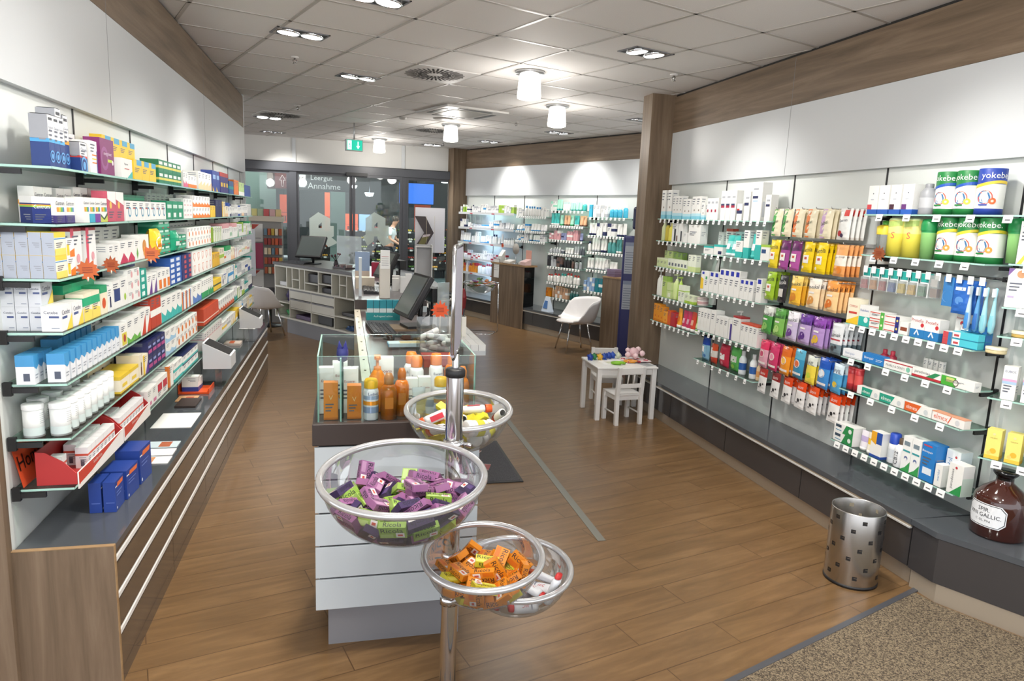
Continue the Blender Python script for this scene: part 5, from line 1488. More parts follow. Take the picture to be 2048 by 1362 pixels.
# ------------------------------------------------------------------ placing and labelling the goods
REG = []
def put(F, s, n, z, mesh, desc, loc, end, name, cat, group=None, rot=0.0, lean=0.0, order=None):
    """mesh: one mesh, or (body, (part name, mesh)) for goods with a cap, pump or lid"""
    parts = mesh if isinstance(mesh, tuple) else (mesh,)
    o = bpy.data.objects.new(name, parts[0])
    link(o, None, F.p(s, n, z), 0, None, cat, group or (name.replace('_', ' ') + ' rows ' + loc))
    o.rotation_euler = (lean, 0, F.rz + rot)
    if len(parts) > 1:
        pn = parts[1].name.split('.')[0]
        link(bpy.data.objects.new(pn, parts[1]), o)
    REG.append((o, desc, loc, end, s if order is None else order))
    return o
def finish_labels():
    by = {}
    for r in REG: by.setdefault((r[1], r[2]), []).append(r)
    for (desc, loc), v in by.items():
        v.sort(key=lambda r: r[4])
        for i, (o, d, l, end, _) in enumerate(v):
            pre = (ORD[i] + ' ' if i < len(ORD) else '%s-after-thirtieth ' % ORD[i - 30]) if len(v) > 1 else ''
            t = (pre + d + ' ' + l + (' ' + end if len(v) > 1 else '')).strip()
            for a, b in ((' from the wooden column', ' from the column'), (' on the ', ' on '), (' with ', ', '), (' from the ', ' from ')):
                if len(t.split()) > 16: t = t.replace(a, b)
            o['label'] = t
def row(F, z, s, desc, mesh, w, d, h, loc, end, name='remedy_box', cat='box', ns=1, nd=1, nh=1, gap=.002, n=.188, zz=.0045, full=True):
    """ns along the shelf, nd deep, nh stacked"""
    for i in range(ns):
        for k in range(nh):
            for j in range(nd):
                if j and i and not full and k < nh - 1: continue
                q = ('' if nh == 1 else 'lower ' if k == 0 and nh == 2 else 'upper ' if nh == 2 else ['lowest ', 'second-tier ', 'third-tier ', 'fourth-tier ', 'topmost '][min(k, 4) if k < nh - 1 else 4])
                r = '' if nd == 1 else 'front ' if j == 0 else 'rear '
                put(F, s + w / 2 + i * (w + gap), n - j * (d + .002), z + zz + k * (h + .0004), mesh, r + q + desc, loc, end, name, cat, order=s + i * (w + gap) - j * .0001)
    return s + ns * (w + gap)

# ---- medicine wall
EL = 'from the end panel'
LL = ['on the %s medicine shelf' % q for q in LN]
def L(li, s, desc, w, d, h, base, ops, ns=1, nd=1, nh=1, n=.188, full=True, gap=.002):
    return row(FL, ZL[li], s, desc, BX(w, d, h, base, ops), w, d, h, LL[li], EL, ('vitamin_box', 'vitamin_box', 'medicine_box', 'medicine_box', 'remedy_box', 'remedy_box', 'remedy_box')[li], ns=ns, nd=nd, nh=nh, n=n, full=full, gap=gap)  # one kind of carton; its name follows the shelf, not the contents
def fill(li, s0, s1, seed, hs=(.06, .10), cols=None, n=.188, d=.1, wr=(.06, .11), z1=None):
    """runs of assorted cartons up to s1"""
    rs = random.Random(seed)
    s = s0
    kinds = ['base', 'head', 'belt', 'disc', 'wave', 'stripe', 'corner', 'line', 'double']
    cols = cols or ['orange', 'red', 'blue', 'green', 'teal', 'yellow', 'navy', 'pink', 'sky', 'lime', 'purple', 'crimson']
    kn = {'base': '-based', 'head': '-topped', 'belt': '-belted', 'disc': '-spotted', 'wave': '-waved', 'stripe': '-striped', 'corner': '-cornered', 'line': '-lined', 'double': '-ended'}
    while s < s1 - .05:
        w, h = round(rs.uniform(*wr), 3), round(rs.uniform(*hs), 3)
        k, a = rs.choice(kinds), rs.choice(cols)
        base = 'white' if rs.random() < .8 else rs.choice(['cream', 'white', a])
        ns = rs.choice([1, 2, 2, 3]); nh = 1 if h > .075 else rs.choice([1, 2, 2])
        while ns > 1 and s + ns * w > s1: ns -= 1
        if s + w > s1 + .02: break
        desc = ('white %s%s carton' % (a, kn[k])) if base != a else '%s carton' % a
        ops = K(k, a) if base != a else (('b', 0, .25, 'white'), ('s',))
        s = L(li, s, desc, w, d, h, base, ops, ns=ns, nh=nh, n=n) + .004
CAL = (('b', 0, .47, '#1f3a78'), ('b', .47, .54, '#4fa3d8'), ('r', .12, .9, .8, .95, '#3c4048'), ('t', 'Calcium', .5, .76, .8, .12, '#3a4a6a'), ('s', .68), ('c', .5, .2, .45, '#5f9fd4'), ('c', .5, .2, .34, '#1f3a78'), ('c', .5, .2, .2, '#5f9fd4'), ('top', '#7f8288'), ('l', 0, .54, 1, 1, '#9a9da3'))
CALR = CAL[:1] + (('b', .47, .54, '#c8443c'),) + CAL[2:]
L(0, .015, 'tall grey and blue carton', .045, .055, .168, '#dfe0e2', CAL, ns=3)
L(0, .165, 'tallest grey and blue red-lined carton', .052, .06, .205, '#dfe0e2', CALR, n=.16)
L(0, .235, 'tallest grey and blue orange-lined carton', .045, .06, .19, '#dfe0e2', CAL[:1] + (('b', .47, .54, '#e8a23c'),) + CAL[2:], n=.16)
L(0, .30, 'short grey and blue carton', .075, .06, .105, '#dfe0e2', CALR)
L(0, .30, 'back-row white grey-topped carton', .085, .05, .15, '#e9e9e7', (('top', '#9a9a9a'), ('s',)), ns=3, n=.09)
L(0, .405, 'white orange-lined carton', .085, .06, .122, 'white', (('r', .3, .3, .9, .34, 'orange'), ('r', .3, .42, .9, .46, 'yellow'), ('r', .3, .54, .9, .58, 'orange'), ('r', .9, 0, 1, .7, '#4a3a8a'), ('s',)))
L(0, .53, 'purple energy carton', .175, .06, .145, '#7e2a66', (('c', .3, .45, .33, '#96528a'), ('c', .3, .45, .22, '#7e2a66'), ('t', 'energy·boost', .52, .58, .92, .12, '#e6d8e6'), ('r', .5, .36, .82, .44, '#b8cc3c'), ('c', .86, .36, .07, '#e8e4ea')))
L(0, .80, 'white teal-cornered carton', .17, .11, .085, 'white', (('p', ((.5, 0), (1, 0), (1, .4)), 'turquoise'), ('t', 'Magnesium', .45, .7, .7, .14, '#5a5f6a'), ('r', .3, .45, .7, .49, 'red')))
YL = (('r', .35, .72, 1, 1, '#4fa3cc'), ('l', 0, .9, 1, 1, '#e0b92c'), ('s', .55))
L(0, 1.0, 'yellow blue-labelled carton', .13, .06, .092, 'yellow', YL, ns=3, gap=.004)
L(0, .86, 'back-row yellow carton', .125, .05, .092, 'yellow', YL, ns=4, nh=2, n=.10)
L(0, 1.46, 'green yellow-lined carton', .105, .09, .062, '#177a56', (('b', .3, .5, '#d8cc5c'), ('r', .1, .6, .8, .85, '#e8ece6')), ns=5, nh=2)
fill(0, 2.05, 2.5, 21, hs=(.07, .10)); L(0, 2.52, 'white peach-waved carton', .12, .1, .12, 'white', (('p', ((0, 0), (1, 0), (1, .5), (0, .25)), 'peach'), ('s',)), ns=4)
L(0, 3.05, 'deep blue carton', .16, .08, .155, '#28408e', (('p', ((0, 0), (.4, 0), (0, .25)), 'yellow'), ('r', .15, .6, .85, .8, '#8fb0d8')), ns=2); L(0, 3.40, 'violet red-topped carton', .13, .08, .16, '#3a2f78', (('b', .8, 1, 'red'), ('r', .2, .3, .8, .5, 'yellow')), ns=3)
L(0, 3.85, 'blue teal-belted carton', .12, .08, .11, '#2b5c94', K('belt', 'teal'), ns=2); L(0, 4.12, 'orange carton', .14, .08, .13, 'orange', (('s',),), ns=2); L(0, 4.43, 'pale green white-based carton', .12, .08, .12, '#b8d48c', K('base', 'white'), ns=3, nh=1)
L(0, 4.82, 'blue carton', .11, .06, .11, '#2a4f9a', (('s',),), ns=4)
# second shelf
CEN = (('b', 0, .3, '#3a2a72'), ('r', .15, .44, .35, .62, '#e0953c'), ('r', .35, .44, .55, .62, '#d8c83c'), ('r', .55, .44, .75, .62, '#5aa85a'), ('r', .75, .44, .9, .62, '#4a7fc0'), ('t', 'Centrum', .5, .78, .85, .2, '#2c2f48'), ('s', .22))
def angled(li, s, n, mesh, desc, rot): put(FL, s, n, ZL[li] + .0045, mesh, desc, LL[li], EL, 'medicine_box', 'box', rot=rot)
angled(1, .072, .131, BX(.075, .05, .09, '#1f2f6e', (('b', .75, 1, '#e6e6e4'), ('b', .6, .66, '#8fbf4a'), ('b', .66, .70, '#e0953c'), ('t', 'Centrum', .5, .62, .85, .22, '#e8ecf4'), ('s', .3))), 'dark blue white-topped vitamin carton', -.45)
L(1, .108, 'white vitamin carton with rainbow print', .088, .05, .09, 'white', CEN, ns=2, gap=.006, n=.16)
L(1, .14, 'back-row white vitamin carton with rainbow print', .08, .05, .125, 'white', (('b', 0, .55, '#e2e0de'), ('b', .5, .62, '#e0a04c')) + CEN[1:6], ns=2, n=.085); L(1, .34, 'back-row white vitamin carton with rainbow print', .075, .05, .125, 'white', CEN[1:], ns=2, n=.085)
L(1, .30, 'white vitamin carton with plain base', .06, .06, .095, 'white', CEN[1:6]); 
L(1, .364, 'white vitamin carton with turquoise base', .06, .06, .095, 'white', (('b', 0, .35, '#3fa8c4'),) + CEN[1:6]); L(1, .427, 'white vitamin carton with violet base', .06, .06, .095, 'white', (('b', 0, .35, '#7a3f98'),) + CEN[1:6]); L(1, .49, 'white vitamin carton with green swoosh', .085, .06, .095, 'white', (('p', ((0, 0), (1, 0), (1, .4), (.5, .16), (0, .35)), '#3c5a3c'), ('p', ((0, .0), (1, 0), (1, .28), (.5, .08), (0, .24)), '#c8cc5a')) + CEN[1:6])
L(1, .50, 'back-row white carton with green swoosh', .08, .05, .135, 'white', (('p', ((0, .3), (1, .3), (1, .6), (.5, .4), (0, .5)), '#5a7a3c'), ('t', 'Centrum', .5, .78, .85, .1, '#2c2f48')), ns=2, n=.09)
L(1, .585, 'coral pink white-topped carton', .11, .06, .125, '#c4566a', (('p', ((0, 1), (1, 1), (1, .55), (0, .75)), 'white'), ('c', .35, .55, .14, '#f0c060'), ('s', .3)), ns=2)
L(1, .67, 'back-row dark red carton', .12, .05, .135, '#b8a8a4', (('b', .55, .72, '#8a3038'), ('top', '#b0585c')), ns=2, n=.09)
RING = (('c', .62, .45, .26, '#3f8fb0'), ('c', .62, .45, .17, '#ecece8'), ('r', .1, .6, .5, .64, '#c04a44'), ('s',))
L(1, .83, 'white carton with blue ring', .105, .08, .09, 'white', RING, ns=7); L(1, .9, 'back-row green carton', .16, .05, .12, '#1f7a5c', (('b', .8, .9, '#2c9a74'),), ns=4, n=.09)
L(1, 1.60, 'green white-labelled carton', .135, .08, .10, '#20906a', (('r', .15, .1, .6, .35, '#e6ece8'), ('r', .1, .6, .85, .8, '#c8e0d4')), ns=3, gap=.004); L(1, 1.6, 'back-row grey-green carton', .1, .05, .14, '#a9b5ac', (('s',),), ns=6, n=.09)
L(1, 2.03, 'white rose-lined carton', .08, .08, .06, 'white', (('r', .2, .3, .8, .4, 'rose'), ('s',)), ns=3, nh=2); L(1, 2.3, 'white orange-waved carton', .1, .1, .072, 'white', K('wave', 'orange'), ns=6, nh=2); L(1, 2.93, 'yellow stepped carton', .1, .08, .085, 'yellow', (('s',),), ns=2); L(1, 3.16, 'navy carton', .14, .08, .13, 'navy', (('s',),), ns=2); L(1, 3.46, 'yellow and white carton', .07, .08, .12, 'cream', K('stripe', 'yellow'), ns=2)
fill(1, 3.63, 5.28, 22, hs=(.08, .12), cols=['silver', 'blue', 'grey', 'navy', 'peach'])
# third shelf
YG = (('b', .78, 1, '#e8c84a'), ('b', .70, .745, '#4f8fc8'), ('r', .0, 0, 1, .3, '#efd36a'), ('l', .0, 0, 1, .99, '#aab2c0'), ('s', .52))
L(2, .0, 'yellow-topped grey-sided carton', .10, .038, .078, '#f1ead6', YG, nd=5, nh=2)
L(2, .104, 'white orange-labelled carton', .075, .06, .066, '#f0efec', (('r', .05, .1, .35, .7, 'yellow'), ('p', ((.4, 0), (1, 0), (1, .45), (.4, .3)), 'orange'), ('s',)), ns=1, nh=2)
PS = (('b', .93, 1, '#a03038'), ('p', ((0, 0), (.18, 0), (.30, 1), (0, 1)), '#d85068'), ('c', .62, .32, .16, '#e0a0a8'), ('s', .8))
L(2, .20, 'tall white red-striped carton', .11, .06, .165, '#f0eeec', PS, ns=2, n=.17, gap=.05)
star_tag('price_star', FL.p(.225, .212, ZL[2] - .025), 0.75, 'orange paper star clipped to the third medicine shelf, closer to the end panel', R=.042, stick=.0, k='#b0541f'); star_tag('price_star', FL.p(.50, .212, ZL[2] - .02), 0.95, 'orange paper star clipped to the third medicine shelf, second from the end panel', R=.036, stick=.0, k='#9a4a22')
L(2, .48, 'back-row white grey-sided carton', .12, .06, .155, '#e6e6e0', (('top', '#c9c9c2'), ('s',)), ns=5, n=.085, full=True)
L(2, .565, 'low white carton', .07, .08, .09, 'white', (('s',),), ns=2); L(2, .715, 'white carton with raspberry wave', .11, .08, .10, 'white', (('p', ((0, .05), (.5, .45), (1, .15), (1, 0), (0, 0)), '#c43a5c'), ('s', .85)), ns=2); L(2, .945, 'white carton with green leaf', .08, .08, .10, 'white', (('p', ((.3, .3), (.5, .6), (.7, .3), (.5, .05)), '#5aa84a'), ('s', .85))); L(2, 1.03, 'white carton with bear print', .16, .08, .115, 'white', (('c', .5, .5, .3, '#c98a4a'), ('c', .5, .3, .2, '#e0a85c')))
star_tag('price_star', FL.p(1.12, .212, ZL[2] - .02), 0.6, 'orange paper star clipped to the third medicine shelf, third from the end panel', R=.045, stick=.0, k='#c8642a')
put(FL, 1.30, .185, ZL[2] + .0045, BAG(.16, .14, .07, 'yellow', (('c', .4, .5, .25, '#f4efe6'), ('c', .4, .3, .2, '#e0822c')), head='#f0c830'), 'bright yellow standing pouch', LL[2], EL, 'pouch', 'pouch')
GS = (('b', .25, .55, '#58b090'), ('r', .1, .62, .8, .86, '#cfe8dc'), ('r', .6, .08, .95, .2, '#b04a4a'))
L(2, 1.40, 'green flat carton', .12, .1, .044, '#178a66', GS, ns=2, nh=4); put(FL, 1.73, .185, ZL[2] + .0045, BAG(.14, .12, .06, '#1f9a74', (('r', .2, .3, .8, .5, '#d8e8e0'),)), 'green crumpled standing pouch', LL[2], EL, 'pouch', 'pouch'); L(2, 1.82, 'green flat carton', .12, .1, .044, '#178a66', GS, ns=2, nh=2)
L(2, 2.1, 'white orange-spotted carton', .1, .1, .062, 'white', K('disc', 'orange'), ns=8, nh=2); L(2, 2.15, 'back-row grey-sided carton', .1, .06, .15, '#d8d8d4', (('s',),), ns=7, n=.08)
L(2, 3.0, 'white green-striped carton', .08, .1, .11, 'white', K('stripe', 'lime'), ns=5); fill(2, 3.45, 5.28, 23, hs=(.08, .13), cols=['rose', 'pink', 'green', 'crimson', 'silver', 'lime'])
# fourth shelf
CE = (('t', 'Cetebe', .45, .74, .7, .22, '#3a3f5c'), ('r', .1, .48, .55, .58, '#4a5a8c'), ('p', ((.45, 0), (1, 0), (1, .62)), '#ecd250'), ('u', 'Cetebe', .76, .7, .2, '#3f4a66'), ('l', .1, .54, .6, .62, '#4f5c8a'), ('l', .1, .12, .5, .15, '#8a93a6'))
L(3, .013, 'white vitamin carton with yellow corner', .10, .062, .088, '#e9e9ea', CE, nd=1); L(3, .122, 'white vitamin carton with yellow corner', .10, .062, .088, '#e9e9ea', CE)
L(3, .032, 'stacked white vitamin carton', .10, .040, .083, '#d4d8de', CE, nd=3, nh=2, n=.124)
GY_ = (('b', .55, .85, '#2aa878'), ('p', ((0, 0), (1, 0), (1, .35), (0, .5)), '#f0d868'), ('s', .5))
L(3, .235, 'green-banded yellow carton', .09, .06, .105, 'cream', GY_, ns=2); L(3, .24, 'back-row green-topped carton', .09, .05, .135, '#c8c49a', (('b', .75, 1, '#2aa878'),), ns=4, n=.12); L(3, .43, 'cream carton with red fruit', .08, .07, .115, 'cream', (('b', .75, 1, '#2a9a6a'), ('c', .45, .38, .28, '#d0542c')))
L(3, .52, 'white carton with dark bottle print', .055, .08, .10, 'white', (('r', .4, .15, .7, .6, 'navy'), ('s',))); L(3, .58, 'white carton with dark blue panel', .11, .08, .12, 'white', (('r', .2, .25, .95, .7, '#2b3f78'), ('s', .85))); L(3, .695, 'white carton with lime drop', .1, .08, .125, 'white', (('c', .6, .3, .16, 'lime'), ('s', .85))); L(3, .8, 'flat white rose-spotted carton', .1, .1, .05, 'white', (('c', .7, .5, .3, 'rose'), ('s',)), nh=3, ns=2)
L(3, .50, 'back-row dark grey-green carton', .055, .05, .155, '#4c6468', (('r', .1, .1, .9, .9, '#5f7a7c'),), ns=8, n=.07)
L(3, 1.02, 'flat teal carton', .10, .1, .034, '#1f9a8a', (('r', .1, .2, .6, .8, '#d8ece8'),), ns=1, nh=4); L(3, 1.13, 'white violet-cornered carton', .09, .09, .10, 'white', K('corner', 'purple'), ns=2); L(3, 1.12, 'back-row white violet-lined carton', .09, .06, .165, 'white', (('b', .8, .9, '#3a3a7a'), ('s',)), ns=2, n=.09)
L(3, 1.33, 'white carton with orange square', .09, .1, .105, 'white', (('r', .35, .05, .95, .5, 'orange'), ('s', .85)), ns=3); L(3, 1.33, 'back-row cream stack carton', .09, .06, .15, '#efe4d0', (('b', .4, .44, 'orange'),), ns=3, n=.08)
L(3, 1.62, 'flat blue and white carton', .14, .14, .03, '#2c5fb0', (('r', .1, .2, .7, .8, '#dfe6f2'),), ns=2, nh=5); L(3, 1.92, 'flat navy and red carton', .13, .12, .03, '#28306a', (('r', .5, .2, .95, .8, '#c04a50'),), ns=2, nh=5)
L(3, 2.22, 'white carton with orange shield', .14, .12, .078, 'white', (('p', ((.3, .8), (.7, .8), (.7, .4), (.5, .1), (.3, .4)), '#d86a3c'), ('p', ((.35, .75), (.65, .75), (.65, .45), (.5, .2), (.35, .45)), '#f0ece8')), ns=5, nh=2); L(3, 2.95, 'amber yellow carton', .1, .08, .1, '#e0b030', (('s',),), ns=3)
fill(3, 3.28, 5.28, 24, hs=(.08, .13), cols=['green', 'lime', 'rose', 'peach', 'teal', 'orange'])
# fifth shelf: blue-topped cartons
SK = (('b', .62, 1, '#4596cc'), ('p', ((0, .62), (1, .62), (.5, .5)), '#4596cc'), ('l', .25, .12, .6, .38, '#51586a'), ('r', .15, .2, .7, .24, '#9aa0ac'), ('r', .15, .3, .8, .34, '#9aa0ac'))
L(4, .012, 'blue-topped white carton', .042, .056, .102, '#e6e9ee', SK, ns=11, n=.189, gap=.016); L(4, -.02, 'back-row blue-topped white carton', .036, .056, .102, '#e6e9ee', SK, ns=4, n=.105, gap=.006); L(4, .25, 'back-row blue-topped white carton', .05, .056, .11, '#e6e9ee', SK, ns=6, n=.085, gap=.014)
L(4, .66, 'white carton with fruit print', .09, .1, .10, 'white', (('r', .2, .05, .95, .6, '#d8c84a'), ('c', .6, .35, .2, '#b04a3a'), ('s', .86))); L(4, .755, 'white carton with grass print', .105, .1, .11, 'white', (('p', ((0, 0), (1, 0), (1, .25), (.5, .1), (0, .3)), '#6ab04a'), ('s', .85)), ns=2); L(4, .975, 'white red-cornered carton', .09, .1, .12, 'white', (('p', ((.2, 0), (1, 0), (1, .8)), '#c8442c'), ('s', .88)), ns=2)
L(4, .64, 'back-row white grey-lined carton', .09, .05, .14, '#e0e0dc', (('s',),), ns=5, n=.08)
L(4, .93, 'back-row red and white carton', .08, .06, .165, 'white', (('c', .5, .45, .3, '#c8442c'), ('b', .85, 1, '#c8442c')), ns=4, n=.085); L(4, 1.17, 'red-brown white-belted carton', .1, .08, .155, '#b8402c', K('belt', 'white'), ns=2); 
L(4, 1.38, 'white teal-waved carton', .12, .1, .13, 'white', K('wave', 'turquoise'), ns=4); L(4, 1.88, 'white carton in orange and blue stripes', .1, .1, .11, 'white', (('r', 0, 0, .3, 1, 'orange'), ('r', .3, 0, .5, 1, '#4a7fc0'), ('s',)), ns=3); L(4, 2.2, 'white blue-waved carton', .14, .1, .12, 'white', K('wave', '#5a7fc0'), ns=2, nh=1); fill(4, 2.5, 2.95, 25, cols=['green', 'lime', 'teal'], hs=(.09, .13)); L(4, 2.97, 'yellow striped carton', .16, .1, .08, 'yellow', (('b', .4, .55, '#4a5a3a'),), ns=2, nh=1); fill(4, 3.32, 5.28, 26, hs=(.09, .13), cols=['blue', 'sky', 'silver', 'navy', 'teal'])
# sixth shelf: round tablet jars
def can(li, s, n, h=.118, r=.033):
    bd, cp = BT(r, h, '#dfe2e0', '#e9eaea', None, .16, 'jar')
    k = repr(('labeljar', r, h))
    if k not in PM:
        m = MB(); m.lathe([(.001, 0), (r, 0), (r, h * .84), (.001, h * .84)], '#e0e3e1', 18)
        for i in range(6): m.lathe([(r + .0005, h * (.72 - i * .06)), (r + .0005, h * (.735 - i * .06))], '#a4a8ae', 10, a0=-2.2, a1=-.9 - .1 * (i % 3))
        m.lathe([(r + .0005, h * .30), (r + .0005, h * .06)], '#c9d6d4', 18); m.lathe([(r + .0007, h * .14), (r + .0007, h * .2)], '#4a4e54', 8, a0=-1.6, a1=-.9)
        PM[k] = m.mesh('body')
        c = MB(); c.lathe([(r * 1.05, h * .845), (r * 1.05, h * .985), (r * .98, h), (.001, h)], '#e9eaea', 18); PM[k + 'c'] = c.mesh('lid')
    return (PM[k], PM[k + 'c'])
for i in range(8): put(FL, .045 + i * .07, .152, ZL[5] + .0045, can(5, 0, 0), 'front white tablet jar', LL[5], EL, 'tablet_jar', 'jar', rot=i * .2)
for i, (s, n) in enumerate([(.01, .072), (.10, .055), (.19, .07), (.28, .07), (.37, .07)]): put(FL, s + .02, n, ZL[5] + .0045, can(5, 0, 0), 'back-row white tablet jar', LL[5], EL, 'tablet_jar', 'jar', rot=i * .3)
L(5, .615, 'low yellow and white counter box', .14, .12, .075, '#efe6d0', (('b', 0, .12, '#e0c03c'), ('b', .8, 1, '#e0c03c'), ('r', .2, .3, .7, .5, '#e8c84a')), ns=2, gap=.006); L(5, .62, 'back-row cream carton', .12, .05, .13, '#e9e2d2', (('r', .5, .2, .7, .6, '#3a2a22'),), ns=3, n=.06)
L(5, .92, 'cream carton with dropper bottle print', .06, .1, .11, '#e8dfca', (('r', .35, .08, .65, .45, '#6a3a22'), ('r', .42, .45, .58, .65, '#2a2422'))); L(5, .985, 'yellow violet-cornered carton', .09, .1, .095, 'cream', (('r', 0, 0, .3, 1, 'yellow'), ('p', ((.4, 0), (1, 0), (1, .7)), '#6a4a9a'), ('s',)))
L(5, 1.08, 'dark navy carton with pink print', .085, .16, .072, '#262a5e', (('r', .1, .15, .9, .4, '#b04a86'), ('r', .1, .55, .7, .72, '#8f9cd0'), ('s', .88)), ns=4, nh=2); L(5, 1.44, 'white pale-blue waved carton', .12, .12, .07, 'white', K('wave', '#9cc4e0'), ns=2, nh=2); L(5, 1.69, 'white carton with orange fruit', .1, .15, .066, 'white', (('c', .7, .4, .3, 'orange'), ('s',)), ns=6, nh=2); L(5, 1.5, 'back-row grey-sided white carton', .09, .05, .15, '#dcdcd8', (('s',),), ns=8, n=.07)
L(5, 2.53, 'orange-red carton', .12, .1, .115, '#c84a2c', (('b', .2, .26, '#f0d8c8'),), ns=5); L(5, 3.14, 'white red-waved carton', .1, .1, .1, 'white', K('wave', '#d0603c'), ns=8); fill(5, 3.95, 5.28, 27, hs=(.08, .14), cols=['green', 'teal', 'silver', 'lime', 'navy'])
# lowest shelf
def tray(s0, s1, lb):
    e = empty('display_tray', FL.p((s0 + s1) / 2, .0, ZL[6] + .0045), FL.rz, lb, 'tray', 'red counter display trays')
    w = s1 - s0
    for sx in (-1, 1):
        m = MB(); x = sx * w / 2; pts = [(-.20, 0), (-.07, 0), (-.07, .125), (-.10, .122), (-.16, .085), (-.20, .04)]
        m.add([(x, p[0], p[1]) for p in pts] + [(x - sx * .004, p[0], p[1]) for p in pts], [tuple(range(6)) if sx < 0 else tuple(range(5, -1, -1)), tuple(range(11, 5, -1)) if sx < 0 else tuple(range(6, 12))] + [(i, 6 + i, 6 + (i + 1) % 6, (i + 1) % 6) for i in range(6)], '#b03030'); m.obj('side_wall', e)
    m = MB(); m.box(-w / 2 + .0045, -.20, 0, w / 2 - .0045, -.07, .004, '#b03030'); m.box(-w / 2 + .0045, -.074, .0045, w / 2 - .0045, -.07, .125, '#9a2828'); m.obj('trough', e)
    m = MB(); m.box(-w / 2 + .001, -.206, -.018, w / 2 - .001, -.2015, .045, '#ece8e4'); m.add([(-w / 2 + .002, -.2064, .044), (w * .45, -.2064, .044), (w * .1, -.2064, .026), (-w * .25, -.2064, .004), (-w / 2 + .002, -.2064, .0)], [(0, 4, 3, 2, 1)], '#c0402e'); m.text('Schüßler-Salze', -w * .12, .030, w * .55, .012, '#ecd8d0', y=-.2068); m.box(-w / 2 + .001, -.2066, -.002, -w / 2 + .012, -.206, .044, '#c0402e'); m.obj('front_card', e)
tray(.02, .56, 'red display tray of small white cartons, by the end panel'); tray(.575, 1.0, 'second red display tray of small white cartons on the lowest shelf')
SW = (('b', .60, .70, '#c8503c'), ('l', .3, .1, .6, .4, '#5a5f6c'), ('s', .5))
sb = BX(.044, .044, .082, '#e6e6e8', SW)
for s0, k0, k1, nn in ((.05, 0, 2, .135), (.20, 0, 7, .188), (.24, 0, 6, .135), (.60, 0, 8, .188), (.65, 0, 3, .135)):
    for k in range(k0, k1):
        zz = ZL[6] + .009 + (.012 if nn > .18 else .03)
        put(FL, s0 + k * .047, nn, ZL[6] + .009, sb, '%s small white red-lined carton' % ('front' if nn > .18 else 'rear'), 'in the red display trays', EL, 'medicine_box', 'box')
m = MB(); m.add([(-.15, 0, 0), (.12, -.0, 0), (.12, .03, .16), (-.15, .03, .15)], [(0, 1, 2, 3)], '#d8502c'); m.text('Homöo', -.02, .085, .24, .08, '#2a1a18', fn=lambda x, z: (x, z * .18 - .002, z)); m.obj('paper_sign', None, FL.p(.15, .035, ZL[6] + .0055), FL.rz, label='orange red paper sign with handwriting behind the red tray', cat='sign')
L(6, 1.03, 'white carton with pink lettering', .09, .1, .09, 'white', (('r', .2, .1, .8, .3, '#d07aa0'), ('s',)), ns=2); L(6, .86, 'back-row white carton', .08, .05, .12, 'white', (('s',),), ns=6, n=.06); L(6, 1.22, 'white carton with red label', .11, .1, .10, 'white', (('r', .1, .35, .9, .75, '#c03a4a'), ('s', .3)), ns=2, nh=1); L(6, 1.48, 'white orange-striped carton', .1, .1, .12, 'white', K('stripe', 'orange')); L(6, 1.6, 'white teal-based carton', .11, .1, .055, 'white', K('base', 'turquoise'), ns=2, nh=2); L(6, 1.84, 'white sky-based carton', .11, .12, .055, 'white', K('double', 'turquoise', 'navy'), ns=4, nh=2)
L(6, 2.53, 'white rose-lined tall carton', .09, .1, .135, '#e2dedb', (('b', .6, .64, 'rose'), ('s',)), ns=8); fill(6, 3.3, 5.28, 28, hs=(.08, .14), cols=['silver', 'yellow', 'navy', 'grey', 'sky'])
# on the long counter top
Z0 = .573
BB = (('p', ((.2, .78), (.86, .78), (.92, .92), (.26, .92)), '#e0703c'), ('r', .0, .80, .2, .84, '#e8e8ee'), ('r', .12, .6, .75, .63, '#6f86c8'), ('r', .12, .5, .6, .53, '#6f86c8'), ('c', .1, .12, .05, '#cfd6ea'), ('l', .1, .3, .8, .34, '#4f66b0'))
def cbox(s, n, w, d, h, desc, rot=0.0, z=Z0): put(FL, s, n, z, BX(w, d, h, '#24408e', BB), desc, 'on the long dark counter top', EL, 'medicine_box', 'box', rot=rot)
cbox(.315, .250, .11, .045, .125, 'front deep blue orange-labelled carton'); cbox(.315, .198, .11, .045, .125, 'rear deep blue orange-labelled carton'); cbox(.455, .262, .14, .10, .125, 'broad deep blue orange-labelled carton', -.06); cbox(.63, .27, .15, .10, .155, 'tall broad deep blue orange-labelled carton', -.05)
def leaflet(s, n, w, d, k, lb, ops=(), rot=0, h=.004):
    m = MB(); m.box(-w / 2, -d / 2, 0, w / 2, d / 2, h, k)
    for a, b, c, e_, kk in ops: m.quad((a * w - w / 2, b * d - d / 2, h + .0004), (c * w - w / 2, b * d - d / 2, h + .0004), (c * w - w / 2, e_ * d - d / 2, h + .0004), (a * w - w / 2, e_ * d - d / 2, h + .0004), kk)
    m.obj('leaflet', None, FL.p(s, n, Z0), FL.rz + rot, label=lb, cat='leaflet')
leaflet(.87, .235, .10, .16, 'paper', 'white leaflet with orange picture beside the blue cartons', ((.1, .45, .9, .6, '#d89a6a'),)); leaflet(.99, .225, .10, .17, 'paper', 'white blue-headed leaflet, middle one of three on the counter', ((0, .7, 1, 1, '#8fb8cc'),)); leaflet(1.11, .215, .10, .18, '#cfe0e6', 'pale blue photo leaflet, last of three on the counter', ((.1, .2, .9, .5, '#b8694a'),))
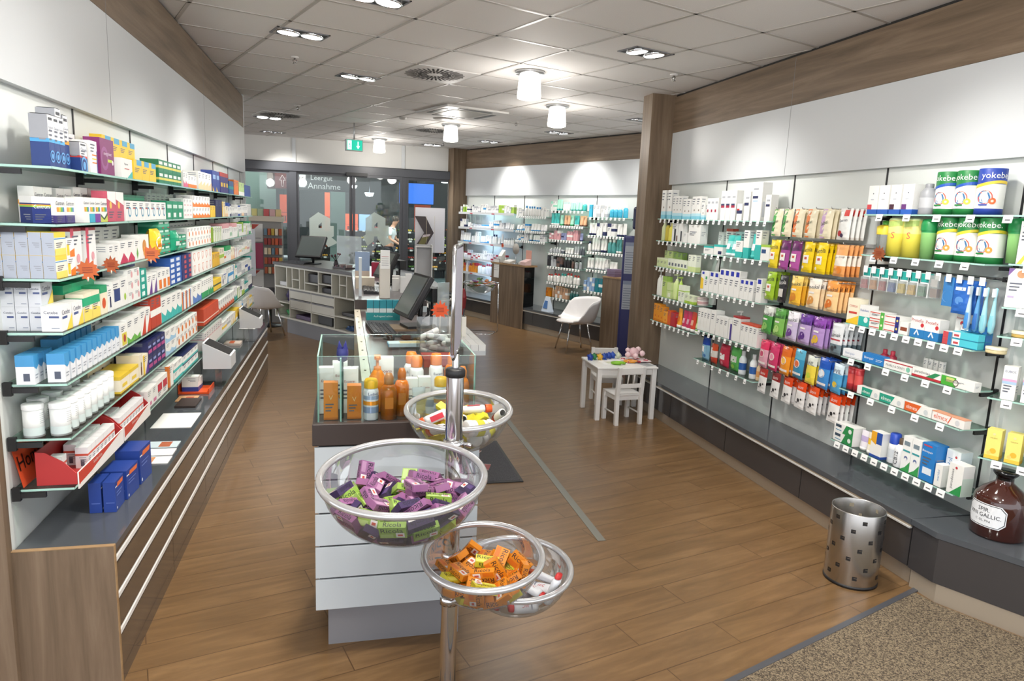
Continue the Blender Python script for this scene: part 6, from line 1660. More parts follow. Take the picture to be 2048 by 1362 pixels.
leaflet(1.56, .20, .30, .21, 'paper', 'large white sheet of paper on the long counter top', h=.002); leaflet(1.93, .19, .2, .12, '#3a2f2c', 'dark flat folder beside the white sheet', h=.012); leaflet(2.05, .16, .14, .12, '#d8a878', 'tan picture leaflet before the orange tray', ((.1, .2, .8, .6, '#b05a3a'),)); leaflet(4.0, .16, .16, .14, '#d8c8bc', 'small pile of red printed flyers farther along the counter', ((.1, .4, .9, .7, '#c0603c'),), h=.02); leaflet(4.95, .17, .2, .16, 'paper', 'white sheet at the far end of the long counter', h=.002)
e = empty('display_tray', FL.p(2.27, .17, Z0), FL.rz, 'bright orange tray holding blue and white cartons on the counter', 'tray')
m = MB(); m.box(-.10, -.10, 0, .10, .09, .012, '#e0521c'); m.box(-.10, -.10, .012, .10, -.094, .035, '#e0521c'); m.box(-.10, .084, .012, .10, .09, .06, '#e0521c'); m.obj('tray', e)
put(FL, 2.23, .20, Z0 + .0125, BX(.07, .1, .10, 'white', K('base', '#2c3f8e')), 'white blue-based carton', 'in the orange tray', EL, 'medicine_box', 'box'); put(FL, 2.31, .20, Z0 + .0125, BX(.07, .1, .08, 'white', K('base', '#2c3f8e')), 'white blue-based carton', 'in the orange tray', EL, 'medicine_box', 'box')
# ---- sweets wall
ER = 'from the wooden column'
def R(key, items, loc, n=.188):
    """items: (s, desc, mesh, w, count, name, category)"""
    F, s0, s1, z = SHZ[key]
    for it in items:
        s, desc, mesh, w, c = it[:5]
        nm, cat = (it[5], it[6]) if len(it) > 5 else ('cosmetic_box', 'box')
        nn = it[7] if len(it) > 7 else n
        for i in range(c):
            dep = 0
            put(F, s + w / 2 + i * (w + .003), nn if nm.endswith('box') else nn - w / 2, z + .0045, mesh, desc, loc, ER, nm, cat)
BLU = (('b', 0, .14, '#7fcbe0'), ('b', .14, .26, '#b8e2ee'), ('c', .6, .4, .12, '#8a7a6a'), ('s',))
def wb(w, d, h, *ops): return BX(w, d, h, 'white', ops)
BOT, TUB, PMP, JAR = ('bottle', 'bottle'), ('tube', 'tube'), ('pump_bottle', 'bottle'), ('cream_jar', 'jar')
LA1 = 'on the highest column-side shelf'
R('A1', [(.07, 'tallest white sky-based carton', wb(.085, .07, .27, *BLU), .085, 1), (.20, 'tallest white sky-based carton', wb(.085, .07, .27, *BLU), .085, 1), (.31, 'tall white sky-based carton', wb(.06, .06, .21, *BLU), .06, 3), (.52, 'mid-size white sky-based carton', wb(.07, .06, .18, *BLU), .07, 2), (.69, 'tall white sky-based carton', wb(.075, .06, .20, *BLU), .075, 2), (.86, 'small white sky-based carton', wb(.06, .06, .14, *BLU), .06, 1),
      (.955, 'white carton with crimson square', wb(.06, .06, .18, ('r', .1, .35, .5, .48, 'crimson'), ('r', .2, .75, .8, .85, 'grey')), .06, 3), (1.18, 'tall white carton with crimson and navy labels', wb(.075, .06, .235, ('r', .05, .42, .75, .5, 'crimson'), ('r', .05, .5, .75, .56, 'navy'), ('r', .2, .75, .8, .82, 'grey')), .075, 3), (1.43, 'small white carton with navy band', wb(.075, .06, .13, ('r', 0, .4, 1, .6, 'navy'), ('r', .0, .6, .5, .7, 'red')), .075, 1), (1.53, 'tall white carton with navy band', wb(.075, .06, .22, ('r', 0, .52, .8, .62, 'navy'), ('r', .2, .75, .8, .82, 'grey')), .075, 1), (1.63, 'tallest white carton with navy band', wb(.13, .08, .285, ('r', .05, .58, .6, .65, 'navy'), ('r', .1, .5, .6, .53, '#a8c8e0'), ('r', .1, .8, .6, .86, 'grey'), ('l', .1, .1, .8, .5, '#c9cdd2')), .13, 1), (1.81, 'white carton with navy band and slim shape', wb(.07, .06, .19, ('r', .1, .55, .8, .64, 'navy'), ('r', .2, .75, .8, .82, 'grey')), .07, 1)], LA1)
LA2 = 'on the second column-side shelf'
R('A2', [(.09, 'pale green tall bottle', BT(.028, .20, '#d3dca8', '#e3e6c8', None, .2), .06, 1, *BOT), (.17, 'olive yellow bottle with black cap', BT(.026, .18, '#c2b03a', 'black', None, .15), .056, 1, *BOT), (.24, 'bright yellow bottle', BT(.032, .17, '#e2d85a', '#e8e08a', None, .15), .066, 1, *BOT), (.34, 'white carton with dark tube print', wb(.12, .05, .17, ('r', .35, .05, .65, .7, '#33343a'), ('r', .75, .05, .95, .35, '#6a4a42'), ('s', .9)), .12, 1), (.47, 'white carton with dark tube print', wb(.08, .05, .17, ('r', .5, .05, .85, .6, '#33343a')), .08, 1), (.57, 'small white carton', wb(.07, .05, .09, ('s',)), .07, 1), (.66, 'broad white carton with grey print', wb(.22, .07, .165, ('s', .6), ('r', .3, .5, .6, .6, 'silver')), .22, 1)], LA2)
LA3 = 'on the third column-side shelf'
gb = BX(.075, .06, .085, '#d4e2a8', (('b', .85, 1, '#e4ecc8'), ('s', .6)))
R('A3', [(.06, 'low pale green cream box', gb, .075, 3), (.06, 'upper pale green cream box', BX(.085, .055, .155, '#c8da94', (('b', .5, .56, '#e6eed2'), ('s', .9))), .085, 2, 'cosmetic_box', 'box', .11), (.25, 'upper dark green cream box', BX(.085, .055, .15, '#8fb05a', (('s', .9),)), .085, 2, 'cosmetic_box', 'box', .11), (.30, 'white and pale green cream box', BX(.06, .05, .09, '#e8eedb', (('r', .3, .3, .9, .6, '#6a707a'), ('b', 0, .2, '#cfe09a'))), .06, 6), (.70, 'tall white green-based cream box', BX(.07, .05, .15, '#e8eedb', K('base', '#cfe09a')), .07, 2), (.62, 'tall white green-based cream box', BX(.07, .05, .14, '#e8eedb', K('base', '#cfe09a')), .07, 1, 'cosmetic_box', 'box', .11)], LA3)
LA4 = 'on the fourth column-side shelf'
R('A4', [(.08, 'white pump bottle', PUMP(.03, .25, '#e9ebe4'), .06, 1, *PMP), (.15, 'slim white bottle', BT(.022, .2, '#e9ebe4', 'white'), .046, 1, *BOT), (.22, 'tall pale green carton', BX(.09, .06, .20, '#bcd47a', (('b', .8, 1, '#9abf5a'), ('s', .7))), .09, 1), (.32, 'stacked pale green carton', BX(.09, .06, .15, '#cfe0a0', (('b', .48, .52, '#9abf5a'), ('r', .3, .1, .9, .35, '#e8f0d8'))), .09, 1), (.42, 'pale green pump bottle', PUMP(.034, .24, '#cfe09a', '#dfe8b8'), .07, 1, *PMP), (.50, 'lime green pump bottle', PUMP(.03, .22, '#a8cc4a', '#b8d46a'), .07, 1, *PMP), (.56, 'white green-lined carton', BX(.06, .05, .15, '#e8eedb', K('line', '#a8cc4a')), .06, 2), (.69, 'low white green-based carton', BX(.08, .06, .075, '#dfe8c8', K('base', '#a8cc4a')), .08, 2)], LA4)
put(FR, .90, .12, SHZ['A4'][3] + .0045, BT(.05, .07, '#e6dcd8', '#b8a8a4', '#c9a0a0', .25, 'jar'), 'rose and white cream jar', LA4, ER, *JAR)
LA5 = 'on the fifth column-side shelf'
OR_ = (('b', .0, .12, '#d07a1c'), ('c', .6, .3, .14, '#d8622a'), ('s',))
R('A5', [(.07, 'tall amber orange carton', BX(.07, .06, .17, '#e8982c', OR_), .07, 2), (.21, 'tall amber orange carton', BX(.07, .06, .155, '#e8982c', OR_), .07, 1), (.285, 'low amber orange carton', BX(.085, .06, .115, '#eea53a', OR_), .085, 1), (.38, 'orange-red carton', BX(.06, .06, .14, '#d8602a', (('s',),)), .06, 1), (.445, 'dark red carton', BX(.085, .06, .13, '#b8323a', (('s',),)), .085, 1), (.54, 'yellow tube with white cap', TB(.065, .18, '#eea02c', '#ecebe6', None, '#d8702a'), .07, 1, *TUB), (.635, 'raspberry tube with white cap', TB(.07, .175, '#c0305a', '#ecebe6', None, '#d8a0b0'), .075, 2, *TUB), (.79, 'orange-red tube with white cap', TB(.075, .18, '#cf432c', '#ecebe6', None, '#e0a890'), .08, 1, *TUB)], LA5)
put(FR, .915, .15, SHZ['A5'][3] + .0045, TB(.06, .15, '#8fbf3a', '#ecebe6', None, '#cfe0a0'), 'lime green tube with white cap', LA5, ER, *TUB)
EB = 'counted from the column'
TQ = '#35b3ac'
LB2 = 'on the turquoise cream shelf'
R('B2', [(.96, 'low white carton with turquoise edge', wb(.16, .07, .065, ('b', .8, 1, TQ), ('s', .6)), .16, 1), (1.13, 'low white carton with turquoise edge', wb(.14, .07, .085, ('b', .8, 1, TQ), ('r', .5, .1, .9, .4, 'navy')), .14, 1), (1.28, 'broad turquoise tube', TB(.085, .17, TQ, '#d8ecea', '#8fd4d0', '#dff0ee'), .085, 2, *TUB), (1.46, 'white turquoise-based carton', wb(.10, .06, .13, ('b', 0, .35, TQ), ('s',)), .10, 1), (1.57, 'tall white turquoise-based carton', wb(.075, .06, .215, ('b', 0, .38, TQ), ('s', .9)), .075, 1), (1.65, 'slim turquoise tube', TB(.07, .19, '#46bdb6', TQ, None, '#dff0ee'), .07, 1, *TUB), (1.73, 'tall white turquoise-based carton', wb(.075, .06, .22, ('b', 0, .5, TQ), ('s', .9)), .075, 1), (1.81, 'white carton with green lid edge', wb(.11, .07, .115, ('b', .85, 1, 'lime'), ('r', .1, .45, .6, .7, '#2c4a7a')), .11, 1)], LB2)
R('B2', [(1.02, 'rear white turquoise-based carton', wb(.08, .05, .19, ('b', 0, .3, TQ), ('s', .8)), .08, 1, 'cosmetic_box', 'box', .09), (1.14, 'rear white carton with red top', wb(.1, .05, .22, ('b', .9, 1, '#c0503c'), ('s', .8)), .1, 1, 'cosmetic_box', 'box', .09), (1.27, 'rear pale turquoise carton', BX(.08, .05, .2, '#bfe4e0', (('s',),)), .08, 4, 'cosmetic_box', 'box', .08)], LB2)
SQ = (('r', .2, .78, .8, .96, '#2734a8'), ('s', .6))
LB3 = 'on the shelf of blue-squared cartons'
R('B3', [(.955, 'white carton with yellow base', wb(.06, .06, .17, ('r', .3, .84, .9, .97, '#2734a8'), ('p', ((0, .1), (.8, .1), (.8, .6), (0, .7)), 'yellow')), .06, 1), (1.02, 'white carton with green square', wb(.07, .06, .17, ('r', .2, .6, .6, .75, 'green'), ('s', .5)), .07, 1), (1.10, 'white carton with blue square', wb(.075, .06, .175, *SQ), .075, 2), (1.26, 'tall white carton with blue square', wb(.075, .06, .21, *SQ), .075, 4), (1.575, 'short white carton with blue square', wb(.06, .06, .155, *SQ), .06, 3), (1.80, 'lone white carton with blue square', wb(.07, .06, .18, *SQ), .07, 1)], LB3)
LB4 = 'on the shelf of plain white cartons'
R('B4', [(.96, 'tall plain white carton', wb(.05, .06, .19, ('s', .8)), .05, 4), (1.18, 'broad plain white carton', wb(.08, .08, .20, ('s', .8)), .08, 1), (1.27, 'mid plain white carton', wb(.06, .07, .165, ('s', .8)), .06, 3), (1.465, 'white carton with violet strip', wb(.05, .06, .16, ('r', .5, 0, 1, .8, '#4a3a8a')), .05, 1), (1.525, 'broad white red-topped carton', wb(.11, .08, .20, ('b', .93, 1, '#a83a3c'), ('s', .8)), .11, 1), (1.645, 'white red-topped carton', wb(.055, .08, .165, ('b', .93, 1, '#d0543c'), ('s', .8)), .055, 4)], LB4)
put(FR, 1.49, .10, SHZ['B4'][3] + .0045, PUMP(.03, .235, '#e9ebe8'), 'white pump bottle', LB4, ER, *PMP)
LB6 = 'on the lowest shelf of hand soaps'
Z6 = SHZ['B6'][3] + .0045
def stand(s, n, z, mesh, desc, loc, nm='refill_pouch', cat='pouch', F=FR, end=ER, rot=0.0, lean=0.0): return put(F, s, n, z, mesh, desc, loc, end, nm, cat, rot=rot, lean=lean)
stand(1.05, .13, Z6, BAG(.12, .20, .05, '#8fc0dc', (('r', .1, .35, .55, .6, 'paper'), ('c', .6, .2, .15, '#3f78b8')), head='#2348a8'), 'blue-topped refill pouch', LB6); stand(1.21, .14, Z6, BAG(.10, .17, .05, '#d8d4cc', (('p', 0), ('r', .1, .5, .5, .8, 'paper')), head='#d0502c', foot='#c0402c'), 'orange-red refill pouch', LB6)
stand(1.36, .13, Z6, BAG(.14, .19, .06, '#c0324a', (('r', .2, .35, .75, .6, 'paper'), ('c', .5, .2, .12, '#d87a8a'))), 'crimson refill pouch', LB6); stand(1.53, .13, Z6, BAG(.14, .20, .06, '#58a854', (('r', .1, .4, .8, .65, '#d8dcd4'), ('c', .5, .22, .15, '#8fc84a'))), 'green refill pouch', LB6)
for s in (1.63, 1.78): put(FR, s, .13, Z6, BT(.03, .19, '#e8ecee', '#dfe2e4', '#2c5fa8', .2), 'white lotion bottle with blue label', LB6, ER, *BOT)
o = put(FR, 1.85, .12, Z6, BT(.026, .16, '#e8c9a0', '#e0722c', '#d89a5a', .25), 'tilted clear bottle with orange cap', LB6, ER, *BOT)
# hanging bags
def hook_rail(z, lb, k='#3a3638'):
    e = empty('hook_rail', FR.p(2.33, 0, z), FR.rz, lb, 'rail', 'hook rails with hanging sweets')
    m = MB(); m.box(-.44, -.03, -.01, .44, -.005, .012, k); m.obj('bar', e)
    for k in range(6):
        m = MB(); m.tube([(-.37 + k * .148, -.02, 0), (-.37 + k * .148, -.19, .004), (-.37 + k * .148, -.197, .016)], .003, 'steel', 5); m.obj('hook', e)
    return e
def hang(row, z, items, where):
    for s, w, h, n, desc, mesh in items:
        for j in range(n):
            q = ['front ', 'second-hung ', 'third-hung ', 'rearmost '][min(j, 3)] if n > 1 else ''
            o = put(FR, s, .175 - j * .036, z - h + .002, mesh, q + desc, where, ER, 'sweets_bag', 'bag', 'bags of sweets ' + where, lean=-.06, order=s + j * .001, rot=-.12)
CR = '#ece2c4'
def stripbag(c, foot=None): return BAG(.135, .195, .03, CR, (('r', .12, .02, .5, .98, c), ('c', .3, .88, .12, '#e8dcc8'), ('t', 'Salbei', .45, .52, .8, .12, '#3c4a34', .25), ('r', .1, .12, .4, .16, '#f0efe8')), foot=foot)
RW = 'on the %s hook rail'
HZ = [1.935, 1.715, 1.472, 1.222, .968, .765]
for z, q in zip(HZ, ['topmost', 'second', 'third', 'fourth', 'fifth', 'lowest']): hook_rail(z, '%s hook rail of the hanging sweets, counted from above' % q, '#3a3638' if z < 1.4 else '#a9abab')
B1 = BAG(.135, .195, .03, 'white', (('r', .5, .75, .85, .95, '#d0342c'), ('t', 'Beeren', .5, .62, .8, .1, '#33344a', .1), ('c', .35, .2, .17, '#b02a2c'), ('c', .52, .14, .12, '#3a2a4a')))
hang(1, HZ[0], [(1.955, .12, .19, 1, 'green and cream sweets bag', stripbag('#3c9a44')), (2.075, .12, .19, 1, 'green and cream sweets bag', stripbag('#3c9a44')), (2.20, .12, .19, 2, 'orange and cream sweets bag', stripbag('#e0702c')), (2.335, .12, .19, 3, 'orange and cream sweets bag', stripbag('#e07a34')), (2.49, .12, .19, 3, 'lilac and cream sweets bag', stripbag('#c9a4cc')), (2.66, .13, .19, 4, 'white berry sweets bag', B1)], RW % 'topmost')
def ric(c, head=None): return BAG(.135, .205, .035, c, (('t', 'Ricola', .5, .74, .8, .15, '#2a2a3a', .12), ('r', .25, .3, .75, .56, '#ece8e2'), ('r', .4, .42, .62, .5, '#c0503c'), ('c', .3, .16, .1, '#ece0c8')), head=head)
hang(2, HZ[1], [(1.955, .12, .2, 3, 'yellow herb sweets bag', ric('#e6cc2c')), (2.08, .12, .2, 1, 'purple herb sweets bag', ric('#a04a92', '#6a2a62')), (2.205, .12, .2, 1, 'purple herb sweets bag', ric('#b0529c', '#6a2a62')), (2.34, .12, .2, 2, 'yellow herb sweets bag', ric('#eccb18')), (2.475, .12, .2, 3, 'yellow herb sweets bag', ric('#f0d01c')), (2.66, .13, .2, 4, 'white and orange herb sweets bag', BAG(.13, .2, .03, '#f0e6d8', (('t', 'Ingwer Orange', .5, .6, .8, .14, '#4a3a34', .1), ('c', .6, .2, .2, '#e0822c')), head='#e8a86a', foot='#e09a5a'))], RW % 'second')
def emk(c, c2, head=None, tx='#2c2a34'): return BAG(.15, .2, .035, c, (('t', 'Em-eukal', .5, .72, .85, .14, tx, .1), ('c', .5, .28, .22, c2), ('c', .3, .18, .13, c2), ('r', .3, .5, .7, .56, '#e8e4e0')), head=head)
hang(3, HZ[2], [(1.95, .13, .19, 4, 'lime green herb sweets bag', ric('#9cc032')), (2.10, .12, .19, 1, 'black liquorice sweets bag', BAG(.12, .19, .03, '#2c2a2e', (('t', 'Ricola', .5, .74, .8, .15, '#d8d4d0', .12), ('r', .25, .2, .75, .5, '#d0ccc4')))), (2.25, .14, .19, 3, 'golden honey sweets bag', emk('#eeb83a', '#d8862a', '#f0d070')), (2.44, .14, .19, 4, 'cream honey sweets bag', emk('#f0d8b0', '#d8964a', '#eee6da')), (2.62, .14, .19, 4, 'orange and cream sweets bag', emk('#efc890', '#d8742a', '#e89a4a'))], RW % 'third')
hang(4, HZ[3], [(1.955, .14, .19, 2, 'green eucalyptus sweets bag', emk('#4f9a4a', '#8fc46a', '#d8dcd4')), (2.10, .14, .19, 2, 'pale green eucalyptus sweets bag', emk('#7fb85a', '#b0d880', '#5a9a4a')), (2.25, .14, .19, 2, 'white and violet sweets bag', emk('#c9bcd8', '#6a3f8c', '#efecf2')), (2.39, .14, .19, 2, 'purple sweets bag', emk('#b8a0cc', '#5a2f82', '#6a3f98')), (2.53, .14, .19, 4, 'purple and yellow sweets bag', emk('#b090c8', '#e0b83a', '#8a4aa8')), (2.71, .14, .2, 5, 'striped white and grey liquorice bag', BAG(.13, .2, .03, '#dfe2e4', (('t', 'Salmiak', .5, .62, .8, .12, '#33363c', .1), ('r', .1, .45, .9, .5, '#b0404a'), ('c', .4, .18, .16, '#3a3c42'), ('c', .65, .25, .1, '#3a3c42')), foot='#6f8088'))], RW % 'fourth')
def fr(c, c2, head=None): return BAG(.13, .2, .04, c, (('c', .5, .5, .27, '#ecdcd4'), ('c', .5, .5, .2, c2), ('r', .1, .12, .9, .2, '#ece4e0')), head=head)
hang(5, HZ[4], [(1.955, .12, .19, 2, 'pink and white fruit gum bag', fr('#d8a0b0', '#c04a6a', '#d83a62')), (2.08, .12, .19, 2, 'raspberry pink fruit gum bag', fr('#c83a68', '#e090a8')), (2.22, .12, .19, 3, 'orange fruit gum bag', fr('#e8922a', '#f0c050', '#d86a24')), (2.37, .12, .18, 1, 'blue bag with coloured sweets', fr('#3a8ab0', '#d86a3a', '#5aa8c4')), (2.50, .12, .19, 2, 'yellow lemon sweets bag', BAG(.12, .19, .03, '#e8d04a', (('t', 'VIVIL', .5, .72, .8, .14, '#2c3a4a', .1), ('c', .5, .3, .2, '#b8c83a')), head='#d8dcd0')), (2.63, .12, .19, 3, 'blue mint sweets bag', fr('#3f86c8', '#dfe8f0', '#1f52b0')), (2.76, .12, .19, 4, 'blue and white lemon mint bag', BAG(.11, .19, .03, '#4f9ac8', (('t', 'VIVIL', .5, .74, .8, .15, '#1f2a4a', .1), ('c', .5, .3, .22, '#d8b83a')), head='#cfdfe8'))], RW % 'fifth')
def ib(c): return BAG(.125, .185, .015, '#e6e4e2', (('t', 'ibons', .5, .80, .7, .12, '#ecdcd4', .08), ('c', .45, .3, .13, '#2c2a2c'), ('c', .7, .36, .07, '#2c2a2c'), ('c', .3, .2, .06, '#2c2a2c')), head=c)
hang(6, HZ[5], [(1.97, .12, .18, 1, 'red-headed white chew bag', ib('#b8342c')), (2.13, .12, .18, 1, 'dark red-headed white chew bag', ib('#8a2a2c')), (2.27, .12, .18, 2, 'orange-headed white chew bag', ib('#d8481f')), (2.42, .12, .18, 2, 'orange-headed white chew bag', ib('#e04a1c')), (2.55, .12, .18, 5, 'orange-headed white chew bag', ib('#e0501f')), (2.76, .12, .18, 4, 'orange-headed white chew bag', ib('#e0481c'))], RW % 'lowest')
# diet cans
def can_mesh(r, h, base, head, foot, wave, word, wc, disc, w0=.0):
    k = repr(('can', r, h, base, head, foot, wave, word, disc))
    if k in PM: return PM[k]
    m = MB(); m.lathe([(.001, 0), (r, 0), (r, h * .14), (r, h * .66), (r, h * .985), (r * .97, h), (.001, h)], base, 28, keys=[cx(foot), cx(foot), cx(base), cx(head), cx(head), cx('white')])
    rr = r + .0012
    N = 24
    vs = []
    for i in range(N + 1):
        a = -PI * .75 + PI * 1.5 * i / N
        zc = h * (.66 + .05 * math.sin(a * 1.3 + .4))
        vs += [(rr * math.sin(a), -rr * math.cos(a), zc - h * .035), (rr * math.sin(a), -rr * math.cos(a), zc + h * .03)]
    m.add(vs, [(2 * i, 2 * i + 2, 2 * i + 3, 2 * i + 1) for i in range(N)], cx(wave))
    fn = lambda x, z: ((r + .0016) * math.sin(x / r + w0), -(r + .0016) * math.cos(x / r + w0), z)
    m.text(word, 0, h * .83, r * 2.3, h * .17, wc, fn=fn)
    def dsk(u, v, q, c, e):
        m.add([((r + e) * math.sin((u + q * math.cos(a * PI / 10)) / r), -(r + e) * math.cos((u + q * math.cos(a * PI / 10)) / r), v * h + q * math.sin(a * PI / 10)) for a in range(20)], [tuple(range(20))], cx(c))
    dsk(-.008, .38, r * .56, '#c25a4a', .0012); dsk(-.014, .38, r * .50, '#3a6fa0', .0014); dsk(-.006, .38, r * .44, '#e6ead8', .0016); dsk(r * .42, .30, r * .26, disc, .0018); dsk(r * .42, .30, r * .1, '#e8e0c0', .002)
    m.box(-r * .5, -r - .001, h * .20, r * .1, -r, h * .235, cx(foot))
    PM[k] = m.mesh('powder_can')
    return PM[k]
YK = can_mesh(.060, .222, 'white', '#1f7a3c', '#1f7a3c', '#2a56b0', 'yokebe.', '#f4f6f2', '#e8c83a'); YB = can_mesh(.061, .225, 'white', '#26419a', '#26419a', '#e6c83a', 'yokebe.', '#f4f6f2', '#d8622a', .5); YG2 = can_mesh(.060, .222, 'white', '#1f7a3c', '#1f7a3c', '#e6d03a', 'yokebe.', '#f4f6f2', '#d8963a', .1)
LD1, LD2 = 'on the highest diet shelf', 'on the second diet shelf'
def Rp(s, n, z, mesh, desc, loc, nm, cat, rot=0.0): return put(FR, s, n, z + .0045, mesh, desc, loc, ER, nm, cat, rot=rot)
ZD1, ZD2, ZD4, ZD5, ZD6, ZD7 = (SHZ[k][3] for k in ('D1', 'D2', 'D4', 'D5', 'D6', 'D7'))
ND = (('b', 0, .17, '#2c5fb8'), ('c', .5, .72, .05, '#5a5f6c'), ('r', .3, .5, .6, .53, '#b8bcc4'))
for i, (s, c) in enumerate([(2.90, '#d04a50'), (2.985, None), (3.075, '#4a2a3a'), (3.165, '#6a3a7a')]):
    Rp(s, .19, ZD1, wb(.078, .09, .165, *ND, *((('r', .0, .17, .45, .34, c),) if c else ())), 'white blue-based drink carton', LD1, 'drink_box', 'box')
Rp(3.265, .15, ZD1, BT(.042, .165, '#9a9ca0', '#8a8c90', '#b8babd', .12), 'silver drink bottle in a clear pack', LD1, 'drink_bottle', 'bottle')
Rp(3.36, .12, ZD1, YK, 'green and white diet powder can', LD1, 'powder_can', 'can', .25); Rp(3.487, .12, ZD1, YK, 'green and white diet powder can', LD1, 'powder_can', 'can', .3); Rp(3.614, .12, ZD1, YB, 'blue and white diet powder can', LD1, 'powder_can', 'can', .5)
put(FR, 4.02, .13, ZD1 + .0045, BX(.12, .08, .16, '#c8d88a', (('c', .6, .6, .3, '#7fb04a'), ('c', .6, .6, .2, '#e8ecd0'))), 'pale green carton at the picture edge', LD1, ER, 'drink_box', 'box', rot=.5)
m = MB(); m.lathe([(.001, 0), (.036, 0), (.042, .13), (.042, .15), (.001, .15)], 'clear_wrap', 16); sh = m.mesh('body'); m = MB(); m.lathe([(.044, .12), (.046, .165), (.03, .175), (.001, .178)], '#e6cc3c', 16); m.lathe([(.02, .178), (.018, .2), (.001, .202)], '#5aa844', 10); shc = m.mesh('lid')
Rp(2.96, .13, ZD2, (sh, shc), 'clear shaker with yellow lid', LD2, 'shaker_bottle', 'bottle')
AL = BT(.058, .215, '#e8dc6a', '#d8e0b0', '#efe6a0', .06, 'jar')
def almased():
    if 'alm' not in PM:
        m = MB(); m.lathe([(.001, 0), (.056, 0), (.056, .13), (.056, .205), (.05, .215), (.001, .215)], 'white', 24, keys=['#eadd55', '#eadd55', '#f0e68a', '#dfe6b0', '#e6e8d0'])
        fn = lambda x, z: (.0575 * math.sin(x / .056), -.0575 * math.cos(x / .056), z)
        m.add([fn(-.045 + .09 * (i % 7) / 6, .165 + .03 * (i // 7) + .01 * ((i % 7) / 6)) for i in range(14)], [(i, i + 1, i + 8, i + 7) for i in range(6)], '#b8d070')
        m.text('S', 0, .12, .03, .036, '#d86a5c', fn=fn)
        PM['alm'] = m.mesh('powder_can')
    return PM['alm']
Rp(3.055, .12, ZD2, almased(), 'yellow diet powder can', LD2, 'powder_can', 'can', .3); Rp(3.17, .12, ZD2, almased(), 'yellow diet powder can', LD2, 'powder_can', 'can', .3)
m = MB(); m.lathe([(.001, 0), (.034, 0), (.040, .14), (.041, .16)], '#b8d890', 18, keys=['#b8d890', '#8fc87a', '#2f9a58']); sh2 = m.mesh('body'); m = MB(); m.lathe([(.044, .15), (.045, .18), (.038, .21), (.001, .215)], '#1f8a4a', 18); shc2 = m.mesh('lid')
Rp(3.295, .14, ZD2, (sh2, shc2), 'pale green shaker with dark green lid', LD2, 'shaker_bottle', 'bottle'); Rp(3.41, .12, ZD2, YG2, 'green yellow-waved diet powder can', LD2, 'powder_can', 'can', .2); Rp(3.535, .12, ZD2, YG2, 'green yellow-waved diet powder can', LD2, 'powder_can', 'can', .35); Rp(3.66, .12, ZD2, YG2, 'green yellow-waved diet powder can', LD2, 'powder_can', 'can', .2)
put(FE, .02, .11, 1.676 + .0045, (sh2, shc2), 'pale green shaker with dark green lid', 'on the corner shelf', '', 'shaker_bottle', 'bottle')
star_tag('price_star', FR.p(3.03, .215, ZD2 - .03), FR.rz + .2, 'rust brown paper star clipped to the second diet shelf', R=.045, stick=.0, k='#8a4a2c')
# hanging toothbrush row
e = empty('hook_rail', FR.p(3.30, 0, 1.60), FR.rz, 'long black rod with hooks for brushes under the diet cans', 'rail')
m = MB(); m.tube([(-.42, -.12, 0), (.48, -.12, 0)], .006, 'black', 8); m.box(.46, -.13, -.012, .475, -.004, .012, 'black'); m.box(-.435, -.13, -.012, -.42, -.004, .012, 'black'); m.obj('rod', e)
for k in range(13):
    m = MB(); x = -.37 + k * .066; m.tube([(x, -.12, 0), (x, -.205, -.004)], .0025, 'steel', 5); m.box(x - .016, -.2065, -.035, x + .016, -.2045, .005, 'paper'); m.obj('hook', e)
def blister(c, c2):
    if (c, c2, 'bl') not in PM:
        m = MB(); m.box(-.03, -.002, 0, .03, .0, .13, '#e8ecec'); m.box(-.026, -.003, .082, .026, -.002, .128, '#2fa49c'); m.box(-.024, -.022, .006, .024, -.0035, .075, 'clear_wrap')
        for q in range(4): m.box(-.02 + q * .011, -.018, .01, -.014 + q * .011, -.008, .06, c2)
        m.box(-.022, -.02, .008, .022, -.005, .028, c); PM[(c, c2, 'bl')] = m.mesh('brush_pack')
    return PM[(c, c2, 'bl')]
LH = 'on the rod under the diet cans'
for i, (c, nm_) in enumerate([('#d0384a', 'red'), ('#e0902c', 'orange'), ('#c02c34', 'dark red'), ('#2c56b0', 'blue'), ('#e6c82c', 'yellow'), ('#e6b82c', 'amber'), ('#1f7a4a', 'green')]):
    put(FR, 2.93 + i * .072, .19, 1.465, blister(c, c), 'clear pack of %s interdental brushes' % nm_, LH, ER, 'brush_pack', 'brush pack'); put(FR, 2.93 + i * .072, .16, 1.465, blister(c, c), 'second clear pack of %s interdental brushes' % nm_, LH, ER, 'brush_pack', 'brush pack')
m = MB(); m.box(-.028, -.03, 0, .028, 0, .12, 'clear_wrap'); m.box(-.022, -.025, .005, .022, -.003, .05, '#8a5a4a'); m.box(-.02, -.028, .06, .02, -.0265, .1, '#d8d0cc'); put(FR, 3.44, .18, 1.47, m.mesh('brush_case'), 'clear case with brown holder', LH, ER, 'brush_case', 'case')
m = MB(); m.box(-.032, -.004, 0, .032, 0, .15, '#3a7ab8'); m.lathe([(.001, -.018), (.026, -.015), (.03, 0)], '#d8e4ec', 16, Matrix.Translation((0, -.0045, .05)) @ Matrix.Rotation(-PI / 2, 4, 'X') @ Matrix.Scale(-1, 4, (0, 0, 1))); m.lathe([(.001, -.0185), (.014, -.0165)], '#2c66b0', 12, Matrix.Translation((0, -.0045, .05)) @ Matrix.Rotation(-PI / 2, 4, 'X') @ Matrix.Scale(-1, 4, (0, 0, 1))); put(FR, 3.52, .19, 1.44, m.mesh('floss_pack'), 'blue card with round dental floss case', LH, ER, 'floss_pack', 'floss pack')
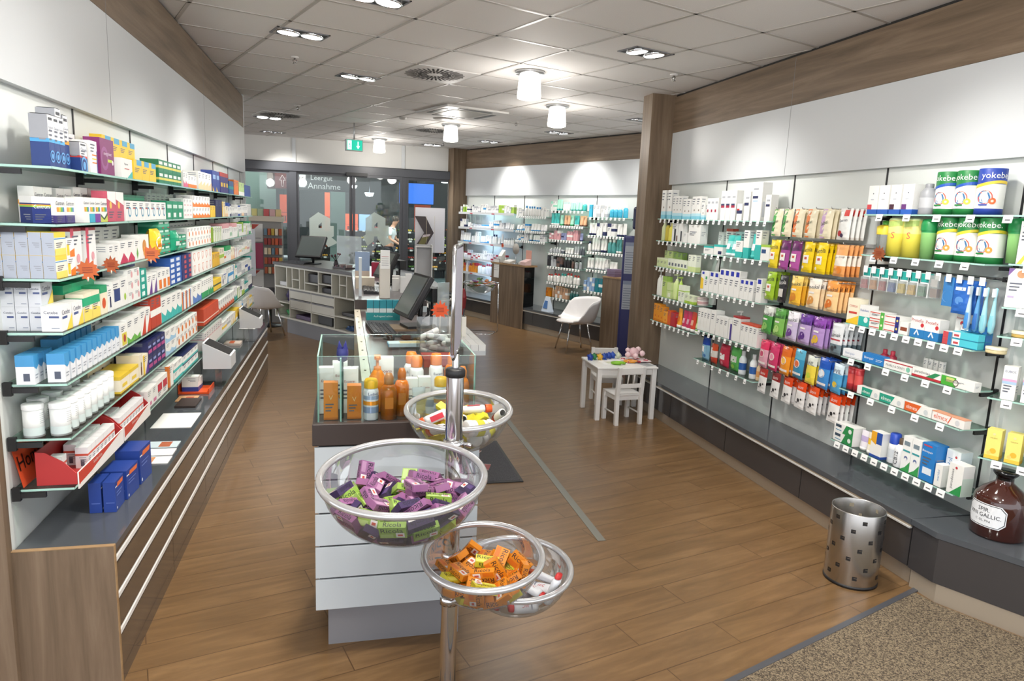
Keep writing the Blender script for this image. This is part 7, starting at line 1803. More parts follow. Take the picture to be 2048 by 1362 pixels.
for k in range(3): put(FR, 3.60 + k * .014, .19 - k * .03, 1.41, BAG(.10, .17, .02, '#2f66b8', (('c', .5, .4, .25, '#5a90d0'), ('r', .2, .7, .8, .8, '#cfdcec'))), 'blue pouch of denture wipes', LH, ER, 'wipe_pouch', 'pouch')
def brush(c, c2):
    if (c, c2, 'tb') not in PM:
        m = MB(); m.lathe([(.001, -.012), (.012, -.004), (.016, .04), (.011, .10), (.006, .16), (.008, .21), (.001, .215)], c, 10); m.box(-.006, -.018, .17, .006, -.004, .21, '#e8f0f4'); m.lathe([(.0125, .0), (.0165, .04), (.0125, .08)], c2, 10, a0=3.6, a1=5.6); PM[(c, c2, 'tb')] = m.mesh('toothbrush')
    return PM[(c, c2, 'tb')]
for s, n, c, c2, nm_ in ((3.655, .19, '#b8d4e6', '#3f86c8', 'pale blue and white'), (3.695, .18, '#5a9ad0', '#2c66b0', 'mid-blue'), (3.745, .19, '#9cd0da', '#7fc0cc', 'turquoise'), (3.775, .17, '#9cd0da', '#7fc0cc', 'turquoise')): put(FR, s, n, 1.345, brush(c, c2), nm_ + ' hanging toothbrush', LH, ER, 'toothbrush', 'toothbrush')
for k in range(3): put(FE, .10 + k * .03, .17, 1.345 + .135, brush('#7fb8c0', '#5a9aa4'), 'dull turquoise toothbrush hanging past the rail', '', 'from the rail', 'toothbrush', 'toothbrush')
# denture shelf
LD4 = 'on the denture care shelf'
PX = (('b', 0, .40, '#2c7ab8'), ('t', 'Protefix', .48, .82, .86, .16, '#b02a3c'), ('c', .84, .62, .12, '#c8343c'), ('p', ((.3, .15), (.5, .42), (.7, .15), (.62, .12), (.5, .3), (.38, .12)), '#dfe8ee'))
def row4(s, w, d, h, base, ops, desc, ns=1, nh=1, n=.19, z=ZD4, loc=LD4, nm='dental_box'):
    return row(FR, z, s, desc, BX(w, d, h, base, ops), w, d, h, loc, ER, nm, 'box', ns=ns, nh=nh, n=n)
row4(2.80, .10, .06, .155, '#f3ead0', (('p', ((0, 0), (1, 0), (1, .35), (0, .1)), 'yellow'), ('t', 'COREGA', .5, .7, .7, .09, '#c8443c'), ('r', .15, .4, .85, .48, '#c8443c')), 'tall cream carton with red lettering'); row4(2.905, .085, .06, .125, 'white', (('b', 0, .45, '#2fb0a4'), ('t', 'Kukident', .5, .75, .8, .12, '#2c4f9e'), ('c', .7, .3, .2, '#dff0ee')), 'white and teal carton')
KU = (('r', .0, .8, .7, .9, '#c8443c'), ('r', .0, .1, .7, .2, '#c8443c'), ('r', .72, 0, .98, 1, '#58b04a'), ('c', .85, .5, .15, '#e8f0c8'), ('s', .66)); row4(2.995, .115, .08, .05, 'white', KU, 'flat white carton with green end', nh=2); row4(3.115, .11, .08, .046, 'white', KU[:2] + (('r', .72, 0, .98, 1, '#2c2f7a'), ('c', .85, .5, .15, '#e6d86a')), 'flat white carton with navy end', nh=2); row4(3.23, .06, .08, .07, 'white', (('r', .1, .3, .9, .6, '#8a4a34'),), 'small white carton with brown label')
row4(3.305, .095, .06, .115, 'white', PX, 'white and blue carton with red seal', ns=2); row4(3.525, .055, .06, .155, 'white', (('b', 0, .3, '#2c7ab8'), ('t', 'Protefix', .5, .88, .9, .08, '#b02a3c'), ('c', .7, .72, .2, '#c8343c')), 'tallest white and blue carton with red seal', n=.12); row4(3.525, .055, .05, .033, 'white', (('r', 0, 0, .6, 1, '#c04a50'), ('r', .6, 0, 1, 1, '#3a7ab0')), 'low white red-ended carton', nh=2)
TQB = (('r', .0, .1, .3, .9, '#e8ecee'), ('r', .05, .3, .25, .6, '#c04a50'), ('b', 0, .12, '#1f7a9a')); row4(3.585, .15, .04, .038, '#4fc0d0', TQB, 'lying turquoise carton with red mark', nh=2); row4(3.585, .15, .04, .038, '#2f6fb0', TQB, 'lying blue carton with red mark', n=.145, nh=3)
put(FE, .0 + .02, .165, 1.24 + .0045, BT(.045, .03, '#d8c89a', '#e6dcc0', None, .4, 'jar'), 'flat cream tin with gold rim', 'by the corner rail', '', 'cream_tin', 'tin')
TP = lambda word, c, extra=(): (('t', word, .38, .5, .5, .5, c),) + extra
LD5, LD6, LD7 = 'on the first toothpaste shelf', 'on the second toothpaste shelf', 'on the mouthwash shelf'
def lie(s, w, base, ops, desc, z, loc, h=.048): row4(s, w, .042, h, base, ops, desc, z=z, loc=loc, n=.185, nm='toothpaste_box')
lie(2.80, .165, '#eef0f2', TP('biorepair', '#8fa0c0', (('r', .1, .1, .9, .15, 'silver'),)), 'lying white toothpaste carton with pale blue lettering', ZD5, LD5); lie(2.97, .17, '#2a7cc4', (('t', 'Biorepair', .32, .5, .45, .5, '#f0f4f8'), ('r', .65, .5, .95, .56, '#cfe0f0'), ('r', .65, .35, .9, .4, '#cfe0f0')), 'lying blue toothpaste carton', ZD5, LD5, .055); lie(3.145, .205, 'white', (('t', 'PEARLS & DENTS', .42, .42, .68, .34, '#4a4c52'), ('b', .82, .95, '#b0404a'), ('c', .88, .45, .3, '#7fc0a8')), 'lying white toothpaste carton with thin red line', ZD5, LD5); lie(3.355, .19, 'white', (('t', 'parodontax', .36, .6, .58, .42, '#33343a'), ('b', 0, .25, '#b8323c'), ('p', ((.5, .25), (.75, .25), (1, .9), (.8, .9)), '#2f8a58')), 'lying white toothpaste carton with red base', ZD5, LD5); lie(3.55, .2, 'white', (('r', 0, 0, .45, 1, '#4aa83c'), ('r', .15, .4, .4, .9, '#c9d07a'), ('c', .45, .45, .36, '#5a5048'), ('c', .45, .45, .27, '#e8e6dc'), ('s', .6)), 'lying toothpaste carton with green half', ZD5, LD5)
for k in range(2): Rp(3.04 + k * .06, .09, ZD5, BT(.026, .085, '#b03048', '#c8384c', '#d8e0e8', .3), 'small red-capped rinse bottle', LD5, 'rinse_bottle', 'bottle')
for k in range(4): Rp(3.33 + k * .035, .08, ZD5, wb(.026, .02, .09, ('s', .8)), 'slim clear-white brush pack', LD5, 'brush_pack', 'brush pack')
def elm(c): return (('p', ((.22, 0), (.62, 0), (.70, 1), (.22, 1)), c), ('t', 'elmex', .43, .5, .34, .55, '#f2f6f4'), ('c', .86, .45, .3, '#c9d0d2'))
lie(2.96, .18, 'white', elm('#2a9a80'), 'lying white toothpaste carton with inner green field', ZD6, LD6); lie(3.145, .185, 'white', (('p', ((0, 0), (.45, 0), (.62, 1), (0, 1)), '#2a9a80'), ('t', 'elmex', .28, .5, .42, .6, '#f2f6f4'), ('c', .8, .45, .3, '#c9d0d2')), 'lying toothpaste carton with green lettering field', ZD6, LD6); lie(3.335, .185, 'white', (('p', ((0, 0), (.45, 0), (.62, 1), (0, 1)), '#d8622c'), ('t', 'elmex', .28, .5, .42, .6, '#f6ece6'), ('c', .8, .45, .3, '#c9d0d2')), 'lying toothpaste carton with orange lettering field', ZD6, LD6); lie(3.525, .2, '#efeae6', (('t', 'elmex', .28, .52, .44, .62, '#d8562c'), ('p', ((.5, .1), (.53, .1), (.62, .9), (.59, .9)), '#d8562c'), ('c', .8, .45, .3, '#cfd0d2'), ('b', .92, 1, '#e0a080')), 'lying white toothpaste carton with orange letters', ZD6, LD6)
for k in range(2): Rp(2.865 + k * .06, .15, ZD6, BT(.026, .14, '#b02c34', '#c03c40', '#d0504c', .06, 'jar'), 'slim red drinks tin', LD6, 'drinks_tin', 'can')
WH = (('p', ((0, 0), (1, 0), (1, .32), (.5, .12), (0, .02)), '#3a9a52'),)
row4(2.81, .17, .09, .058, 'white', (('p', ((.45, 0), (1, 0), (1, 1), (.62, 1)), '#2c8a4c'), ('r', .08, .55, .38, .85, '#3a4a5a'), ('r', .1, .2, .4, .28, '#3a8ab0'), ('c', .84, .5, .25, '#dfe8e0')), 'flat white and green denture carton', nh=2, z=ZD7, loc=LD7); Rp(3.03, .14, ZD7, TB(.06, .12, '#e6e2ea', '#eceae8', '#b8a8d0'), 'small white tube with violet dots', LD7, 'tube', 'tube'); Rp(3.10, .15, ZD7, TB(.06, .125, '#f0ead8', '#f0efec', '#eec43a'), 'small white tube with yellow flower', LD7, 'tube', 'tube')
row4(3.13, .085, .06, .155, 'white', (('p', ((.5, .55), (1, .55), (1, 1), (.5, 1)), '#2c4f9e'), ('p', ((0, .62), (.5, .5), (.5, 1), (0, 1)), '#e8a82c'), ('b', 0, .1, '#2c4f9e')), 'white carton with blue and amber top', z=ZD7, loc=LD7)
Rp(3.26, .14, ZD7, BT(.033, .175, '#e4e8ec', '#2448b0', '#cfd6dc', .24, 'spray'), 'white mouthwash bottle with blue cap', LD7, 'mouthwash_bottle', 'bottle')
bm_, cm_ = BT(.036, .165, '#e9ecee', '#5a4a3c', None, .2)
if 'cb' not in PM:
    m = MB(); m.lathe([(.001, 0), (.034, 0), (.036, .004), (.036, .10), (.034, .115), (.02, .128), (.016, .133), (.001, .133)], '#e9ecee', 16)
    fn = lambda x, z: (.0375 * math.sin(x / .036), -.0375 * math.cos(x / .036), z); m.text('CB12', 0, .055, .075, .024, '#23283c', fn=fn, rot=PI / 2); PM['cb'] = m.mesh('body')
Rp(3.328, .155, ZD7, (PM['cb'], cm_), 'white mouthwash bottle with brown cap and upright lettering', LD7, 'mouthwash_bottle', 'bottle')
row4(3.368, .062, .08, .20, '#f0f2f0', WH + (('r', .15, .74, .8, .86, '#7a8a94'), ('r', .1, .56, .9, .61, '#3a9aa0'), ('c', .5, .38, .2, '#5a6a9a'), ('c', .5, .35, .14, '#f0f2f0')), 'white carton with green foot', ns=2, z=ZD7, loc=LD7); row4(3.50, .09, .08, .205, '#2a7cc4', (('t', 'Biorepair', .42, .78, .75, .13, '#f0f4f8'), ('r', .2, .18, .85, .36, '#dfe8f0'), ('r', .1, .92, .7, .96, '#c04a5a'), ('s', .6)), 'blue mouthwash carton', z=ZD7, loc=LD7)
ROWE = [(1.676, 'corner glass shelf with intimate care cartons, level with the yellow powder cans', 2), (1.47, 'corner glass shelf with pregnancy test cartons', 3), (1.33, 'corner glass shelf with flat cream tins', 3), (1.025, 'corner glass shelf with baby cream cartons', 3), (.72, 'corner glass shelf with yellow baby care cartons', 4)]
for z, lb, tg in ROWE:
    glass_shelf(FE, .02, .93, z, lb, depth=.2, tags=8, tagw=.045, brackets=(False, True), grp='corner glass shelves')
def Ep(s, n, z, mesh, desc, loc, nm='care_box', cat='box', rot=0.0): return put(FE, s, n, z + .0045, mesh, desc, loc, 'from the corner', nm, cat, rot=rot)
Ep(.085, .19, 1.676, wb(.075, .06, .20, ('t', 'Vagisan', .5, .84, .85, .09, '#a83a5c'), ('p', ((.05, .0), (.3, .0), (1, .6), (1, .7), (.5, .3)), '#c8d84a'), ('s', .72), ('l', 0, 0, 1, 1, '#b8bcbe')), 'tall white carton with lime swoosh', 'on the uppermost corner shelf'); Ep(.175, .19, 1.676, wb(.075, .06, .20, ('p', ((0, 0), (.6, 0), (1, .5), (1, .6)), '#b8cc4a'), ('s', .8)), 'tall white carton with lime swoosh', 'on the uppermost corner shelf')
Ep(.07, .19, 1.47, wb(.085, .06, .185, ('p', ((0, .8), (.3, 1), (0, 1)), '#7a5a98'), ('c', .62, .86, .22, '#c9946a'), ('r', .1, .25, .4, .3, '#b8a8c8'), ('s', .6)), 'tall white carton with baby photo', 'on the second corner shelf'); Ep(.165, .19, 1.47, wb(.08, .06, .10, ('p', ((0, .6), (1, .5), (1, 1), (0, 1)), '#5a9ab0'), ('s', .4)), 'low white carton with blue wave', 'on the second corner shelf'); Ep(.26, .19, 1.47, wb(.08, .06, .12, ('s',)), 'plain white carton', 'on the second corner shelf')
for k in range(2): Ep(.11 + k * .12, .15, 1.33, BT(.042, .03, '#c8a85a', '#e6dcc0', None, .45, 'jar'), 'flat cream and gold tin', 'on the third corner shelf', 'cream_tin', 'tin')
EU = (('t', 'EUBOS', .5, .84, .75, .08, '#3a4a7a'), ('r', 0, .55, 1, .62, '#d8a8c8'), ('r', 0, .47, 1, .55, '#a8c4e0'), ('s', .4))
Ep(.10, .19, 1.025, wb(.058, .05, .165, *EU), 'white carton with pink and blue bands', 'on the fourth corner shelf'); Ep(.185, .19, 1.025, wb(.062, .05, .18, *EU), 'white carton with pink and blue bands', 'on the fourth corner shelf'); Ep(.25, .19, 1.025, wb(.062, .05, .18, *EU), 'white carton with pink and blue bands', 'on the fourth corner shelf')
WE = (('b', .0, .12, '#e6c84a'), ('c', .55, .28, .22, '#e8b83a'), ('c', .3, .2, .15, '#eed070'), ('t', 'WELEDA', .5, .72, .5, .05, '#9a8a4a'), ('c', .5, .85, .1, '#e8dca0'))
for k in range(4): Ep(.075 + k * .085, .19, .72, BX(.062, .058, .148, '#f0e27a', WE), 'yellow baby care carton', 'on the lowest corner shelf')
row4(3.60, .045, .05, .12, 'white', (('t', 'meridol', .5, .5, .7, .3, '#5a86b8', PI / 2),), 'small white mouthwash carton', z=ZD7, loc=LD7, n=.19)
row4(3.69, .085, .07, .16, 'white', (('t', 'parodontax', .3, .5, .9, .24, '#33343a', PI / 2), ('p', ((.2, 0), (1, 0), (1, .4)), '#2f8f4c'), ('c', .5, .88, .08, '#c03a44'), ('l', 0, 0, 1, .6, '#cfe0d4')), 'white carton with black upright lettering and green corner', z=ZD7, loc=LD7, n=.198)
put(FR, 3.645, .132, ZD7 + .0045, BX(.085, .075, .20, '#eef2f4', (('t', 'meridol', .3, .5, .95, .3, '#3a78b0', PI / 2), ('l', 0, 0, 1, 1, '#cfdde2'), ('c', .7, .84, .08, '#c04a50'))), 'tall white carton with blue upright lettering', LD7, ER, 'dental_box', 'box')

# ---- cosmetics wall at the far end
EF = 'from the door'
FSH = [('P', .03, 1.80, 1.872, 0), ('P', .03, 1.80, 1.598, 0), ('P', .02, 1.80, 1.325, 0), ('P', .1, 1.80, 1.028, 0), ('P', .1, 1.80, .765, 0),
       ('Q', 1.815, 2.70, 1.84, 14), ('Q', 1.815, 2.70, 1.60, 14), ('Q', 1.815, 2.70, 1.435, 14), ('S', 2.72, 3.60, 1.945, 9), ('S', 2.72, 3.60, 1.712, 14), ('S', 2.72, 3.60, 1.488, 12), ('S', 2.72, 3.60, 1.276, 14), ('S', 2.70, 3.58, 1.06, 12), ('S', 2.70, 3.56, .81, 12), ('S', 2.70, 3.5, .566, 9),
       ('V', 3.63, 4.48, 1.86, 9), ('V', 3.63, 4.48, 1.594, 12), ('V', 3.63, 4.48, 1.35, 13), ('V', 3.63, 4.48, 1.085, 12), ('V', 3.60, 4.35, .758, 9)]
cnt = {}
BAYN = {'P': 'blue-lit bay', 'Q': 'second bay', 'S': 'third bay', 'V': 'last bay'}
for b, s0, s1, z, tg in FSH:
    cnt[b] = cnt.get(b, 0) + 1
    lb = '%s glass shelf from above in the %s of the cosmetics wall' % (ORD[cnt[b] - 1], BAYN[b])
    e = glass_shelf(FF, s0, s1, z, lb, depth=.2, tags=tg, tagw=.038, brackets=(True, True), grp='glass shelves of the cosmetics wall')
    if b == 'P':
        m = MB(); w = s1 - s0; m.box(-w / 2, -.212, -.03, w / 2, -.2015, .012, 'white_panel'); m.obj('front_strip', e)
        m = MB(); [m.box(-w / 2 + q * w, -.2135, -.022, -w / 2 + q * w + .09, -.2122, -.004, '#b0404a') for q in (.22, .62)]; m.obj('price_strip', e)
        m = MB(); m.box(-w / 2 + .02, -.19, -.016, w / 2 - .02, -.175, -.008, 'blue_led'); m.obj('light_strip', e)
        light('led_light', 'AREA', 1.1, FF.p((s0 + s1) / 2, .17, z - .02), e, FF.p((s0 + s1) / 2, .05, z - 1), color=(.55, .75, 1)).data.size = .5
rs = random.Random(31)
fcount = {}
def ffill(b, idx, s0, s1, z, pal, hs, types, wr=(.045, .075), dense=.006):
    loc = 'on the %s shelf, %s' % (ORD[idx - 1], BAYN[b])
    s = s0 + .02
    while s < s1 - .06:
        nm_, base, acc = rs.choice(pal)
        t = rs.choice(types); h = round(rs.uniform(*hs), 2); w = round(rs.uniform(*wr), 3)
        k = rs.choice([1, 2, 2, 3])
        for i in range(k):
            if s + w > s1 - .01: break
            if t == 'box': put(FF, s + w / 2, .185, z + .0045, BX(w, .06, h, base, K(rs.choice(['head', 'belt', 'plain', 'base']), acc)), nm_ + ' carton', loc, EF, 'cosmetic_box', 'box')
            elif t == 'tube': put(FF, s + w / 2, .15, z + .0045, TB(w, h, base, acc), nm_ + ' tube', loc, EF, 'tube', 'tube')
            elif t == 'bottle': put(FF, s + w / 2, .15, z + .0045, BT(w / 2, h, base, acc, None, .2), nm_ + ' bottle', loc, EF, 'bottle', 'bottle')
            elif t == 'jar': put(FF, s + w / 2, .15, z + .0045, BT(w / 2 + .01, .06, base, acc, None, .35, 'jar'), nm_ + ' jar', loc, EF, 'cream_jar', 'jar'); s += .02
            s += w + dense
        s += rs.uniform(.004, .03)
WHT = [('white silver-trimmed', 'white', 'silver'), ('white sky-trimmed', 'white', 'sky'), ('white grey-trimmed', '#e6e6e6', 'grey'), ('white navy-trimmed', 'white', 'navy')]
RED = [('white red-topped', 'white', '#b8323c'), ('white crimson-topped', '#e9e9ee', 'crimson')]
for b, s0, s1, z, pal, hs, ty in [
    ('P', .03, 1.8, 1.872, WHT + [('lime', 'lime', 'white')], (.10, .16), ['box', 'box', 'bottle']), ('P', .03, 1.8, 1.598, WHT, (.06, .17), ['box', 'tube', 'jar']), ('P', .02, 1.8, 1.325, WHT, (.1, .2), ['box', 'bottle', 'tube']), ('P', .1, 1.6, 1.028, RED + WHT[:1], (.1, .18), ['bottle', 'box']), ('P', .1, 1.6, .765, RED + [('amber', 'amber', '#b8323c')], (.12, .2), ['bottle', 'box']),
    ('Q', 1.815, 2.7, 1.84, WHT, (.1, .17), ['box', 'bottle']), ('Q', 1.815, 2.7, 1.60, WHT[:3], (.07, .13), ['tube', 'box', 'tube']), ('Q', 1.815, 2.7, 1.435 - .0, WHT[:3], (.07, .125), ['tube', 'box', 'tube']),
    ('S', 2.72, 3.6, 1.945, [('mint', 'mint', 'teal'), ('white mint-trimmed', 'white', 'mint'), ('turquoise', 'turquoise', 'white'), ('lime', 'lime', 'green')], (.12, .2), ['tube', 'bottle', 'box']), ('S', 2.72, 3.6, 1.712, [('green', 'green', 'white'), ('mint', 'mint', 'green'), ('peach', '#d8a880', 'brown'), ('turquoise', 'turquoise', 'white')], (.12, .19), ['bottle', 'box', 'tube']), ('S', 2.72, 3.6, 1.488, [('blue-grey', '#5a6c98', 'silver'), ('lilac', '#8890b8', 'navy'), ('rose', 'rose', 'white')], (.09, .17), ['box', 'tube', 'box']), ('S', 2.72, 3.6, 1.276, [('white', 'white', 'silver'), ('dark grey', '#5a6068', 'silver'), ('silver', 'silver', 'white')], (.07, .16), ['tube', 'bottle', 'jar']), ('S', 2.7, 3.58, 1.06, [('black', 'black', 'silver'), ('brown', '#6a5048', 'black'), ('silver', 'silver', 'black')], (.13, .18), ['box', 'bottle']), ('S', 2.7, 3.56, .81, [('white teal-capped', 'white', 'teal'), ('white blue-capped', 'white', 'blue'), ('white red-capped', 'white', 'red')], (.12, .18), ['bottle', 'bottle', 'box']), ('S', 2.7, 3.5, .566, [('amber', 'amber', '#c8702c'), ('peach', '#c9a080', 'white'), ('teal', '#1f5a58', 'silver')], (.12, .2), ['bottle', 'box', 'bottle']),
    ('V', 3.63, 4.48, 1.86, [('white', 'white', 'silver'), ('sky blue', '#3fb0d0', 'white')], (.13, .23), ['bottle', 'box', 'bottle']), ('V', 3.63, 4.48, 1.594, [('white navy-capped', 'white', 'navy')], (.17, .2), ['tube', 'box']), ('V', 3.63, 4.48, 1.35, [('white navy-capped', 'white', 'navy'), ('white', 'white', 'grey'), ('teal', '#4f9a98', 'white')], (.15, .22), ['tube', 'bottle']), ('V', 3.63, 4.3, 1.085, [('white', 'white', 'silver')], (.13, .18), ['tube', 'box', 'tube']), ('V', 3.6, 4.2, .758, [('white', 'white', 'silver'), ('teal', '#1f7a88', 'white'), ('pale blue', '#8fb0d8', 'white')], (.14, .2), ['bottle', 'box'])]:
    fcount[b] = fcount.get(b, 0) + 1
    ffill(b, fcount[b], s0, s1, z, pal, hs, ty)
m = MB(); m.add([(-.09, -.06, 0), (.09, -.06, 0), (.09, .05, 0), (-.09, .05, 0), (-.05, -.01, .24), (.05, -.01, .24)], [(0, 1, 2, 3), (0, 4, 5, 1), (1, 5, 2), (2, 5, 4, 3), (3, 4, 0)], '#cfdcec'); m.quad((-.06, -.055, .05), (.05, -.055, .05), (.03, -.03, .17), (-.04, -.03, .17), '#4a74b0'); m.obj('display_card', None, FF.p(3.0, .36, .3605), FF.rz, label='folded blue and white display card standing on the cosmetics bench', cat='display')

# ---- sunscreen in the glass case
LG = 'in the glass case'
ZG = .987
def G(e_, t, mesh, desc, nm, cat, rot=0.0): return put(FC, e_, -t, ZG, mesh, desc, LG, 'counted across', nm, cat, 'sunscreen in the glass case', rot=rot)
OB = (('b', 0, .06, '#c06a1c'), ('t', 'V', .5, .6, .3, .2, '#e8c890'), ('s', .4))
G(.05, .05, BX(.055, .04, .15, '#e0821f', OB), 'tall orange carton', 'sunscreen_box', 'box'); G(.14, .055, BX(.055, .045, .135, '#d87a1c', OB), 'shorter orange carton', 'sunscreen_box', 'box')
WE_ = (('t', 'Eucerin', .55, .72, .7, .12, '#8a2a34'), ('c', .6, .28, .22, '#e89a3a'), ('s', .5))
for e_, t, h in ((.03, .14, .19), (.085, .2, .20), (.12, .14, .185)): G(e_, t, wb(.06, .045, h, *WE_), 'tall white carton behind the orange ones', 'sunscreen_box', 'box')
G(.27, .26, wb(.075, .05, .205, *WE_), 'tallest white carton with orange sun', 'sunscreen_box', 'box')
LDV = lambda: BT(.032, .185, '#e4e6ea', '#eeb81f', '#7f96b8', .26, 'spray')
def ladival(name='lv'):
    if name not in PM:
        m = MB(); m.lathe([(.001, 0), (.028, 0), (.030, .004), (.030, .115), (.026, .128), (.001, .128)], '#e4e6ea', 16, keys=['#e4e6ea'] * 3 + ['#e4e6ea'] * 2)
        m.lathe([(.0304, .03), (.0304, .055)], '#8a9cba', 16); m.lathe([(.0306, .062), (.0306, .078)], '#e8962c', 16); m.lathe([(.0304, .085), (.0304, .10)], '#9fb0c8', 16)
        fn = lambda x, z: (.0312 * math.sin(x / .03), -.0312 * math.cos(x / .03), z); m.text('Ladival', 0, .108, .04, .012, '#3a4a78', fn=fn)
        PM[name] = m.mesh('body'); c = MB(); c.lathe([(.027, .1285), (.0275, .155), (.022, .165), (.001, .168)], '#f0b81c', 16); PM[name + 'c'] = c.mesh('cap')
    return (PM[name], PM[name + 'c'])
G(.205, .05, ladival(), 'white yellow-capped sun milk bottle', 'sun_milk_bottle', 'bottle', .3); G(.485, .06, ladival(), 'white yellow-capped sun milk bottle', 'sun_milk_bottle', 'bottle')
def spray(r, h, body, cap, gl='/0.15'):
    k = repr(('spray', r, h, body))
    if k not in PM:
        m = MB(); m.lathe([(.001, 0), (r, 0), (r, h * .62), (r * .8, h * .72), (r * .55, h * .76), (.001, h * .76)], body + gl, 18); m.quad((-r * .5, -r - .001, h * .25), (r * .5, -r - .001, h * .25), (r * .5, -r - .001, h * .5), (-r * .5, -r - .001, h * .5), '#c87a2c'); PM[k] = m.mesh('body')
        c = MB(); c.lathe([(r * .55, h * .765), (r * .6, h * .9), (r * .35, h), (.001, h)], cap, 14); PM[k + 'c'] = c.mesh('cap')
    return (PM[k], PM[k + 'c'])
G(.275, .055, spray(.033, .185, '#b8641c', '#b87a44'), 'brown-orange oil spray bottle', 'oil_bottle', 'bottle'); G(.33, .10, spray(.03, .195, '#d8741c', '#b8641c'), 'deep orange oil spray bottle', 'oil_bottle', 'bottle')
a, b = PUMP(.036, .235, '#d8801f', '#d07a24'); G(.235, .17, (a, b), 'orange pump lotion bottle', 'pump_bottle', 'bottle')
for e_, t in ((.37, .10), (.425, .12)): G(e_, t, wb(.052, .04, .15, *WE_), 'mid white carton with orange sun', 'sunscreen_box', 'box')
G(.545, .2, wb(.045, .04, .11, *WE_), 'small white carton with orange sun', 'sunscreen_box', 'box')
def euspray():
    if 'eus' not in PM:
        m = MB(); m.lathe([(.001, 0), (.03, 0), (.031, .004), (.031, .15), (.024, .165), (.001, .166)], '#e8e9ec', 18)
        fn = lambda x, z: (.032 * math.sin(x / .031), -.032 * math.cos(x / .031), z); m.text('Eucerin', 0, .13, .045, .012, '#3a3f5c', fn=fn); m.add([fn(.014 * math.cos(a * PI / 7), .085 + .014 * math.sin(a * PI / 7)) for a in range(14)], [tuple(range(14))], '#e8962c'); PM['eus'] = m.mesh('body')
        c = MB(); c.lathe([(.0245, .1665), (.026, .195), (.02, .215), (.001, .218)], '#e07a24', 16); PM['eusc'] = c.mesh('cap')
    return (PM['eus'], PM['eusc'])
G(.405, .26, euspray(), 'white orange-capped spray can', 'spray_can', 'spray can'); G(.39, .34, euspray(), 'white orange-capped spray can', 'spray_can', 'spray can'); G(.495, .30, euspray(), 'white orange-capped spray can', 'spray_can', 'spray can', .3)
G(.395, .055, TB(.05, .125, '#dfe2e8', '#eeb81f', '#8a9cba'), 'upright white tube with blue print', 'tube', 'tube', .2); G(.44, .06, TB(.045, .10, '#dfe2e8', '#eeb81f', '#8a9cba'), 'upright white tube with blue print', 'tube', 'tube', -.2)
for e_, t, h in ((.565, .32, .215), (.58, .10, .2)): G(e_, t, spray(.030, h, '#dd7a1c', '#e0802c'), 'bright orange sun spray bottle', 'sun_spray_bottle', 'bottle')
G(.55, .12, BX(.04, .03, .14, '#e0a82c', (('b', .8, 1, '#c8d04a'), ('s',))), 'yellow and lime sun carton', 'sunscreen_box', 'box'); G(.535, .05, BX(.03, .03, .12, 'white', (('s',),)), 'slim white carton', 'sunscreen_box', 'box')
# white boxes under the glass at the far side
for k in range(4): G(.06 + k * .03, .42, wb(.026, .03, .13, ('s',)), 'slim rear white carton', 'sunscreen_box', 'box')

# ------------------------------------------------------------------ sweets stand with four clear bowls
PXY = (-.187, 2.32)
st = empty('bowl_stand', (PXY[0], PXY[1], 0), 0, 'chrome pole stand with four clear bowls in front of the counter', 'stand')
m = MB(); m.lathe([(.030, .05), (.030, 1.27)], 'chrome', 28); m.obj('pole', st)
m = MB(); m.lathe([(.031, 1.265), (.034, 1.268), (.034, 1.288), (.03, 1.294), (.001, 1.295)], 'black', 24); m.obj('collar', st)
m = MB(); m.lathe([(.012, 1.29), (.012, 1.345)], 'chrome', 18); m.obj('inner_tube', st)
for k in range(5):
    a = k * 2 * PI / 5 + PI / 2 + .12
    m = MB(); m.tube([(.025 * math.cos(a), .025 * math.sin(a), .06), (.22 * math.cos(a), .22 * math.sin(a), .03)], .014, 'black', 8); m.lathe([(.001, 0), (.02, .002), (.02, .03), (.001, .034)], 'black', 12, Matrix.Translation((.22 * math.cos(a), .22 * math.sin(a), 0))); m.obj('foot', st)
TILT = math.radians(6)
def bowl(c, R, depth, arm_z):
    Tm = Matrix.Translation(Vector(c) - Vector((PXY[0], PXY[1], 0))) @ Matrix.Rotation(TILT, 4, 'X')
    m = MB(); m.lathe([(max(.001, R * math.sin(a)), -depth * math.cos(a)) for a in [i * PI / 2 / 16 for i in range(0, 17)]], 'clear_plastic', 48, Tm); m.obj('bowl', st)
    m = MB(); m.tube([((R + .004) * math.cos(a * PI / 32), (R + .004) * math.sin(a * PI / 32), 0) for a in range(64)], .0115, 'bowl_rim', 12, closed=True, T=Tm); o = m.obj('rim', st)
    d = Vector((PXY[0] - c[0], PXY[1] - c[1], 0)); L_ = d.length; d.normalize()
    p0 = d * (-.03); p1 = -d * (L_ - R * .96)
    m = MB(); m.tube([(p0.x, p0.y, arm_z), (p1.x, p1.y, arm_z - .0)], .007, 'chrome', 8); m.lathe([(.031, arm_z - .016), (.036, arm_z - .014), (.036, arm_z + .014), (.031, arm_z + .016)], 'chrome', 24); m.tube([(.034, .0, arm_z), (.062, -.02, arm_z)], .008, 'chrome', 8); m.obj('arm', st)
    return c
C1, C2, C3, C4 = (-.317, 2.05, 1.012), (-.19, 2.555, 1.085), (-.066, 2.12, .724), (.051, 2.45, .512)
bowl(C1, .245, .202, .86); bowl(C2, .19, .157, 1.03); bowl(C3, .188, .157, .62); bowl(C4, .20, .162, .45)
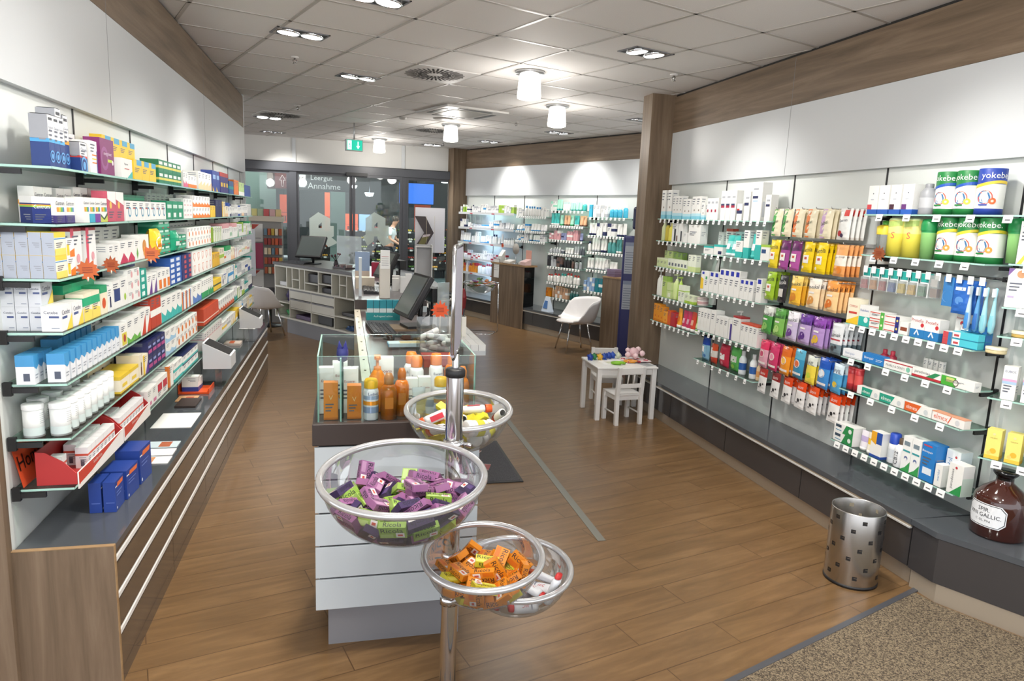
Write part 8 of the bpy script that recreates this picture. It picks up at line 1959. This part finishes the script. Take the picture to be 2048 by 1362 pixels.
# poster frame on top
e = empty('poster_holder', (PXY[0], PXY[1], 1.346), .0, 'slim double-sided poster frame seen edge-on, on top of the pole', 'poster frame')
m = MB(); m.tube([(0, -.15, .03), (0, -.15, .33), (0, -.13, .36), (0, .13, .36), (0, .15, .33), (0, .15, .03), (0, .10, 0), (0, -.10, 0)], .0065, 'chrome', 10, closed=True); m.obj('frame', e)
m = MB(); m.box(-.005, -.138, .012, .005, .138, .35, '#a5a3b0'); m.obj('backing', e)
m = MB(); m.box(-.0075, -.135, .015, -.0062, .135, .345, '#dfe6ee'); m.quad((-.0078, -.13, .03), (-.0078, .13, .03), (-.0078, .13, .15), (-.0078, -.13, .15), '#3f7ab8'); m.quad((-.0078, -.13, .26), (-.0078, .13, .26), (-.0078, .13, .34), (-.0078, -.13, .34), '#c0502c'); m.obj('poster', e)
# heaps of goods: (index, x, y, z in tenths of a millimetre, rotation in thousandths)
HEAP = {"b1":[[0,592,-215,-1789,63,108,-29,-992],[1,-111,-528,-1819,634,-66,-54,-769],[2,-522,418,-1758,17,-94,94,-991],[3,251,728,-1720,987,153,-53,25],[4,-291,37,-1714,22,-56,-688,-724],[5,497,139,-1670,56,112,-319,-940],[6,461,1363,-1383,166,-239,923,251],[7,351,-491,-1539,327,-561,-660,-377],[8,-651,-776,-1537,873,411,-66,-254],[9,1273,1329,-1026,837,175,-380,353],[10,-326,-375,-1589,78,-366,106,921],[11,865,819,-1551,243,-691,681,-9],[12,-537,-192,-1353,201,-909,-287,-226],[13,-857,463,-1454,134,-638,758,-3],[14,-289,538,-1405,248,-711,658,10],[15,-551,1019,-1556,92,-690,683,221],[16,-1065,-172,-1637,204,94,-974,-1],[17,-578,-1025,-902,374,394,-784,-300],[18,1032,-193,-1396,380,179,-86,-903],[19,472,-762,-1590,497,-862,-89,-46],[20,196,233,-1381,267,-815,-347,379],[21,88,926,-1422,10,81,180,-980],[22,-1360,450,-1423,261,-716,-633,135],[23,1171,20,-1586,759,156,-164,-611],[24,112,-1172,-1610,24,24,969,-245],[25,-938,-833,-1418,859,414,-46,-297],[26,599,148,-1346,801,-314,96,501],[27,-143,-385,-995,366,-816,-347,281],[28,-1103,941,-1233,155,172,-841,489],[29,-989,-59,-1260,711,235,-157,-644],[30,1297,-662,-1444,235,-206,933,-181],[31,-694,-1696,-1136,551,-88,398,728],[32,-1296,-211,-1219,958,48,-272,71],[33,-411,458,-1242,734,38,-245,632],[34,745,-1253,-1457,660,-277,78,694],[35,-660,-1216,-1362,525,-826,45,199],[36,1347,376,-1279,31,-442,-837,319],[37,907,-282,-1060,577,-775,-253,-43],[38,-598,497,-1053,193,-121,-217,949],[39,-236,1506,-1178,260,-934,245,1],[40,736,-1191,-1235,960,-254,-116,36],[41,653,537,-1243,610,-26,-225,-759],[42,-46,-1586,-1376,946,-323,0,-30],[43,-1130,423,-984,43,-964,100,-243],[44,105,553,-1079,155,543,-819,105],[45,73,-1207,-1335,651,-154,197,717],[46,-1051,-878,-1174,341,253,257,-868],[47,744,1002,-1079,928,-298,63,-217],[48,-11,-988,-1160,708,-95,-230,-661],[49,1441,547,-1163,839,-319,32,-440],[50,-1459,-859,-1090,564,-518,-93,636],[54,-677,-1505,-790,801,555,-130,-181],[55,-313,-118,-809,312,876,360,78],[57,101,1841,-1003,881,407,92,-223],[59,135,-1658,-992,243,-948,-192,-72],[61,-678,958,-914,860,-502,24,-86],[64,646,-822,-1276,143,78,493,-855],[66,707,-1232,-971,182,234,931,-211],[69,-1839,431,-1002,901,88,423,-43],[71,934,-1717,-988,115,164,-428,-881],[72,-1549,-188,-1066,581,-266,-117,761],[73,-579,333,-709,746,-159,-227,606],[74,-658,1036,-609,354,-210,-338,-846],[76,1087,-607,-989,26,830,-121,-544],[79,-868,-445,-630,82,870,-320,-364],[81,1795,-71,-1125,839,-154,-362,375],[82,-501,1331,-1072,186,-501,826,182],[83,-49,-1002,-922,466,-19,-248,-849],[85,167,-1082,-642,963,40,220,147],[86,906,93,-798,880,-307,-153,327],[87,1429,-1397,-691,181,-295,351,870],[88,780,1407,-916,912,315,-132,-229],[89,1491,586,-941,908,-215,242,265],[91,1510,1039,-818,171,-83,-429,883],[93,618,-902,-629,917,-85,241,-306],[95,153,-595,-799,258,-153,-442,-846],[96,-1086,-313,-718,278,484,-804,-205],[98,1211,-1009,-588,754,-456,27,472],[99,106,1409,-928,211,-714,-639,-190],[100,-1631,680,-866,213,-598,-671,383],[102,668,-1489,-447,319,73,901,-285],[103,-1484,1519,-568,684,116,538,-478],[104,-1310,995,-813,573,-288,-231,-732],[106,539,324,-882,68,-548,763,-337],[107,-1666,-174,-890,957,-68,-282,-5],[109,-1914,-91,-559,217,787,545,192],[116,167,-380,-743,428,822,326,-188],[118,-513,-989,-573,246,381,-891,-27],[121,-932,357,-502,681,216,174,678],[122,377,1305,-734,953,302,7,-28],[123,-1140,-1213,-790,6,638,-426,641],[124,64,168,-575,86,235,-889,384],[126,103,641,-766,435,891,111,-58],[127,14,1132,-601,676,216,212,-672],[128,-1750,-82,-707,918,-146,-250,272],[129,1914,462,-619,485,-193,-190,832],[130,223,554,-407,737,-181,-67,-648],[131,538,-123,-441,59,955,290,-36],[132,1278,-1247,-613,457,781,425,1],[133,-1558,-954,-667,119,-499,738,-440],[134,848,864,-633,97,954,266,100],[138,63,-2064,-833,11,-25,506,862],[139,1144,-460,-516,993,-82,33,79],[140,1643,-134,-976,850,-136,-362,357],[142,1460,-789,-980,99,671,632,374],[143,340,-1476,-403,405,822,376,139],[144,1884,-465,-724,402,-708,-554,174],[145,-1321,-1591,-809,828,-464,209,-234],[146,636,1791,-709,84,-154,-909,378],[149,1093,277,-489,523,-213,25,825],[150,-994,1500,-871,420,-828,-71,366],[151,789,-1863,-617,290,-935,-170,-108],[159,430,-275,-205,18,489,870,-67],[161,448,960,-368,216,-108,-160,-957]],"b3":[[0,407,-189,-1350,719,47,-95,-687],[1,-390,-517,-1302,180,-122,-95,-971],[2,345,613,-1246,764,191,38,-616],[3,507,-115,-1084,761,15,78,644],[4,-70,223,-1237,233,-589,773,-33],[5,-770,-129,-1237,968,12,199,151],[6,-78,943,-980,36,301,934,188],[7,18,-111,-1039,615,108,124,-771],[8,-204,-861,-1059,27,-774,-618,135],[9,-355,415,-918,667,715,-140,156],[10,623,396,-927,104,-191,-176,-960],[11,113,-1137,-521,100,978,133,-124],[12,-887,-104,-960,481,-182,81,-854],[13,779,59,-791,724,679,121,18],[14,-750,-785,-836,351,8,-109,-930],[15,-462,623,-936,536,587,-432,426],[16,951,654,-838,230,-441,-805,323],[17,-383,-86,-948,474,592,503,415],[18,312,-877,-961,586,-23,-233,-776],[19,426,880,-747,401,509,-760,-55],[20,-736,834,-847,513,730,301,336],[21,1028,-427,-1053,289,601,737,110],[22,-28,1096,-690,633,54,39,-772],[23,143,-300,-790,722,152,1,-675],[24,454,-808,-1189,972,-202,-119,14],[25,-906,853,-550,322,326,889,-18],[27,689,1154,-603,62,-235,-910,337],[28,-1174,322,-662,119,-437,-885,110],[30,1219,532,-501,712,616,52,-333],[32,685,-1023,-651,135,641,675,339],[33,-110,-1516,-627,343,635,587,-368],[34,-251,-891,-671,706,197,19,680],[36,-924,-307,-709,916,53,192,349],[37,961,-603,-800,683,134,-279,-662],[38,1317,63,-647,3,-761,-128,-636],[39,61,-460,-488,781,-615,-34,-104],[40,-471,1191,-484,464,-193,571,649],[41,129,87,-286,62,3,-998,-23],[42,-284,132,-521,387,-4,-164,907],[43,885,-283,-648,98,950,102,279],[44,535,544,-391,562,159,303,-753],[48,-701,-160,-525,918,-43,113,-379],[49,440,-253,-346,600,649,344,-318]],"b4":[[0,-394,-254,-1188,397,-611,-290,-620],[1,-1,157,-1248,555,-437,504,497],[2,-260,646,-1204,676,73,171,-713],[3,1339,-980,-265,430,230,-559,-671],[4,421,506,-1026,659,69,172,-729],[5,-95,-551,-843,55,-367,-927,-52],[6,841,-267,-1157,485,-212,-64,846],[7,282,-1079,-940,474,454,-158,738],[8,-1151,203,-854,70,-433,-16,899],[9,-615,906,-649,889,-20,392,-234],[10,977,-171,-715,482,159,5,-862],[11,-344,-218,-648,313,-517,168,779],[12,363,1198,-720,799,-61,304,516],[13,561,-525,-552,468,-78,51,-879],[14,337,814,-555,271,-717,-510,-390],[15,-376,128,-432,257,-474,193,820],[16,1053,219,-475,583,-96,367,719],[17,-550,-1037,-476,190,55,-334,921]],"b2":[[0,280,309,-1113,282,-586,-179,-738],[1,494,-653,-992,222,-780,349,471],[2,-106,906,-867,403,-213,-774,439],[3,-100,-965,-756,901,-310,64,298],[4,-432,-99,-943,259,-234,402,-847],[5,1031,-8,-827,41,-447,-726,521],[6,753,1006,-563,529,-32,-542,-652],[7,722,-1143,-359,491,668,-91,-552],[8,-861,510,-689,203,314,-871,-319],[11,-479,915,-358,251,-868,-414,-106],[12,-100,-367,-533,168,408,856,-268],[13,497,119,-553,245,276,45,-928],[14,-38,601,-288,895,135,152,-397],[15,653,-601,-292,488,-24,-412,-769],[16,205,98,-470,33,798,466,381],[17,-751,-591,-977,93,664,551,-496],[18,779,42,-389,163,860,165,-454],[19,-1174,68,-904,834,352,-407,122],[21,-1068,-181,-536,360,-735,525,233],[22,-627,-1156,-860,278,883,234,-297],[23,-689,-1177,-461,772,-330,522,151],[24,685,421,-74,788,-22,-62,-613],[25,24,-386,-193,125,187,-967,120],[26,1510,238,-258,583,-253,763,-113],[27,-877,-853,-143,357,410,-470,696],[28,-1051,-479,-329,363,585,716,-117]]}
def candy(c, c2):
    if ('candy', c) not in PM:
        w, d, h = .076, .047, .021
        m = MB(); m.box(-w / 2, -d / 2, -h / 2, w / 2, d / 2, h / 2, c + '/0.3')
        for sg in (1, -1):
            T = Matrix.Rotation(0 if sg > 0 else PI, 4, 'Y')
            z = h / 2 + .0004
            fn = lambda x, y: (x, y, z)
            m.text('Ricola', -.002, .0095, .062, .021, '#20202c', fn=fn, T=T)
            m.add([(.008, -.02, z), (.032, -.02, z), (.032, .0, z), (.008, .0, z)], [(0, 1, 2, 3)], '#e9e4e2', T=T); m.add([(.013, -.014, z + .0003), (.027, -.014, z + .0003), (.027, -.006, z + .0003), (.013, -.006, z + .0003)], [(0, 1, 2, 3)], '#c85a4a', T=T)
            m.add([(-.035, -.021, z), (.0, -.021, z), (.0, -.006, z), (-.035, -.006, z)], [(0, 1, 2, 3)], c2, T=T)
        for sg in (0, 1):
            T = Matrix.Rotation(sg * PI, 4, 'Z'); m.text('Ricola', .0, .0, .055, .015, '#20202c', y=-d / 2 - .0004, T=T)
        PM[('candy', c)] = m.mesh('sweet_box')
    return PM[('candy', c)]
from mathutils import Quaternion
def heap(key, c, pick, name, cat, where, noun):
    got = {}
    for i, x, y, z, qw, qx, qy, qz in HEAP[key]:
        parts, desc = pick(i)
        parts = parts if isinstance(parts, tuple) else (parts,)
        o = bpy.data.objects.new(name(i) if callable(name) else name, parts[0])
        link(o, None, (c[0] + x / 1e4, c[1] + y / 1e4, c[2] + z / 1e4), 0, None, cat(i) if callable(cat) else cat, noun + ' ' + where)
        o.rotation_mode = 'QUATERNION'; o.rotation_quaternion = Quaternion((qw, qx, qy, qz)).normalized()
        for q in parts[1:]: link(bpy.data.objects.new(q.name.split('.')[0], q), o)
        got.setdefault(desc, []).append((-z, o))
    for desc, v in got.items():
        v.sort(key=lambda r: r[0])
        for k, (_, o) in enumerate(v): o['label'] = '%s%s %s%s' % ((ORD[k] + ' ') if len(v) > 1 and k < 30 else ('deeply buried ' if k >= 30 else ''), desc, where, ', counted downward' if len(v) > 1 else '')
B1C = [('#3b2c52', '#574678', 'dark violet sweets box'), ('#94608c', '#b288aa', 'pink sweets box'), ('#8fb24a', '#abc878', 'lime green sweets box'), ('#3b2c52', '#5f4a86', 'dark violet sweets box'), ('#94608c', '#b288aa', 'pink sweets box'), ('#8fb24a', '#abc878', 'lime green sweets box'), ('#94608c', '#b288aa', 'pink sweets box'), ('#3b2c52', '#574678', 'dark violet sweets box')]
def pk1(i): c = B1C[(i * 5 + i // 7) % 8]; return candy(c[0], c[1]), c[2]
heap('b1', C1, pk1, 'sweets_box', 'sweets box', 'in the biggest clear bowl', 'sweets boxes')
B3C = [('#e08a24', '#d8701c', 'orange sweets box')] * 3 + [('#d4cc3a', '#e6e06a', 'yellow sweets box')]
def pk3(i): c = B3C[(i * 7 + i // 5) % 4]; return candy(c[0], c[1]), c[2]
heap('b3', C3, pk3, 'sweets_box', 'sweets box', 'in the small front bowl', 'sweets boxes')
def flat_bottle():
    if 'fb' not in PM:
        m = MB(); T = Matrix.Diagonal((1, 1, .6, 1)) @ Matrix.Rotation(PI / 2, 4, 'X')
        m.lathe([(.001, -.045), (.022, -.042), (.025, -.03), (.025, .045), (.02, .058), (.012, .062)], '#e2e4e8', 16, T)
        m.text('WC', 0, .0, .03, .022, '#c03038', fn=lambda x, y: (y, x, .0156)); m.quad((-.014, -.03, .0154), (.014, -.03, .0154), (.014, -.024, .0154), (-.014, -.024, .0154), '#8a8c98')
        PM['fb'] = m.mesh('body'); c = MB(); c.lathe([(.001, -.063), (.017, -.062), (.019, -.046)], '#c02c2c', 14, T); PM['fbc'] = c.mesh('cap')
        # the cap sits on the outer end
    return (PM['fb'], PM['fbc'])
heap('b4', C4, lambda i: (flat_bottle(), 'flat white red-capped bottle'), 'gel_bottle', 'bottle', 'in the lowest bowl', 'red-capped bottles')
def jar2():
    if 'j2' not in PM:
        m = MB(); m.lathe([(.001, -.042), (.028, -.042), (.03, -.036), (.03, .02), (.001, .02)], '#dfe0dc', 20); m.lathe([(.0304, -.025), (.0304, .005)], '#c9c23a', 20); m.quad((-.012, -.0308, -.02), (.012, -.0308, -.02), (.012, -.0308, .0), (-.012, -.0308, .0), '#5a5c62'); PM['j2'] = m.mesh('body')
        c = MB(); c.lathe([(.031, .0205), (.031, .04), (.026, .0425), (.001, .0425)], '#e6e6e4', 20); PM['j2c'] = c.mesh('lid')
    return (PM['j2'], PM['j2c'])
def tube2():
    if 't2' not in PM:
        m = MB(); m.box(-.015, -.053, -.010, .015, .053, .010, '#d8cc34'); m.quad((-.008, -.03, .0106), (.008, -.03, .0106), (.008, .04, .0106), (-.008, .04, .0106), '#6a6a2c'); PM['t2'] = m.mesh('lozenge_pack')
    return PM['t2']
def bot2():
    if 'bo2' not in PM:
        T = Matrix.Diagonal((1, 1, .85, 1)) @ Matrix.Rotation(PI / 2, 4, 'X')
        m = MB(); m.lathe([(.001, -.03), (.016, -.028), (.018, -.02), (.018, .05), (.012, .058)], '#e2e2e0', 14, T); m.quad((-.01, -.04, .0158), (.01, -.04, .0158), (.01, .01, .0158), (-.01, .01, .0158), '#c83040'); PM['bo2'] = m.mesh('body')
        c = MB(); c.lathe([(.001, -.058), (.018, -.055), (.019, -.031)], '#dd5a24', 14, T); PM['bo2c'] = c.mesh('cap')
    return (PM['bo2'], PM['bo2c'])
heap('b2', C2, lambda i: (jar2(), 'white yellow-banded jar') if i < 11 else (tube2(), 'flat yellow lozenge pack') if i < 23 else (bot2(), 'small white orange-capped bottle'), lambda i: 'tablet_jar' if i < 11 else 'lozenge_pack' if i < 23 else 'bottle', lambda i: 'jar' if i < 11 else 'pack' if i < 23 else 'bottle', 'in the upper bowl behind the pole', 'small goods')
finish_labels()
